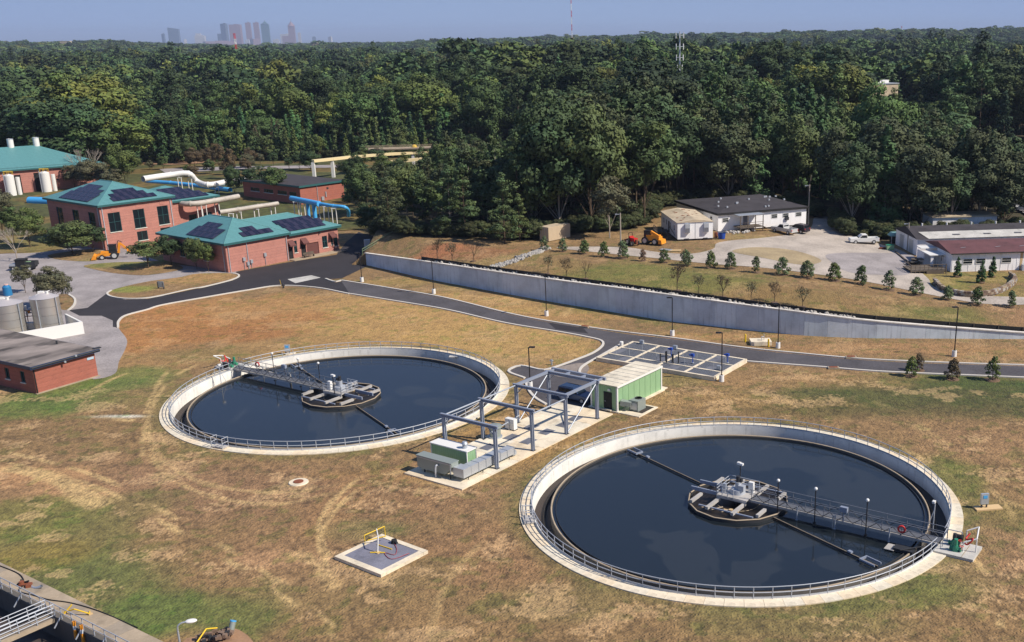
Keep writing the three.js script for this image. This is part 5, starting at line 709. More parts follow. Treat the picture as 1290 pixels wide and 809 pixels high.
// ---------------------------------------------------------------- vehicles
const wheelG = (r, w) => new THREE.CylinderGeometry(r, r, w, 18).rotateX(Math.PI / 2);
function wheel(p, x, z, r, w = 0.24) { const t = part('wheel', [wheelG(r, w).translate(x, r, z)], M.rubber, p); part('rim', [wheelG(r * 0.6, w + 0.03).translate(x, r, z)], M.silver, t); }
function car(kind, label, x, n, h, turn, paint, group) {
  const c = thing(kind === 'pickup' ? 'pickup_truck' : 'parked_car', label, kind === 'pickup' ? 'pickup truck' : 'car', x, n, h, turn, group), L = kind === 'pickup' ? 5.9 : 4.9, W = 1.9, s = L / 4.9;
  if (kind === 'pickup') {
    part('body', [side([[-2.9, 0.5], [2.85, 0.45], [2.95, 0.7], [2.85, 1.08], [1.35, 1.16], [0.2, 1.16], [-0.62, 1.16], [-0.66, 0.72], [-0.72, 0.72], [-2.9, 0.72]], W, 0.04), box(2.25, 0.5, 0.07, -1.78, 0.7, W / 2 - 0.04), box(2.25, 0.5, 0.07, -1.78, 0.7, -W / 2 + 0.04)], paint, c); part('tailgate', [box(0.06, 0.5, W - 0.1, -2.9, 0.68, 0)], paint, c);
    part('roof', [side([[-0.6, 1.15], [1.3, 1.15], [0.55, 1.82], [-0.42, 1.82]], W - 0.22, 0.03)], paint, c); part('windscreen', [quadGeo([[1.32, 1.16, 0.76], [1.32, 1.16, -0.76], [0.62, 1.78, -0.68], [0.62, 1.78, 0.68]], [[0, 1, 2, 3]])], M.glass, c);
    for (const z of [-1, 1]) part('side_window', [side([[-0.5, 1.2], [1.05, 1.2], [0.5, 1.72], [-0.36, 1.72]], 0.02).translate(0, 0, z * (W / 2 - 0.1))], M.glass, c); part('rear_window', [box(0.02, 0.42, 1.3, -0.55, 1.25, 0)], M.glass, c);
    for (const [wx, z] of [[1.85, 1], [1.85, -1], [-1.85, 1], [-1.85, -1]]) wheel(c, wx, z * (W / 2 - 0.1), 0.4); for (const z of [-0.7, 0.7]) part('headlight', [box(0.05, 0.16, 0.3, 2.94, 0.75, z)], M.lampGlobe, c); for (const z of [-0.85, 0.85]) part('tail_light', [box(0.04, 0.3, 0.12, -2.94, 0.75, z)], M.red, c);
  } else {
    part('body', [side([[-2.4, 0.4], [2.35, 0.38], [2.42, 0.66], [2.3, 0.92], [1.1, 1.02], [-2.35, 1.05], [-2.45, 0.7]], W, 0.05)], paint, c); part('roof', [side([[-2.3, 1.04], [1.05, 1.02], [0.2, 1.68], [-2.0, 1.7]], W - 0.2, 0.05)], paint, c);
    part('windscreen', [quadGeo([[1.08, 1.05, 0.78], [1.08, 1.05, -0.78], [0.3, 1.66, -0.7], [0.3, 1.66, 0.7]], [[0, 1, 2, 3]])], M.glass, c); part('rear_window', [box(0.04, 0.45, 1.4, -2.26, 1.12, 0)], M.glass, c);
    for (const z of [-1, 1]) for (const [a, b] of [[-2.05, -1.1], [-1.0, -0.15], [-0.05, 0.75]]) part('side_window', [side([[a, 1.1], [b, 1.1], [b - (b > 0 ? 0.5 : 0), 1.55], [a + (a < -2 ? 0.12 : 0), 1.55]], 0.03).translate(0, 0, z * (W / 2 - 0.085))], M.glass, c);
    part('roof_rack', [bar([-1.8, 1.76, 0.7], [0, 1.76, 0.7], 0.03), bar([-1.8, 1.76, -0.7], [0, 1.76, -0.7], 0.03)], M.blackMetal, c);
    for (const [wx, z] of [[1.5, 1], [1.5, -1], [-1.5, 1], [-1.5, -1]]) wheel(c, wx, z * (W / 2 - 0.1), 0.37); for (const z of [-0.7, 0.7]) part('headlight', [box(0.05, 0.14, 0.34, 2.36, 0.7, z)], M.lampGlobe, c); for (const z of [-0.8, 0.8]) part('tail_light', [box(0.05, 0.34, 0.14, -2.44, 0.75, z)], M.red, c);
  }
  return shade(c);
}
{ const U = [0.543, 0.84], V = [-0.84, 0.543], u = 28.4, v = 6.9; car('suv', 'dark blue SUV parked behind the steel frame beside the green shed', OX + U[0] * u + V[0] * v, ON + U[1] * u + V[1] * v, 0.03, OA - Math.PI / 2, M.darkPaint); }
const up = (x, y) => { const p = H5(x, y); return [...p, T(...p) + 0.08]; };
car('pickup', 'white pickup truck parked alone on the upper lot near the trees', ...up(1088, 307), Math.PI + 0.06, M.white);
car('pickup', 'silver pickup truck backed up to the long white trailer building', ...up(988, 294), 2.25, M.silver); car('suv', 'dark car parked beside the silver pickup at the long building', ...up(1005, 293), 2.35, mat('carDark', C(62, 54, 62), 0.3, { metalness: 0.3 }));
[[1278, 221, 'white'], [1284, 248, 'darkPaint'], [1281, 262, 'silver'], [1288, 268, 'white']].forEach(([x, y, m], i) => { const p = H5(x, y); car('suv', [`white car at the top of the far lot at the right edge`, `dark blue car in the middle of the far lot at the right edge`, `silver car in the far lot at the right edge, left of the lowest one`, `white car lowest in the far lot at the right edge`][i], p[0], p[1], T(...p) + 0.42, R(0, 3), M[m]); });
{ const b = thing('backhoe', 'orange backhoe loader parked on the grass by the tall brick building', 'backhoe', ...G(139, 326), 0, 0.35);
  part('body', [side([[-1.2, 0.7], [1.6, 0.7], [1.7, 1.2], [1.5, 1.6], [0.2, 1.65], [-1.2, 1.3]], 1.3, 0.05).rotateY(Math.PI)], M.orange, b); part('cab', [box(1.4, 1.5, 1.4, 0.7, 1.3, 0), box(1.6, 0.1, 1.6, 0.7, 2.8, 0)], M.blackMetal, b); part('cab_window', [box(1.0, 0.8, 1.44, 0.7, 1.8, 0)], M.glass, b);
  for (const z of [-0.85, 0.85]) { wheel(b, 0.9, z, 0.75, 0.45); wheel(b, -1.4, z, 0.5, 0.35); } part('loader_arm', [beam([-0.6, 1.5, 0.6], [-2.6, 0.8, 0.6], 0.2, 0.3), beam([-0.6, 1.5, -0.6], [-2.6, 0.8, -0.6], 0.2, 0.3)], M.orange, b); part('bucket', [side([[-3.5, 0.15], [-2.6, 0.2], [-2.5, 0.9], [-2.9, 1.1]], 2.2, 0.03)], M.orange, b);
  part('boom', [beam([1.7, 1.1, 0], [2.1, 3.2, 0], 0.35, 0.45), beam([2.1, 3.2, 0], [3.6, 1.6, 0], 0.3, 0.35)], M.orange, b); part('hose', [tube([[1.6, 1.8, 0.1], [1.9, 3.6, 0.1], [2.6, 3.3, 0.1]], 0.07)], M.black, b); part('digger_bucket', [side([[3.3, 1.6], [3.9, 1.5], [3.9, 0.9], [3.4, 1.0]], 0.6)], M.orange, b); shade(b); }
{ const b = thing('utility_cart', 'dark utility cart with load bed parked on the left lot', 'cart', ...G(30, 340), 0, Math.PI + 0.1); part('chassis', [box(4.6, 0.4, 1.8, 0, 0.5, 0)], M.darkSteel, b); part('hood', [side([[1.0, 0.8], [2.3, 0.75], [2.2, 1.2], [1.0, 1.4]], 1.7, 0.05)], M.duct, b); part('cab', [box(1.7, 1.2, 1.8, 0.2, 0.85, 0), box(2.0, 0.12, 1.9, 0.2, 2.05, 0)], M.black, b); part('load_bed', [box(2.0, 0.1, 1.7, -1.6, 0.9, 0), box(0.06, 0.8, 1.7, -2.6, 0.9, 0), box(2, 0.8, 0.06, -1.6, 0.9, 0.85), box(2, 0.8, 0.06, -1.6, 0.9, -0.85)], M.darkSteel, b); part('load', [box(0.8, 0.6, 0.9, -1.0, 1.0, 0)], M.green, b); for (const z of [-0.85, 0.85]) { wheel(b, 1.5, z, 0.42); wheel(b, -1.5, z, 0.42); } shade(b); }
{ const b = thing('blue_barrel', 'blue plastic tank with pale lid standing near the silos', 'barrel', ...G(10, 372)); part('body', [cyl(0.75, 0.7, 1.5, 0, 0, 0, 18), cyl(0.7, 0.35, 0.35, 0, 1.5, 0, 18)], mat('barrelBlue', C(36, 122, 176), 0.5), b); part('lid', [cyl(0.36, 0.36, 0.16, 0, 1.85, 0, 14)], mat('lidPink', C(232, 190, 176), 0.6), b); shade(b); }
{ const p = up(821, 308), b = thing('yellow_digger', 'yellow digger with black cab parked beside the small trailer', 'digger', ...p, -0.5); part('body', [box(2.4, 1.0, 1.5, 0.4, 0.8, 0), side([[0.4, 1.8], [1.9, 1.5], [1.9, 0.8], [0.4, 0.8]], 1.4, 0.06)], M.orange, b); part('boom', [beam([0.0, 2.4, 0.3], [1.9, 1.6, 0.5], 0.4, 0.5)], M.orange, b); part('cab', [box(1.3, 1.4, 1.3, -0.7, 1.1, 0), box(1.4, 0.08, 1.4, -0.7, 2.5, 0)], M.blackMetal, b); part('cab_window', [box(1.0, 0.7, 1.34, -0.7, 1.6, 0)], M.glass, b); for (const z of [-0.8, 0.8]) { wheel(b, 1.1, z, 0.62, 0.4); wheel(b, -1.0, z, 0.72, 0.4); } part('bucket', [side([[1.9, 0.3], [2.6, 0.3], [2.5, 1.0], [1.9, 1.1]], 1.8, 0.03)], M.orange, b); shade(b);
  const q = up(797, 309), t = thing('red_tractor', 'small red tractor parked left of the yellow digger', 'tractor', ...q, -1.0); part('body', [box(1.8, 0.7, 0.8, 0.3, 0.7, 0), box(0.5, 0.9, 0.9, -0.5, 0.7, 0)], M.red, t); part('roll_bar', [bar([-0.7, 1.2, 0.4], [-0.7, 2.2, 0.4], 0.06), bar([-0.7, 1.2, -0.4], [-0.7, 2.2, -0.4], 0.06), bar([-0.7, 2.2, -0.4], [-0.7, 2.2, 0.4], 0.06)], M.black, t); part('attachment', [box(0.7, 0.5, 1.3, -1.6, 0.4, 0), box(0.4, 0.9, 0.3, 1.4, 0.3, 0)], M.rust, t); for (const z of [-0.65, 0.65]) { wheel(t, -0.6, z, 0.6, 0.35); wheel(t, 0.9, z, 0.42, 0.3); } shade(t); }

// ---------------------------------------------------------------- trailers, container and the white sheds on the upper ground
function gableRoof(x0, x1, z0, z1, y, ph, axis) { const xm = (x0 + x1) / 2, zm = (z0 + z1) / 2; const v = axis === 'z' ? [[x0, y, z0], [x1, y, z0], [x1, y, z1], [x0, y, z1], [xm, y + ph, z0], [xm, y + ph, z1]] : [[x0, y, z0], [x1, y, z0], [x1, y, z1], [x0, y, z1], [x0, y + ph, zm], [x1, y + ph, zm]]; return axis === 'z' ? quadGeo(v, [[0, 1, 4], [1, 2, 5, 4], [2, 3, 5], [3, 0, 4, 5], [3, 2, 1, 0]]) : quadGeo(v, [[0, 1, 5, 4], [1, 2, 5], [2, 3, 4, 5], [3, 0, 4], [3, 2, 1, 0]]); }
function win(p, x, y, z, w, h, ry = 0, m = M.glass) { const f = new THREE.Group(); f.name = 'window'; f.position.set(x, y, z); f.rotation.y = ry; p.add(f); part('pane', [box(w, h, 0.05, 0, 0, 0.01)], m, f); part('frame', [box(w + 0.14, 0.08, 0.08, 0, h, 0.03), box(w + 0.14, 0.08, 0.08, 0, -0.08, 0.03), box(0.08, h, 0.08, -w / 2 - 0.03, 0, 0.03), box(0.08, h, 0.08, w / 2 + 0.03, 0, 0.03), box(w, 0.05, 0.06, 0, h / 2, 0.03)], M.white, f); return f; }
function dirOf(a, b) { return [Math.atan2(b[1] - a[1], b[0] - a[0]), Math.hypot(b[0] - a[0], b[1] - a[1])]; }
{ const a = H5(853.5, 304), c = H5(898, 302), [ang, w] = dirOf(a, c), h0 = T(...a), b = thing('small_trailer', 'small white office trailer with peeling cream roof and two window coolers', 'trailer', ...a, h0, ang), d = 15, h = 3.2;
  part('body', [box(w, h, d, w / 2, 0.35, -d / 2)], M.whiteMetal, b); part('skirt', [box(w - 0.2, 0.35, d - 0.2, w / 2, 0, -d / 2)], M.black, b);
  const r = part('roof', [gableRoof(-0.15, w + 0.15, 0.15, -d - 0.15, h + 0.36, 0.55, 'z')], M.cream, b); const pc = []; for (let k = 0; k < 18; k++) { const x = R(0.8, w - 0.8), z = R(-d * 0.9, -1), t = 1 - Math.abs(x - w / 2) / (w / 2 + 0.15); pc.push(box(R(0.25, 0.6), 0.03, R(0.2, 0.6), x, h + 0.37 + 0.55 * t, z, R(0, 3))); } part('bare_patch', pc, M.rust, r);
  for (const x of [w * 0.27, w * 0.8]) { const u = part('window_cooler', [box(0.95, 1.7, 0.5, x, 1.6, 0.25)], M.duct, b); part('grille', [box(0.8, 0.8, 0.04, x, 1.7, 0.51)], M.hatch, u); part('axle_vent', [box(0.9, 0.34, 0.06, x - 0.1, 0.12, 0.03)], M.black, b); }
  for (const z of [-2.5, -6, -9.5, -12]) win(b, -0.02, 1.7, z, 0.8, 1.0, -Math.PI / 2); part('door', [box(0.06, 2.0, 0.95, -0.03, 0.7, -7.6)], M.darkSteel, b); part('centre_seam', [box(0.08, h, 0.04, w / 2, 0.35, 0.01)], M.galv, b); shade(b);
  const s = thing('trailer_steps', 'grey wooden steps and landing along the side of the small trailer', 'steps', ...a, h0, ang); part('landing', [box(2.6, 0.12, 3.0, -1.5, 0.75, -7.6)], M.wood, s); for (let k = 0; k < 5; k++) part('step', [box(1.2, 0.06, 0.3, -0.9, 0.62 - k * 0.14, -5.9 + k * 0.9)], M.wood, s); part('railing', [bar([-2.8, 1.8, -9], [-2.8, 1.8, -6.2], 0.06), bar([-2.8, 1.3, -9], [-2.8, 1.3, -6.2], 0.05), bar([-1.6, 1.8, -6.0], [-1.6, 0.9, -1.4], 0.06), bar([-0.2, 1.8, -6.0], [-0.2, 0.9, -1.4], 0.06), ...[-9, -7.6, -6.2].map(z => bar([-2.8, 0, z], [-2.8, 1.85, z], 0.07)), ...[-6, -3.7, -1.4].map(z => bar([-1.6, 0, z], [-1.6, 1.4, z], 0.06))], M.wood, s); shade(s);
  const pl = thing('plywood_sheet', 'pale plywood sheets lying on the gravel by the small trailer', 'plywood', ...up(850, 316), -0.2); part('sheet', [box(2.4, 0.05, 1.4, 0, 0, 0, 0.2)], M.tan, pl); part('sheet', [box(2.2, 0.05, 1.2, -1.7, 0.05, -0.2, -0.3)], M.galv, pl);
  const bn = thing('blue_bin', 'blue bin standing at the right end of the small trailer', 'bin', ...up(909, 301), 0.2); part('body', [cyl(0.75, 0.9, 1.2, 0, 0, 0, 4).rotateY(0.78)], M.blue, bn); part('rim', [box(1.4, 0.08, 1.4, 0, 1.2, 0)], M.darkPaint, bn); const br = thing('rusty_drum', 'rusty drum between the blue bin and the small trailer', 'drum', ...up(902, 299.5)); part('shell', [cyl(0.35, 0.35, 1.0, 0, 0, 0)], M.rust, br); part('hoop', [cyl(0.37, 0.37, 0.06, 0, 0.5, 0)], M.darkSteel, br); }
{ const a = H5(904.5, 291.5), c = H5(1015, 289), [ang, w] = dirOf(a, c), h0 = T(...a), b = thing('long_trailer', 'long white trailer building with black shingle roof and porch', 'building', ...a, h0, ang), d = 20, h = 3.3;
  part('body', [box(w, h + 0.3, d, w / 2, 0, -d / 2)], M.whiteMetal, b); const r = part('roof', [roofGeo(-0.4, w + 0.4, 0.4, -d - 0.4, h + 0.32, 1.3, 'x')], M.shingle, b); part('fascia', [box(w + 0.9, 0.45, 0.1, w / 2, h - 0.05, 0.42), box(0.1, 0.45, d + 0.8, -0.42, h - 0.05, -d / 2)], M.black, r); const rv = []; for (let k = 0; k < 16; k++) rv.push([R(2, w - 2), R(-d / 2, -1)]); for (const [x, z] of rv) part('roof_vent', [box(0.35, 0.3, 0.35, x, h + 0.3 + 1.3 * Math.min(1, (0.4 - z) / (d / 2)), z)], M.rail, r);
  for (const [x, ww] of [[w * 0.08, 1.3], [w * 0.63, 1.3], [w * 0.76, 1.3], [w * 0.91, 1.3]]) win(b, x, 1.8, 0.0, ww, 0.75); part('window_cooler', [box(0.8, 0.6, 0.4, w * 0.77, 1.2, 0.2)], M.darkSteel, b); for (const z of [-3, -7, -11, -15]) win(b, -0.01, 1.6, z, 0.8, 1.0, -Math.PI / 2); part('door', [box(0.95, 2.05, 0.06, w * 0.3, 0.9, 0.01)], M.hatch, b); shade(b);
  const p = thing('porch', 'grey wooden porch with roof on the front of the long trailer building', 'porch', ...a, h0, ang), x0 = w * 0.17, x1 = w * 0.43; part('deck', [box(x1 - x0, 0.14, 3, (x0 + x1) / 2, 0.75, 1.5)], M.wood, p); part('porch_roof', [box(x1 - x0 + 0.4, 0.12, 2.6, (x0 + x1) / 2, 3.2, 1.3)], M.galv, p); for (const t of [0, 0.33, 0.66, 1]) part('post', [box(0.14, 3.2, 0.14, lerp(x0 + 0.1, x1 - 0.1, t), 0, 2.85)], M.wood, p); part('railing', [box(x1 - x0, 0.08, 0.08, (x0 + x1) / 2, 1.75, 2.9), box(x1 - x0, 0.08, 0.08, (x0 + x1) / 2, 1.3, 2.9)], M.wood, p); for (let k = 0; k < 4; k++) part('step', [box(0.4, 0.08, 1.3, x1 + 0.3 + k * 0.4, 0.6 - k * 0.17, 2.2)], M.wood, p); shade(p);
  const rk = []; for (let k = 0; k < 26; k++) rk.push(new THREE.DodecahedronGeometry(R(0.15, 0.4), 0).translate(R(0.5, 7), 0.1, R(2.2, 4.2))); const rp = thing('stone_scatter', 'scatter of pale stones in front of the long trailer building', 'stones', ...a, h0, ang); part('stones', rk, M.rock, rp, { kind: 'stuff' }); rp.userData.kind = 'stuff'; }
{ const a = H5(680, 303), b = thing('shipping_container', 'cream shipping container at the wood edge left of the tree row', 'container', ...a, T(...a), -0.68), w = 2.45, d = 6.1, h = 2.6; const m = mat('containerCream', C(206, 186, 156), 0.7, { map: ribTex });
  part('body', [box(w, h, d, w / 2, 0.1, -d / 2)], m, b); for (let k = 0; k < 20; k++) part('corrugation', [box(0.05, h - 0.3, 0.16, -0.02, 0.25, -0.3 - k * 0.29)], m, b); part('door', [box(w / 2 - 0.1, h - 0.2, 0.05, w * 0.26, 0.2, 0.02)], m, b); part('door', [box(w / 2 - 0.1, h - 0.2, 0.05, w * 0.76, 0.2, 0.02)], m, b); part('lock_bar', [0.15, 0.4, 0.62, 0.86].map(t => bar([w * t, 0.2, 0.07], [w * t, h, 0.07], 0.03)), M.galv, b); part('roof', [box(w - 0.1, 0.06, d - 0.1, w / 2, h + 0.1, -d / 2)], M.cream, b); shade(b); }
{ const a = H5(1197.5, 343), ang = 0.12, h0 = T(...a) , w = 42, d = 12.5, h = 3.6, b = thing('white_workshop', 'long white metal workshop with maroon roof on the right', 'building', ...a, h0, ang); const wm = mat('wornWhite', C(250, 249, 249, 0.95), 0.7, { map: streak });
  part('wall', [box(w, h, d, w / 2, -0.3, -d / 2)], wm, b); for (let k = 0; k <= 28; k++) part('wall_rib', [box(0.06, h - 0.1, 0.05, 0.2 + k * 1.5, -0.28, 0.02)], wm, b); const r = part('roof', [gableRoof(-0.3, w + 0.3, 0.4, -d - 0.2, h - 0.28, 1.1, 'x')], M.maroon, b); part('gutter', [bar([-0.3, h - 0.28, 0.48], [w, h - 0.28, 0.48], 0.1)], M.black, r); for (const x of [3, 9.5, 14, 20]) part('roof_stain', [box(1.2, 0.02, 0.12, x, h + 0.28, -2.4, 0.4)], M.rail, r);
  for (const [x, ww] of [[3.0, 1.7], [5.4, 1.7], [10.2, 1.7], [16, 1.7], [21, 1.7]]) win(b, x, 1.45, 0.02, ww, 0.8, 0, M.glass); for (const x of [13, 19]) part('rust_streak', [box(0.5, h - 0.1, 0.02, x, -0.29, 0.012)], M.tan, b); part('wall_unit', [box(1.3, 1.1, 0.7, 13.6, 0, 0.5)], M.rail, b); win(b, -0.02, 1.2, -4, 1.0, 1.2, -Math.PI / 2); shade(b);
  const c = thing('white_workshop', 'second white workshop behind with black roof and skylights', 'building', a[0] - 2.5, a[1] + 15, h0, ang); part('wall', [box(46, 3.5, 12, 23, -0.3, -6)], wm, c); for (let k = 0; k < 5; k++) part('wall_rib', [box(0.05, 3.4, 0.06, -0.02, -0.28, -0.5 - k * 2.6)], wm, c);
  const r2 = part('roof', [gableRoof(-0.3, 46.3, 0.5, -12.4, 3.22, 1.5, 'x')], M.shingle, c); part('pale_slope', [quadGeo([[2, 3.3, 0.52], [46.3, 3.3, 0.52], [46.3, 4.1, -2.6], [1, 4.1, -2.6]], [[0, 1, 2, 3]])], M.paleConcrete, r2); for (let k = 0; k < 6; k++) part('skylight', [box(1.4, 0.06, 1.0, 8 + k * 6.2, 3.72, -1.2)], M.hatch, r2); for (let k = 0; k < 8; k++) part('ridge_vent', [cyl(0.18, 0.18, 0.5, 3 + k * 5, 4.65, -6, 8)], M.white, r2); for (const z of [-3.2, -8.4]) part('loading_door', [box(0.05, 2.6, 2.2, -0.03, 0, z)], M.duct, c); shade(c);
  const sd = thing('far_shed', 'low pale roofed shed half hidden under the trees behind the workshops', 'shed', a[0] + 5, a[1] + 37, h0 + 1, ang); part('wall', [box(14, 2.6, 6, 8, 0, -3)], M.wornWhite, sd); part('roof', [box(14.6, 0.2, 6.6, 8, 2.6, -3)], M.cream, sd); shade(sd);
  const lk = thing('entrance_annex', 'small white annex with dark doorway at the end of the maroon roofed workshop', 'annex', ...a, h0, ang); part('wall', [box(2.6, 2.7, 0.15, -1.4, -0.3, -6), box(0.15, 2.7, 3.5, -2.7, -0.3, -7.8), box(0.5, 2.7, 0.15, -2.4, -0.3, -3), box(0.15, 2.4, 1.0, -0.1, -0.3, -3.5)], wm, lk); part('roof', [box(3.2, 0.14, 4.2, -1.4, 2.5, -4.8), box(3.0, 0.14, 2.2, -1.6, 3.0, -8.0)], M.white, lk); shade(lk);
  const dk = thing('wooden_deck', 'dark wooden deck with railing at the left end of the workshop', 'deck', ...a, h0, ang); part('platform', [box(6.5, 0.2, 4.2, -4.4, 0.5, -1.2)], M.wood, dk); part('front_board', [box(3.2, 0.7, 0.1, -3.2, -0.2, 1.0)], M.wood, dk); part('railing', [box(6.5, 0.1, 0.1, -4.4, 1.6, 0.85), box(6.5, 0.1, 0.1, -4.4, 1.1, 0.85), box(0.1, 0.1, 4.2, -7.6, 1.6, -1.2), box(0.1, 0.1, 4.2, -7.6, 1.1, -1.2)], M.wood, dk); for (let k = 0; k < 9; k++) part('baluster', [box(0.08, 1.4, 0.08, -7.6 + k * 0.8, 0.2, 0.85)], M.wood, dk); part('post', [box(0.18, 1.8, 0.18, -7.6, -0.1, 0.85), box(0.18, 1.8, 0.18, -1.2, -0.1, 0.85)], M.wood, dk); shade(dk);
  const jk = thing('pallet_pile', 'dark pile of pallets and timber behind the wooden deck', 'pile', a[0] - 5.5, a[1] + 6, h0); for (let k = 0; k < 7; k++) part('pallet', [box(1.4, 0.16, 1.2, R(-1.2, 1.6), 0.2 * k, R(-0.8, 0.8), R(0, 3)), box(1.2, 0.1, 1.0, R(-1, 1), 0.2 * k, R(-0.8, 0.8), R(0, 3))], k % 3 ? M.darkConcrete : M.wood, jk); shade(jk);
  const cv = thing('blue_canopy', 'pale blue tarpaulin over stored goods at the lot edge', 'canopy', ...up(1133, 306), 0.1); part('tarpaulin', [side([[-2.2, 1.5], [2.2, 1.5], [1.6, 2.0], [-1.6, 2.0]], 2.4, 0.05)], mat('tarp', C(120, 164, 168), 0.7), cv); part('goods', [box(1.6, 1.4, 1.6, -1, 0, 0), box(1.4, 1.1, 1.6, 1, 0, 0)], M.blackMetal, cv); for (const x of [-2, 2]) part('pole', [bar([x, 0, 1], [x, 1.55, 1], 0.06)], M.galv, cv); shade(cv);
  const gb = thing('green_bin', 'green bin beside low boards at the edge of the upper lot', 'bin', ...up(1121, 315), 0.1); part('body', [box(1.4, 0.9, 1.0, 0, 0, 0)], M.green, gb); part('lid', [box(1.5, 0.08, 1.1, 0, 0.9, 0)], M.pumpGreen, gb); const wb = thing('board_stack', 'stack of weathered boards left of the green bin', 'boards', ...up(1113, 314), 0.1); for (let k = 0; k < 4; k++) part('board', [box(2.2 - k * 0.2, 0.08, 0.3, 0, 0.09 * k, (k % 2) * 0.25)], M.rust, wb);
  const lg = thing('timber_edging', 'line of timber edging between the paved patch and the grass', 'edging', 0, 0); const tl = smoothLine(pxT(1128, 318, 1140, 328, 1150, 336, 1153, 340), false, 1.6); for (let k = 0; k < tl.length - 1; k++) part('timber', [beam([tl[k][0], T(...tl[k]) + 0.15, -tl[k][1]], [tl[k + 1][0], T(...tl[k + 1]) + 0.15, -tl[k + 1][1]], 0.28, 0.28)], M.wood, lg); }
function pole(px_, py, top, label, r = 0.16) { const p = H5(px_, py), h0 = T(...p), h = heightAt(p[1], top) - h0, o = thing('utility_pole', label, 'pole', ...p, h0); part('shaft', [bar([0, -0.2, 0], [0, h, 0], r, 8, r * 0.7)], M.paleBark, o); part('bracket', [box(0.9, 0.12, 0.12, -0.4, h - 0.3, 0), box(0.3, 0.2, 0.25, -0.8, h - 0.35, 0)], M.galv, o); return shade(o); }
pole(1143, 316, 283, 'wooden pole with lamp at the left end of the rear workshop'); pole(1018, 285, 234, 'wooden pole at the right end of the long trailer building'); pole(782, 312, 268, 'slim wooden pole standing behind the terrace tree row');
{ // curved stone planter wall
  const pts = smoothLine(pxT(1177, 357.5, 1190, 368, 1215, 374, 1245, 373, 1268, 365, 1278, 354, 1272, 349), false, 0.55), o = thing('planter_wall', 'curved dry stone wall round the workshop lawn', 'wall', 0, 0); const r = RNG(5);
  pts.forEach(([x, n], i) => { for (let k = 0; k < 3; k++) { const h = k * 0.36, a = i ? Math.atan2(n - pts[i - 1][1], x - pts[i - 1][0]) : 0; part('stone', [box(0.5 + r() * 0.12, 0.32 + r() * 0.06, 0.45 + r() * 0.15).rotateY(a + (r() - 0.5) * 0.3)], [M.stone, M.oldConcrete, M.rock, M.stone][Math.floor(r() * 4)], o, { at: [x + (k % 2) * 0.2, T(x, n) - 0.12 + h, -n] }); } }); shade(o); }
// ---------------------------------------------------------------- trees
const leafMat = (name, r, g, b, o = {}) => mat(name, new THREE.Color().setRGB(r, g, b), 0.85, { vertexColors: true, side: THREE.DoubleSide, ...o });
leafMat('leafA', 0.066, 0.104, 0.028); leafMat('leafB', 0.040, 0.072, 0.024); leafMat('leafC', 0.084, 0.114, 0.034); leafMat('leafD', 0.054, 0.070, 0.027); leafMat('leafPine', 0.060, 0.096, 0.032); leafMat('leafSpire', 0.046, 0.096, 0.030); leafMat('leafOlive', 0.100, 0.100, 0.052); leafMat('leafBright', 0.090, 0.125, 0.030); leafMat('leafRust', 0.170, 0.090, 0.045); leafMat('leafYoung', 0.105, 0.145, 0.062); leafMat('leafBrown', 0.140, 0.080, 0.050); leafMat('leafBronze', 0.100, 0.072, 0.036); leafMat('twig', 0.16, 0.13, 0.11);
const LEAVES = { oak: ['leafA', 'leafB', 'leafC', 'leafD'], pine: ['leafPine', 'leafB', 'leafD'], spire: ['leafSpire'] };
// clumps: [x, y, z, rx, ry, rz]; each carries many small leaf faces turned outwards
function leaves(r, clumps, dens, size, flat = 1) {
  const P = [], N = [], Cc = [], v = new THREE.Vector3(), n = new THREE.Vector3(), t = new THREE.Vector3(), b = new THREE.Vector3(), q = new THREE.Vector3();
  for (const [cx, cy, cz, rx, ry, rz] of clumps) {
    const area = 4 * Math.PI * Math.pow((Math.pow(rx * ry, 1.6) + Math.pow(rx * rz, 1.6) + Math.pow(ry * rz, 1.6)) / 3, 1 / 1.6), k = Math.round(area * dens / (size * size)), tone = 0.78 + 0.5 * r(), hue = (r() - 0.5) * 0.22;
    for (let i = 0; i < k; i++) {
      const u = r() * 2 - 1, a = r() * TAU, s = Math.sqrt(1 - u * u); n.set(s * Math.cos(a), u, s * Math.sin(a));
      if (n.y < -0.55 && r() < 0.6) continue;
      const d = 0.72 + 0.38 * r(); v.set(cx + n.x * rx * d, cy + n.y * ry * d, cz + n.z * rz * d); n.set(n.x / rx, n.y / ry, n.z / rz).normalize();
      q.set(r() - 0.5, r() - 0.5, r() - 0.5).multiplyScalar(1.5).add(n); q.y += 0.25; q.normalize(); t.set(r() - 0.5, r() - 0.5, r() - 0.5).cross(q).normalize(); b.copy(q).cross(t);
      const w = size * (0.6 + 0.8 * r()), h = w * (0.7 + 0.6 * r()) * flat, kx = tone * (0.85 + 0.3 * r());
      const pts = [[-0.5, -0.4], [0.5, -0.5], [0.1, 0.6]], pt2 = [[-0.5, -0.4], [0.1, 0.6], [-0.55, 0.35]]; n.lerp(q, 0.45).normalize();
      for (const tri of r() < 0.5 ? [pts] : [pts, pt2]) for (const [px_, py] of tri) { P.push(v.x + t.x * px_ * w + b.x * py * h, v.y + t.y * px_ * w + b.y * py * h, v.z + t.z * px_ * w + b.z * py * h); N.push(n.x, n.y, n.z); Cc.push(kx * (1 + hue), kx, kx * (1 - hue * 0.8)); }
    }
  }
  const g = new THREE.BufferGeometry(); g.setAttribute('position', new THREE.Float32BufferAttribute(P, 3)); g.setAttribute('normal', new THREE.Float32BufferAttribute(N, 3)); g.setAttribute('color', new THREE.Float32BufferAttribute(Cc, 3)); return g;
}
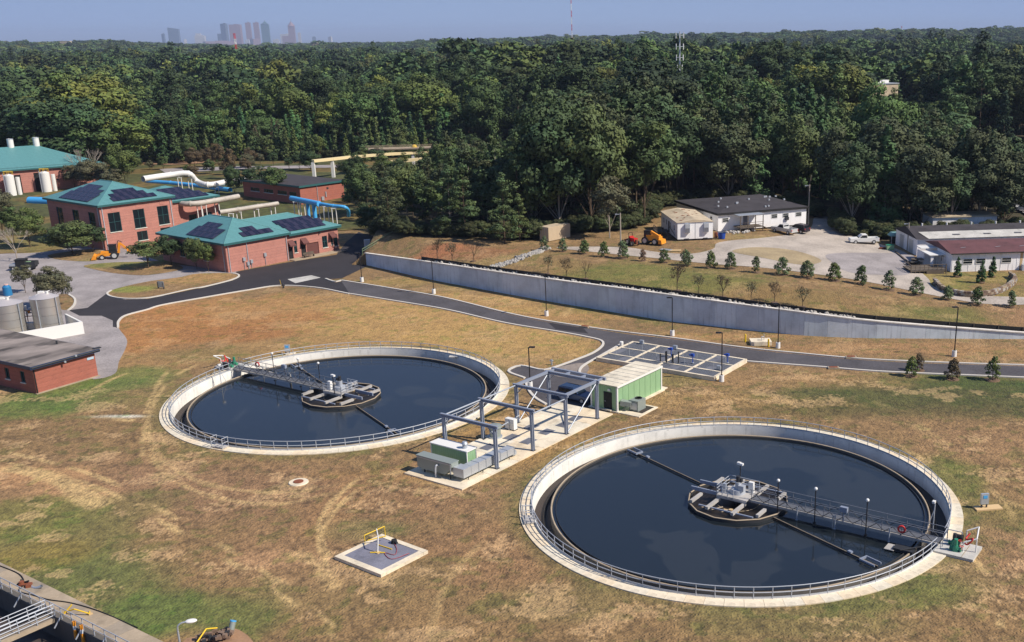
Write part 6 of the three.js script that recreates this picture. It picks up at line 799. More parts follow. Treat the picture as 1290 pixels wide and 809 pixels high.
function limbs(r, h, r0, branches) { const gs = [bar([0, -0.6, 0], [0.15 * r0, h * 0.5, 0], r0, 7, r0 * 0.7), bar([0.15 * r0, h * 0.5, 0], [0.3 * r0, h, 0.1], r0 * 0.7, 6, r0 * 0.2)]; for (const [y, a, l, e] of branches) gs.push(bar([0.2 * r0, y, 0], [Math.cos(a) * l, y + e, Math.sin(a) * l], r0 * 0.38, 5, r0 * 0.1)); return join(gs); }
function oakKit(seed, H, rad, base, dens, size, nb = 30) {
  const r = RNG(seed), cl = [], br = [], cy = base + (H - base) * 0.52, ry = (H - base) * 0.5;
  for (let i = 0; i < nb; i++) { const u = Math.pow(r(), 0.8) * 1.75 - 0.75, a = i * 2.399 + r() * 0.7, s = Math.sqrt(Math.max(0, 1 - u * u)), k = 0.55 + 0.33 * r(), c = rad * (0.24 + 0.17 * r()); cl.push([s * Math.cos(a) * rad * k, cy + u * ry * k, s * Math.sin(a) * rad * k, c, c * 0.78, c]); }
  cl.push([0, cy, 0, rad * 0.5, ry * 0.55, rad * 0.5]);
  for (let i = 0; i < 7; i++) br.push([base * (0.8 + 0.6 * r()), r() * TAU, rad * (0.45 + 0.3 * r()), (H - base) * (0.25 + 0.3 * r())]);
  return { crown: leaves(r, cl, dens, size), trunk: limbs(r, H * 0.8, H * 0.0085, br) };
}
function pineKit(seed, H, rad, base, dens, size) {
  const r = RNG(seed), cl = [], br = [];
  for (let y = base; y < H; y += H * 0.055) { const t = (y - base) / (H - base), R0 = rad * (0.55 + 0.6 * Math.sin(Math.min(1, t * 1.25 + 0.15) * Math.PI)) * (1 - 0.55 * t), k = t > 0.85 ? 2 : 4; for (let i = 0; i < k; i++) { if (r() < 0.14) continue; const a = r() * TAU, d = R0 * (0.45 + 0.5 * r()), c = rad * (0.26 + 0.16 * r()) * (1 - 0.4 * t); cl.push([Math.cos(a) * d, y + (r() - 0.5) * H * 0.05, Math.sin(a) * d, c, c * 0.62, c]); br.push([y - H * 0.03, a, d, H * 0.03]); } }
  cl.push([0, H * 0.97, 0, rad * 0.22, rad * 0.3, rad * 0.22]);
  return { crown: leaves(r, cl, dens, size, 0.7), trunk: limbs(r, H * 0.95, H * 0.0095, br.slice(0, 14)) };
}
function spireKit(seed, H, rad, dens, size, base = 0.06, pow = 0.85) {
  const r = RNG(seed), cl = [];
  for (let i = 0; i < 46; i++) { const t = base + (1 - base) * Math.pow(r(), 1.15), R0 = rad * Math.pow(1 - t, pow) * (0.8 + 0.4 * r()), a = i * 2.399, c = rad * (0.18 + 0.16 * (1 - t)); cl.push([Math.cos(a) * R0 * 0.72, t * H, Math.sin(a) * R0 * 0.72, c, c * 1.05, c]); }
  cl.push([0, H * 0.45, 0, rad * 0.42, H * 0.38, rad * 0.42], [0, H * 0.95, 0, rad * 0.1, H * 0.06, rad * 0.1]);
  return { crown: leaves(r, cl, dens, size), trunk: limbs(r, H * 0.7, H * 0.014, []) };
}
function bareKit(seed, H, spread, n1) { const r = RNG(seed), gs = [bar([0, -0.3, 0], [0, H * 0.35, 0], H * 0.018, 6, H * 0.013)]; const go = (p, d, l, rad, k) => { const q = [p[0] + d[0] * l, p[1] + d[1] * l, p[2] + d[2] * l]; gs.push(bar(p, q, rad, 4, rad * 0.6)); if (k > 0) for (let i = 0; i < 3; i++) { const e = [d[0] + (r() - 0.5) * spread, d[1] + 0.1 + (r() - 0.5) * 0.5, d[2] + (r() - 0.5) * spread], m = Math.hypot(...e); go(q, e.map(v => v / m), l * (0.62 + 0.2 * r()), rad * 0.6, k - 1); } }; for (let i = 0; i < n1; i++) { const a = r() * TAU; go([0, H * (0.2 + 0.15 * r()), 0], [Math.cos(a) * 0.45, 0.85, Math.sin(a) * 0.45], H * 0.26, H * 0.01, 3); } return join(gs); }
const NEAR = { oak: [oakKit(11, 20, 6.6, 2.2, 1.1, 0.46, 34), oakKit(12, 20, 5.6, 3, 1.1, 0.46, 30), oakKit(13, 20, 7.4, 1.6, 1.1, 0.48, 40), oakKit(14, 20, 4.8, 3, 1.1, 0.44, 28)], pine: [pineKit(21, 20, 4.2, 7, 1.15, 0.46), pineKit(22, 20, 4.8, 8.5, 1.15, 0.46), pineKit(23, 20, 4.2, 2.5, 1.15, 0.46)], spire: [spireKit(31, 16, 2.7, 1.2, 0.42), spireKit(32, 16, 3.1, 1.2, 0.42)] };
const FAR = { oak: [oakKit(41, 20, 6.8, 2, 0.95, 1.15, 22), oakKit(42, 20, 6.0, 2, 0.95, 1.1, 20), oakKit(43, 20, 7.4, 2, 0.95, 1.2, 24), oakKit(46, 20, 5.2, 2, 0.95, 1.1, 18)], pine: [pineKit(44, 20, 4.6, 6, 1.0, 1.1), pineKit(47, 20, 4.0, 8, 1.0, 1.05)], spire: [spireKit(45, 16, 2.8, 1.0, 0.95)] };
function treeThing(name, kit, leaf, label, group, x, n, h, turn, s, sw = s, bark = M.bark) { const t = thing(name, label, 'tree', x, n, T(x, n), turn, group); t.scale.set(sw, s, sw); part('crown', kit.crown, M[leaf], t); part('trunk', kit.trunk, bark, t); return t; }

const inView = (x, n, m = 0.02) => { const u = x / n; return u > -0.64 - m && u < 0.375 + m; };
const pxOf = (x, n) => CX + F * x / (n * cP + (CAM_H - 10) * sP);
const treeTop = (x, n) => {                                            // how tall the wood stands here, metres
  const p = pxOf(x, n), big = fbm(x / 70 + 20, n / 70, 2);
  let h = 13 + 13 * big + 14 * (fbm(x / 17 + 3, n / 17 + 8, 2) - 0.45);
  if (n < 290 && p > 425 && p < 600) h = Math.min(h, 9.5 + 3.5 * rng());
  if (n < 285 && p >= 560 && p < 680) h = 13 + 5 * rng();
  if (n < 300 && p >= 680 && p < 880) h = 21 + 5 * rng();
  if (n < 300 && p >= 1060) h = 15.5 + 4.5 * rng();
  if (n > 285 && n < 405 && p > 430 && p < 690) h = clamp(heightAt(n, lerp(204, 168, (n - 285) / 120), p) - T(x, n), 4, 11 + 3 * rng());
  if (n > 300 && n < 515 && x / n > 0.185 && x / n < 0.255) h = Math.min(h, Math.max(3.5, (heightAt(n, 123) - T(x, n)) / 1.12));
  return h;
};
function woodland(x, n) {                                              // is there wood at this place
  if (!inView(x, n)) return false; const p = pxOf(x, n);
  if (n < 262) { if (x < -61) return false; if (n < front(x) + 2.5) return false; if (x > 2 && x < 39 && n < 251) return false; if (x > 84 && n > 236) return false; if (x > 48 && x < 98 && n < 226) return false; if (x > 36 && x < (n < 226 ? 49 : 41.5)) return false; return true; }
  if (x > 86 && x < 152 && n < 382) return false;
  if (p < 452 && n < 300) return false; if (p > 1266 && n < 322) return false; if (x > 100 && x < 136 && n > 512 && n < 548) return false;
  if (p < 160 + 8 * Math.sin(n / 9)) return n > 346; if (p < 432 && n < 400 + 8 * Math.sin(x / 13)) return false;
  if (p < 560 && n > 322 && n < 404) return false; if (p < 600 && n > 300 && n < 322 && rng() < 0.6) return false;
  if (Math.abs(x - 0.182 * n) < 3.2 && n < 560) return false;
  if (x > 150 && x < 206 && n > 730 && n < 850) return false; if (n > 640 && n <= 730 && x / n > 0.19 && x / n < 0.235 && rng() < 0.5) return false;
  return true;
}
const spots = []; { let n = 200; while (n < 9000) { const s = n < 330 ? 6.6 : n < 700 ? 8.6 : n < 1500 ? 10.5 : n < 3200 ? 14 : 24; for (let x = -0.68 * n; x < 0.41 * n; x += s) { const a = x + R(-0.42, 0.42) * s, b = n + R(-0.42, 0.42) * s; if (woodland(a, b)) spots.push([a, b, s]); } n += s * 0.9; } }
function kindAt(x, n) { const p = pxOf(x, n), k = fbm(x / 45 + 7, n / 45 + 3, 2), r = rng(); if (n > 395 && n < 440 && p < 600) return r < 0.75 ? 'spire' : 'oak'; if (n < 300 && p > 430 && p < 680) return r < 0.62 ? 'pine' : 'oak'; if (n > 280 && n < 340 && p > 985 && p < 1050) return 'spire'; if (n > 1800) return 'oak'; return k > 0.54 ? (r < 0.7 ? 'pine' : 'oak') : k < 0.42 && r < 0.4 ? 'spire' : r < 0.14 ? 'pine' : r < 0.2 ? 'spire' : 'oak'; }
const words = { pine: 'pine', oak: 'broadleaf tree', spire: 'conical conifer' }, tones = { leafA: 'mid green', leafB: 'dark green', leafC: 'light olive', leafD: 'dull grey green', leafPine: 'fresh green', leafSpire: 'deep green' };
function zoneText(x, n) { const p = pxOf(x, n); if (n < 300) return p < 600 ? ['above the left part of the wall', 'trees of the stand above the wall'] : p < 690 ? ['left of the cream container', 'trees of the stand by the container'] : p < 900 ? ['in the dark stand behind the small trailer', 'trees behind the small trailer'] : p < 1050 ? ['in the wood behind the long trailer building', 'trees behind the long trailer'] : ['in the dense grove behind the white workshops', 'trees of the grove behind the workshops']; return p < 435 ? ['at the wood edge beyond the brick buildings', 'trees of the wood beyond the brick buildings'] : p < 700 ? ['on the wooded hill behind the trestle', 'trees of the hill behind the trestle'] : p < 1000 ? ['on the wooded rise behind the trailers', 'trees of the rise behind the trailers'] : ['in the wood beyond the upper lot', 'trees of the wood beyond the upper lot']; }
const singles = spots.filter(s => s[1] < 420).slice(0, 262); const single = new Set(singles);
for (const sp of singles) {
  const [x, n] = sp, k = kindAt(x, n), kits = NEAR[k], kit = kits[Math.floor(rng() * kits.length)], h = treeTop(x, n) * R(0.8, 1.16), s = h / (k === 'spire' ? 16 : 20), [zt, zg] = zoneText(x, n), lf = pxOf(x, n) > 1060 && n < 300 && k === 'oak' ? (rng() < 0.45 ? 'leafB' : 'leafD') : LEAVES[k][Math.floor(rng() * LEAVES[k].length)];
  treeThing(k === 'oak' ? 'broadleaf_tree' : k === 'pine' ? 'pine_tree' : 'conifer_tree', kit, lf, `${h > 21 ? 'tall' : h > 15 ? 'middling' : 'low'} ${tones[lf]} ${words[k]} ${zt}`, `${k === 'oak' ? 'broadleaf' : k === 'pine' ? 'pine' : 'conifer'} ${zg}`, x, n, 0, rng() * TAU, s, s * R(0.85, 1.2) * (h < 13 ? 1.25 : 1), rng() < 0.3 ? M.paleBark : M.bark);
}
{ // the wood beyond, one mass
  const wood = new THREE.Group(); wood.name = 'forest'; tag(wood, 'dense green forest covering the land out to the horizon', 'forest', null, 'stuff'); scene.add(wood);
  const bins = {}; for (const sp of spots) { if (single.has(sp)) continue; const k = kindAt(sp[0], sp[1]), f = sp[1] < 520 ? NEAR[k] : FAR[k], i = Math.floor(rng() * f.length), key = (sp[1] < 520 ? 'n' : 'f') + k + i; (bins[key] ??= { kit: f[i], k, list: [] }).list.push(sp); }
  const o = new THREE.Object3D(), col = new THREE.Color();
  for (const key in bins) { const { kit, k, list } = bins[key], cr = new THREE.InstancedMesh(kit.crown, M[k === 'oak' ? 'leafA' : LEAVES[k][0]], list.length), tr = key[0] === 'n' ? new THREE.InstancedMesh(kit.trunk, M.bark, list.length) : null; cr.name = k === 'oak' ? 'broadleaf_crowns' : k + '_crowns';
    list.forEach(([x, n, sp], i) => { const far = sp > 12 ? sp / 9.5 : 1, h = treeTop(x, n) * (rng() < 0.1 ? 1.3 : R(0.68, 1.15)) * (k === 'spire' ? 0.85 : 1), s = h / (k === 'spire' ? 16 : 20); o.position.set(x, T(x, n) - (far > 1 ? 1 : 0.3), -n); o.rotation.set(R(-0.07, 0.07), rng() * TAU, R(-0.07, 0.07)); const sw = s * (0.95 + 0.75 * Math.pow(rng(), 2)) * far; o.scale.set(sw * R(0.82, 1.15), s * (far > 1 ? 1.05 : 1), sw); o.updateMatrix(); cr.setMatrixAt(i, o.matrix); tr?.setMatrixAt(i, o.matrix); const c = fbm(x / 60 + 31, n / 60, 3), w = rng(); const v = R(0.75, 1.2); const st = fbm(x / 34 + 71, n / 34 + 13, 2), dk = lerp(0.55, 1.3, ss(0.28, 0.72, st + 0.5 * (rng() - 0.5))), q = rng() + 0.5 * (c - 0.5); const [a1, a2, a3] = q > 0.93 ? [1.75, 1.3, 0.9] : q > 0.72 ? [1.25, 1.12, 0.85] : q < 0.2 ? [0.62, 0.78, 0.95] : [0.9, 1, 0.95]; col.setRGB(dk * v * a1, dk * v * a2, dk * v * a3); cr.setColorAt(i, col); });
    wood.add(shade(cr)); if (tr) { tr.name = 'trunks'; wood.add(shade(tr)); } }
  console.log('wood', spots.length, 'singles', singles.length, Object.values(bins).map(b => b.list.length).join(' '));
}
{ // brush along the wood edge
  const pts = []; const e = [[-57, 221], [-50, 214.5], [-40, 211.5], [-24, 208.5], [-14, 215], [-3, 221], [2, 247], [9, 252], [35, 251], [38, 240]], e2 = [[41.5, 235], [41.5, 220], [51, 218.5], [76, 219], [90, 232]];
  for (const l of [e, e2, [[-215, 404], [-180, 406], [-140, 400], [-86, 396]]]) for (const p of smoothLine(l, false, 0.9)) for (let k = 0; k < 3; k++) pts.push([p[0] + R(-1.5, 1.5), p[1] + R(0, 7)]);
  const o = new THREE.Object3D(), im = new THREE.InstancedMesh(NEAR.oak[2].crown, M.leafD, pts.length), col = new THREE.Color(); im.name = 'undergrowth'; tag(im, 'low brush and bushes filling the edge of the wood', 'undergrowth', null, 'stuff');
  pts.forEach(([x, n], i) => { const s = R(0.06, 0.2); o.position.set(x, T(x, n) - 0.2, -n); o.rotation.set(0, rng() * TAU, 0); o.scale.set(s * 1.2, s, s * 1.2); o.updateMatrix(); im.setMatrixAt(i, o.matrix); const v = R(0.7, 1.35); im.setColorAt(i, col.setRGB(v * R(0.9, 1.2), v, v * 0.9)); }); scene.add(shade(im)); }
// trees that stand out by themselves
const big = (name, kit, leaf, label, X, Y, h, sw, upper, bark) => { const p = upper ? H5(X, Y) : G(X, Y), s = h / 20; return treeThing(name, kit, leaf, label, null, p[0], p[1], 0, X, s, s * sw, bark); };
big('pine_tree', NEAR.pine[2], 'leafPine', 'bushy pine with low branches just left of the cream container', 636, 307, 13.2, 1.15, 1); big('pine_tree', NEAR.pine[2], 'leafC', 'lighter low pine in front of the container pine', 655, 304, 9, 1.3, 1);
big('broadleaf_tree', NEAR.oak[0], 'leafC', 'tallest olive green tree of the stand behind the terrace tree row', 745, 292, 25, 0.95, 1); big('broadleaf_tree', NEAR.oak[1], 'leafA', 'high dark tree between the small trailer and the olive green one', 812, 283, 24, 1.05, 1); big('broadleaf_tree', NEAR.oak[3], 'leafOlive', 'thin leaning tree with pale limbs above the tree row', 768, 300, 13, 1.2, 1, M.paleBark);
big('broadleaf_tree', NEAR.oak[0], 'leafRust', 'rust brown tree standing out of the green wood', 641, 240, 12, 1.0, 1); big('broadleaf_tree', NEAR.oak[2], 'leafOlive', 'pale olive rounded tree crown beside the rust brown tree', 600, 236, 13, 1.2, 1);
big('conifer_tree', spireKit(61, 20, 4.4, 1.2, 0.6, 0.12, 0.8), 'leafBright', 'bright green conical tree before the dark wood, left of its twin', 183, 191, 13.5, 1, 0); big('conifer_tree', spireKit(62, 20, 4.2, 1.2, 0.6, 0.12, 0.8), 'leafBright', 'bright green conical tree before the dark wood, right of its twin', 212, 190, 14, 1, 0);
const mid = [[160, 246, 13.5, 'leafBright', 'rounded bright green tree behind the tall brick building', 1.0], [120, 244, 9, 'leafOlive', 'olive brown low tree right of the brick hall corner', 1.4], [95, 243, 8, 'leafOlive', 'olive brown low tree before the brick hall wall', 1.3], [145, 250, 8, 'leafOlive', 'low olive tree between the bright tree and the tall brick building', 1.4], [246, 216, 7, 'leafBronze', 'bronze leaved round tree left of the white pipe bend', 1.3], [262, 214, 7, 'leafBronze', 'bronze leaved round tree above the white pipe bend', 1.1], [277, 219, 10, 'leafBronze', 'bronze green upright tree right of the white pipe bend', 0.8], [294, 232, 10.5, 'leafBronze', 'tall bronze tree in front of the lane by the link roof', 0.75], [317, 216, 7, 'leafBronze', 'bronze leaved tree beside the lane, right of the tall one', 0.95], [296, 250, 8.5, 'leafB', 'dark green tree at the right end of the link roof', 0.8], [324, 250, 9, 'leafB', 'dark tree behind the second pale pipe, left of two', 1.4], [350, 255, 10, 'leafA', 'dark tree behind the second pale pipe, right of two', 1.4], [240, 208, 9, 'leafA', 'green tree on the lane verge left of the conical trees', 0.9], [228, 205, 9, 'leafB', 'green tree at the right end of the clay bank', 0.9], [345, 214, 6, 'leafB', 'small dark tree on the lane verge, first from the left of four', 1.1], [365, 220, 5, 'leafB', 'small dark tree by the lane, second from the left of four', 1.1], [378, 219, 6, 'leafB', 'small dark tree by the lane, third from the left of four', 1.1], [392, 221, 7, 'leafB', 'small dark tree by the lane next to the trestle column', 1.2],
  [5, 300, 13, 'leafOlive', 'brownish tree cut by the left edge below the brick hall', 0.9], [18, 306, 9, 'leafA', 'green tree at the left edge above the lot', 1.2], [38, 312, 8.5, 'leafBright', 'bright green layered tree on the verge of the left lot', 1.3], [92, 322, 7.5, 'leafC', 'broad bush like tree at the left corner of the tall brick building', 1.7], [118, 318, 6.5, 'leafB', 'dark rounded tree against the left wall of the tall brick building', 1.6], [187, 338, 6, 'leafC', 'wide low tree with pinkish tips before the tall brick building', 2.2], [216, 334, 6, 'leafB', 'dark low tree in front of the gap between the brick buildings', 1.4], [248, 339, 6.5, 'leafC', 'brownish upright tree against the shaded wall of the garage building', 0.9], [263, 343, 6.5, 'leafBright', 'brighter green upright tree at the shaded corner of the garage building', 0.85],
  [32, 369, 5.5, 'leafOlive', 'sparse young tree on the left lot behind the silos', 1.3], [70, 388, 7, 'leafOlive', 'feathery tree rising behind the right steel silo', 1.3], [466, 298, 7.5, 'leafB', 'dark tree in the shade right of the garage building', 1.0], [456, 268, 8.5, 'leafB', 'dark tree beside the end of the blue pipe', 0.9]];
mid.push([458, 224, 9, 'leafC', 'loose green tree in front of the trestle, left of three', 1.2], [478, 222, 8.5, 'leafB', 'dark tree in front of the trestle, middle of three', 1.2], [512, 214, 8, 'leafA', 'green tree in front of the trestle, right of three', 1.2]);
mid.forEach(([X, Y, h, lf, lb, sw], i) => big('broadleaf_tree', NEAR.oak[[0, 2, 1, 3][i % 4]], lf, lb, X, Y, h, sw, Y < 302 && Y > 240 && X > 440));
for (const [X, Y, H, lb] of [[113, 240, 13.5, 'bare grey tree standing before the wood behind the brick buildings'], [22, 330, 7.5, 'bare grey shrub tree on the left verge']]) { const p = G(X, Y), t = thing('bare_tree', lb, 'tree', ...p, 0, 1); part('trunk', bareKit(X, H, 1.1, 6), M.paleBark, t); shade(t); }
{ const p = G(309, 152, 12), t = thing('dead_tree', 'pale dead trunk standing among the dark trees of the left wood', 'tree', -141, 404, T(-141, 404)); part('trunk', bareKit(77, 15, 0.5, 3), M.bark, t); const u = thing('dead_tree', 'bare pale snag with short branches in the wood right of the hill', 'tree', 4, 330, T(4, 330)); part('trunk', bareKit(78, 25, 0.6, 3), M.paleBark, u); shade(t); shade(u); }
{ const r = RNG(303), kits = [spireKit(63, 12, 2.6, 1.15, 0.42, 0.1, 0.8), spireKit(64, 12, 2.2, 1.15, 0.42, 0.08, 0.75), oakKit(65, 20, 6, 1.4, 1.1, 0.6, 24)], lf = [['leafBright', 'bright green'], ['leafSpire', 'deep green'], ['leafPine', 'fresh green'], ['leafC', 'olive']];
  for (let i = 0; i < 46; i++) { const p = lerp(165, 560, (i + 0.8 * r()) / 46), n = 396 + 12 * r() - (p < 260 ? 3 : 0), x = (p - CX) / F * (n * cP + 38 * sP), kk = r() < 0.8 ? (r() < 0.5 ? 0 : 1) : 2, h = kk === 2 ? 7 + 4 * r() : 8 + 6.5 * r(), [l, w] = lf[Math.floor(r() * 4)], s = h / (kk === 2 ? 20 : 12); treeThing(kk === 2 ? 'broadleaf_tree' : 'conifer_tree', kits[kk], l, `${w} ${kk === 2 ? 'rounded tree' : 'conical conifer'} along the wood edge behind the lane`, 'trees along the wood edge behind the lane', x, n, 0, r() * TAU, s, s * (0.85 + 0.4 * r())); }
  for (let i = 0; i < 16; i++) { const p = lerp(178, 330, r()), n = 340 + 48 * r(), x = (p - CX) / F * (n * cP + 40 * sP), s = (2.2 + 3.4 * r()) / 20; treeThing('shrub', NEAR.oak[i % 4], ['leafOlive', 'leafBronze', 'leafA'][i % 3], `${['olive', 'bronze', 'green'][i % 3]} bush on the rough ground below the clay bank`, 'bushes below the clay bank', x, n, 0, r() * TAU, s, s * 1.2); } }
// conifers of the terrace row
function youngKit(seed, H, rad) { const r = RNG(seed), cl = [], br = []; for (let i = 0; i < 24; i++) { const t = 0.1 + 0.85 * (i / 24), a = i * 2.4 + r(), R0 = rad * (0.35 + 0.65 * Math.pow(1 - t, 0.75)) * (0.6 + 0.6 * r()) * (t > 0.85 ? 0.5 : 1), c = rad * (0.12 + 0.16 * r()); cl.push([Math.cos(a) * R0 * 0.75, t * H + R0 * 0.12, Math.sin(a) * R0 * 0.75, c * 1.25, c, c * 1.25]); br.push([t * H - 0.12, a, R0 * 0.8, 0.16]); } cl.push([0, H * 0.96, 0, rad * 0.09, H * 0.07, rad * 0.09]); return { crown: leaves(r, cl, 1.25, 0.15), trunk: limbs(r, H * 0.9, H * 0.015, br) }; }
const youngG = [youngKit(71, 3, 1.3), youngKit(72, 3, 1.1), youngKit(73, 3, 1.45), youngKit(74, 3, 1.2), youngKit(75, 3, 1.35)];
const ord = ['first', 'second', 'third', 'fourth', 'fifth', 'sixth', 'seventh', 'eighth', 'ninth', 'tenth', 'eleventh', 'twelfth', 'thirteenth', 'fourteenth', 'fifteenth', 'sixteenth', 'seventeenth', 'eighteenth', 'nineteenth'];
[[686, 316, 2.9], [709, 317, 2.7], [735.6, 320, 2.5], [761, 323.5, 2.6], [784, 325.6, 2.9], [810, 328.8, 2.5, 1], [836.5, 331, 2.6], [865, 334.5, 2.9], [896, 337.5, 2.8], [921, 339, 2.6], [952, 343.4, 2.6], [985.4, 346.6, 2.8], [1016.5, 350.4, 3.1], [1051, 354, 3.1], [1084.5, 358, 3.0], [1119.6, 365.7, 3.1], [1154, 372, 2.8], [1194, 378, 2.7], [1231.6, 384, 2.9], [1273.7, 386.7, 3.0]].forEach(([X, Y, h, brown], i) => { const p = H5(X, Y), t = thing('young_conifer', brown ? 'only brown dying young conifer in the terrace tree row' : `young conifer in the terrace row, ${i < 19 ? ord[i] : 'last'} counted from the cream container`, 'tree', p[0], p[1], T(...p), i * 1.7, 'young conifers in the terrace row'), k = youngG[(i * 3 + 1) % 5], s = h / 3 * R(0.82, 1.12); t.scale.set(s * R(0.85, 1.15), s, s * R(0.85, 1.15)); t.rotation.z = R(-0.06, 0.06); t.rotation.x = R(-0.05, 0.05); part('crown', k.crown, brown ? M.leafBrown : M[i % 4 === 2 ? 'leafA' : i % 5 === 3 ? 'leafBright' : 'leafYoung'], t); part('trunk', k.trunk, M.bark, t); part('mulch', metres(cyl(0.9, 0.85, 0.1, 0, -0.02, 0, 14)), M.mulch, t); });
// bare saplings on the bank
const sapG = [0, 1, 2].map(i => bareKit(81 + i, 3.6, 1.0, 5)), sapL = [0, 1].map(i => oakKit(85 + i, 3.6, 1.05, 1.0, 0.26, 0.13, 16).crown);
[[551, 326.6], [569.7, 329.8], [597, 328.8], [690.5, 344.5], [713.6, 350], [737.8, 351], [853, 366.6], [880, 370.8], [910.5, 374], [946, 379], [975.6, 381], [1011, 386.5]].forEach(([X, Y], i) => { const p = H5(X, Y), t = thing('sapling', `thin nearly bare sapling on the bank, ${ord[i]} from the left end of the wall`, 'tree', p[0], p[1], T(...p), i * 2.1, 'bare saplings on the bank'); const s = R(0.85, 1.1) * (i === 1 || i === 6 ? 1.25 : 1); t.scale.setScalar(s); part('trunk', sapG[i % 3], M.bark, t); if (i !== 2 && i !== 5) part('crown', sapL[i % 2], M[i % 2 ? 'leafOlive' : 'leafBronze'], t); part('mulch', metres(cyl(0.6, 0.55, 0.08, 0, -0.02, 0, 12)), M.mulch, t); });
// shrubs by the lower road and the cypresses of the workshop lawn
[[1148, 474, 2.6, 'leafBright', 'bright green upright shrub beside the lower road, leftmost of four'], [1158, 467, 2.4, 'leafBronze', 'bronze upright shrub just behind the leftmost bright one by the road'], [1200, 478, 2.8, 'leafBronze', 'reddish brown upright shrub beside the road, below the last lamp'], [1250, 479, 3.2, 'leafBright', 'bright green upright shrub beside the road, rightmost of four']].forEach(([X, Y, h, lf, lb], i) => { const p = G(X, Y), k = youngG[i % 2], t = thing('roadside_shrub', lb, 'shrub', p[0], p[1], 0, i * 2); t.scale.set(h / 3 * 0.95, h / 3, h / 3 * 0.95); part('crown', k.crown, M[lf], t); part('trunk', k.trunk, M.bark, t); part('mulch', metres(cyl(1.0, 0.95, 0.08, 0, 0, 0, 14)), M.mulch, t); });
const cypG = spireKit(91, 3.6, 0.85, 1.5, 0.18, 0.03, 0.55);
[[1206, 349, 3.3, 'dark cypress before the workshop, left of three'], [1236, 356.5, 3.6, 'dark cypress before the workshop, nearest of three'], [1250, 349, 3.4, 'dark cypress before the workshop, right of three']].forEach(([X, Y, h, lb], i) => { const p = H5(X, Y), t = thing('cypress', lb, 'tree', p[0], p[1], T(...p) + 0.1, i); t.scale.set(h / 3.6, h / 3.6, h / 3.6); part('crown', cypG.crown, M.leafSpire, t); part('trunk', cypG.trunk, M.bark, t); part('mulch', metres(cyl(0.7, 0.65, 0.1, 0, -0.02, 0, 14)), M.mulch, t); });
{ const q = H5(500, 313), t = thing('green_bush', 'low green bush in the wall corner by the shaded driveway', 'shrub', ...G(459, 331), 0, 0); t.scale.setScalar(0.09); part('crown', NEAR.oak[2].crown, M.leafBright, t); part('trunk', NEAR.oak[2].trunk, M.bark, t); }
shade(scene);
// ---------------------------------------------------------------- towers, far roofs and the skyline
{ const t = thing('cell_tower', 'grey monopole mobile phone mast with white antenna rings above the wood', 'mast', 11, 405, T(11, 405)), top = heightAt(405, 40) - t.position.y; part('shaft', [bar([0, 0, 0], [0, top, 0], 0.4, 10, 0.25)], M.galv, t);
  for (const [y, r] of [[0.4, 1.6], [4.2, 1.5], [8.0, 1.4], [11.5, 1.0]]) { const ring = part('antenna_ring', [new THREE.TorusGeometry(r, 0.07, 6, 12).rotateX(Math.PI / 2).translate(0, top - y - 0.9, 0), bar([-r, top - y - 0.9, 0], [r, top - y - 0.9, 0], 0.06), bar([0, top - y - 0.9, -r], [0, top - y - 0.9, r], 0.06)], M.galv, t); for (let k = 0; k < 6; k++) part('antenna', [box(0.3, 2.0, 0.16, 0, 0, 0).translate(0, -1, r).rotateY(k * TAU / 6).translate(0, top - y - 0.9, 0)], M.white, ring); } shade(t); }
function mast(X, n, y0, label, w) { const x = (X - CX) / F * (n * cP + (CAM_H - 40) * sP), b = T(x, n), top = heightAt(n, y0, X) - b, t = thing('radio_mast', label, 'mast', x, n, b), gs = { a: [], b: [] }; for (let i = 0; i < 8; i++) for (const [dx, dz] of [[-w, -w], [w, -w], [0, w]]) gs[i % 2 ? 'a' : 'b'].push(bar([dx, top * i / 8, dz], [dx, top * (i + 1) / 8, dz], w * 0.28, 4)), gs[i % 2 ? 'a' : 'b'].push(bar([dx, top * i / 8, dz], [-dx, top * (i + 1) / 8, -dz], w * 0.2, 4)); part('red_section', gs.a, M.red, t); part('white_section', gs.b, M.white, t); return shade(t); }
mast(724, 2600, -4, 'very tall thin guyed radio mast on the horizon', 0.8); mast(299, 1800, 42, 'red and white lattice mast in front of the city skyline', 1.3); mast(1139, 3800, 33, 'small lattice mast on the right horizon', 1.2);
{ const n = 520, x = 112, h0 = T(x, n), tp = heightAt(n, 107, 1115) - h0, b = thing('far_warehouse', 'tan flat roofed warehouse standing out of the right hand wood', 'building', x - 11, n, h0, 0.5); part('wall', [box(17, tp, 16, 11, 0, -8)], M.cream, b); const r = part('roof', [box(17.6, 0.5, 16.6, 11, tp, -8)], M.galv, b); part('roof_unit', [box(3, 1.3, 2, 10, tp + 0.5, -4)], M.white, r); part('roof_unit', [box(4, 1.3, 2, 15, tp + 0.5, -5)], M.white, r); part('low_wing', [box(9, tp * 0.7, 12, -2.1, 0, -8), box(9.4, 0.4, 12.4, -2.1, tp * 0.7, -8)], M.cream, b); shade(b);
  for (const [X, Y, n2, w, lb] of [[1286, 110, 760, 12, 'sliver of a white building at the right edge among trees'], [122, 50, 2900, 26, 'white building on the left ridge below the horizon'], [420, 54, 3100, 20, 'low white roofs right of the city skyline'], [1076, 176, 470, 9, 'pale wall glimpsed through the gap beyond the upper lot'], [62, 53, 3000, 12, 'small white roof on the far left ridge']]) { const xx = (X - CX) / F * n2, g0 = T(xx, n2), tt = Math.max(4, heightAt(n2, Y - 4) - g0), o = thing('far_building', lb, 'building', xx, n2, g0); part('wall', [box(w, tt, 10)], M.cream, o); part('roof', [box(w + 0.6, 0.4, 10.6, 0, tt, 0)], M.white, o); shade(o); } }
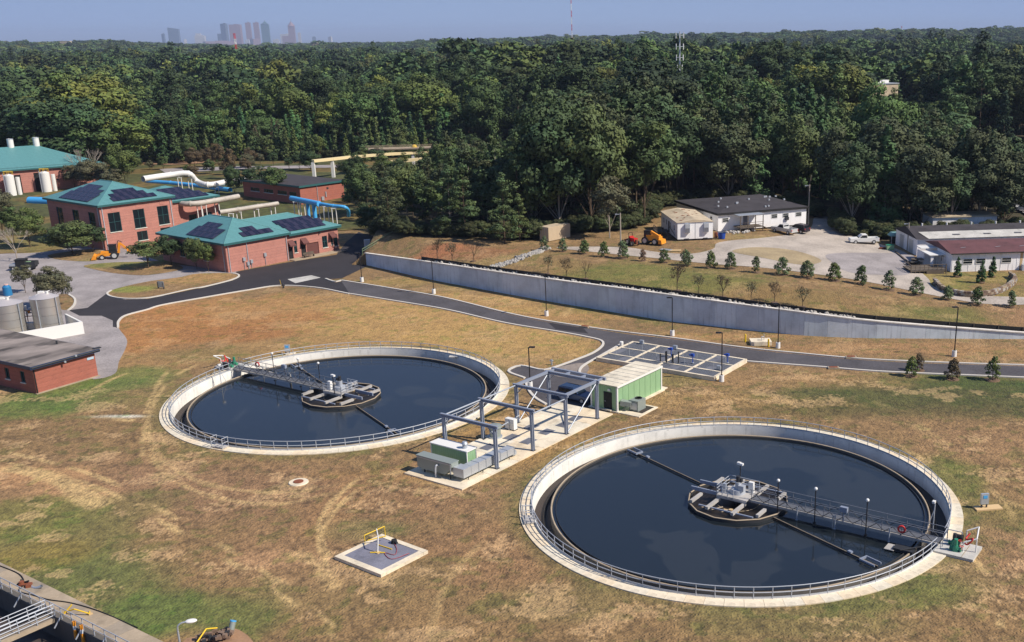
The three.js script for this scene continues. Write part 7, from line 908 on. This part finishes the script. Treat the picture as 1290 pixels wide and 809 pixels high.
{ const n = 13200, K = n * cP / F, gl = mat('towerGlass', C(110, 130, 150), 0.35, { metalness: 0.2, map: tex(128, 60, (u, v) => ((v * 15) % 1 < 0.35) ? [150, 150, 150] : [235, 235, 235]) }), pk = mat('towerPink', C(176, 140, 140), 0.7, { map: gl.map }), wh = mat('towerWhite', C(232, 230, 228), 0.7, { map: gl.map }), gn = mat('towerGreen', C(92, 128, 130), 0.4, { map: gl.map });
  const list = [[207.7, 211, 42.6, gl, 'slim dark tower at the left end of the skyline'], [213, 225.5, 36.7, gl, 'broad blue grey tower with a sloped top, left part of skyline', 'slope'], [226.5, 230, 50, wh, 'low white block right of the sloped tower'], [238, 250, 45, wh, 'white stepped mid rise block in the left skyline', 'step'], [264, 275.6, 42.6, gl, 'dark flat topped block left of the twin towers'], [261, 296, 52, pk, 'long low podium block under the skyline centre'], [280, 287, 29.8, gl, 'tall blue tower at the left of the skyline cluster'], [287.4, 301, 31, pk, 'broad pinkish tower in the skyline cluster'], [304, 310.5, 28.6, pk, 'tall pink tower with mast, left of a pair', 'spike'], [311, 317.5, 28.6, pk, 'tall pink tower with mast, right of a pair', 'spike'], [312, 317, 50, wh, 'small white block below the paired towers'], [318, 326.5, 49, pk, 'low grey block between the paired towers and the pointed one'], [327.5, 337, 30.5, gn, 'green grey tower with a pointed crown', 'crown'], [337.5, 345, 50, wh, 'low pale block right of the green grey tower'], [345, 361.5, 43, wh, 'wide white framed slab block in the right skyline', 'frame'], [367.7, 375.5, 33, pk, 'tall tower with a needle spire, right of the skyline', 'needle'], [376, 379.5, 41.4, wh, 'slim white slab beside the needle tower'], [391, 395, 46.5, gl, 'faint small tower beyond the needle tower'], [409, 413, 46.5, wh, 'faint small block at the right end of the skyline']];
  list.forEach(([a, b, y, m, lb, form], i) => { const x = ((a + b) / 2 - CX) * K, w = (b - a) * K, nn = n + (i % 5) * 90, top = heightAt(nn, y, (a + b) / 2) + 120, o = thing('skyscraper', lb, 'building', x, nn, -120, form ? 0.2 : 0.35 * ((i % 3) - 0.6)), body = part('shaft', [box(w, top, w * 0.8)], m, o);
    if (form === 'slope') part('roof', [side([[-w / 2, 0], [w / 2, 0], [-w / 2, 18]], w * 0.8).translate(0, top, 0)], m, o); if (form === 'step') part('roof', [box(w * 0.5, 26, w * 0.5, -w * 0.15, top, 0)], m, o); if (form === 'spike') part('spire', [bar([0, top, 0], [0, top + 26, 0], 2.2, 6, 0.8)], m, o); if (form === 'crown') part('crown_roof', [cyl(w * 0.62, 2, 34, 0, top, 0, 4).rotateY(0.78), bar([0, top + 30, 0], [0, top + 50, 0], 1.5, 5)], m, o); if (form === 'needle') part('spire', [cyl(w * 0.62, w * 0.12, 46, 0, top, 0, 4), bar([0, top + 40, 0], [0, top + 76, 0], 3, 6, 0.8)], m, o); if (form === 'frame') part('recess', [box(w * 0.72, top * 0.9, 4, 0, 0, w * 0.4)], m === wh ? pk : wh, o); part('roof_plant', [box(w * 0.4, 6, w * 0.4, w * 0.1, top, -w * 0.1)], m, o); }); }

renderer.render(scene, camera);
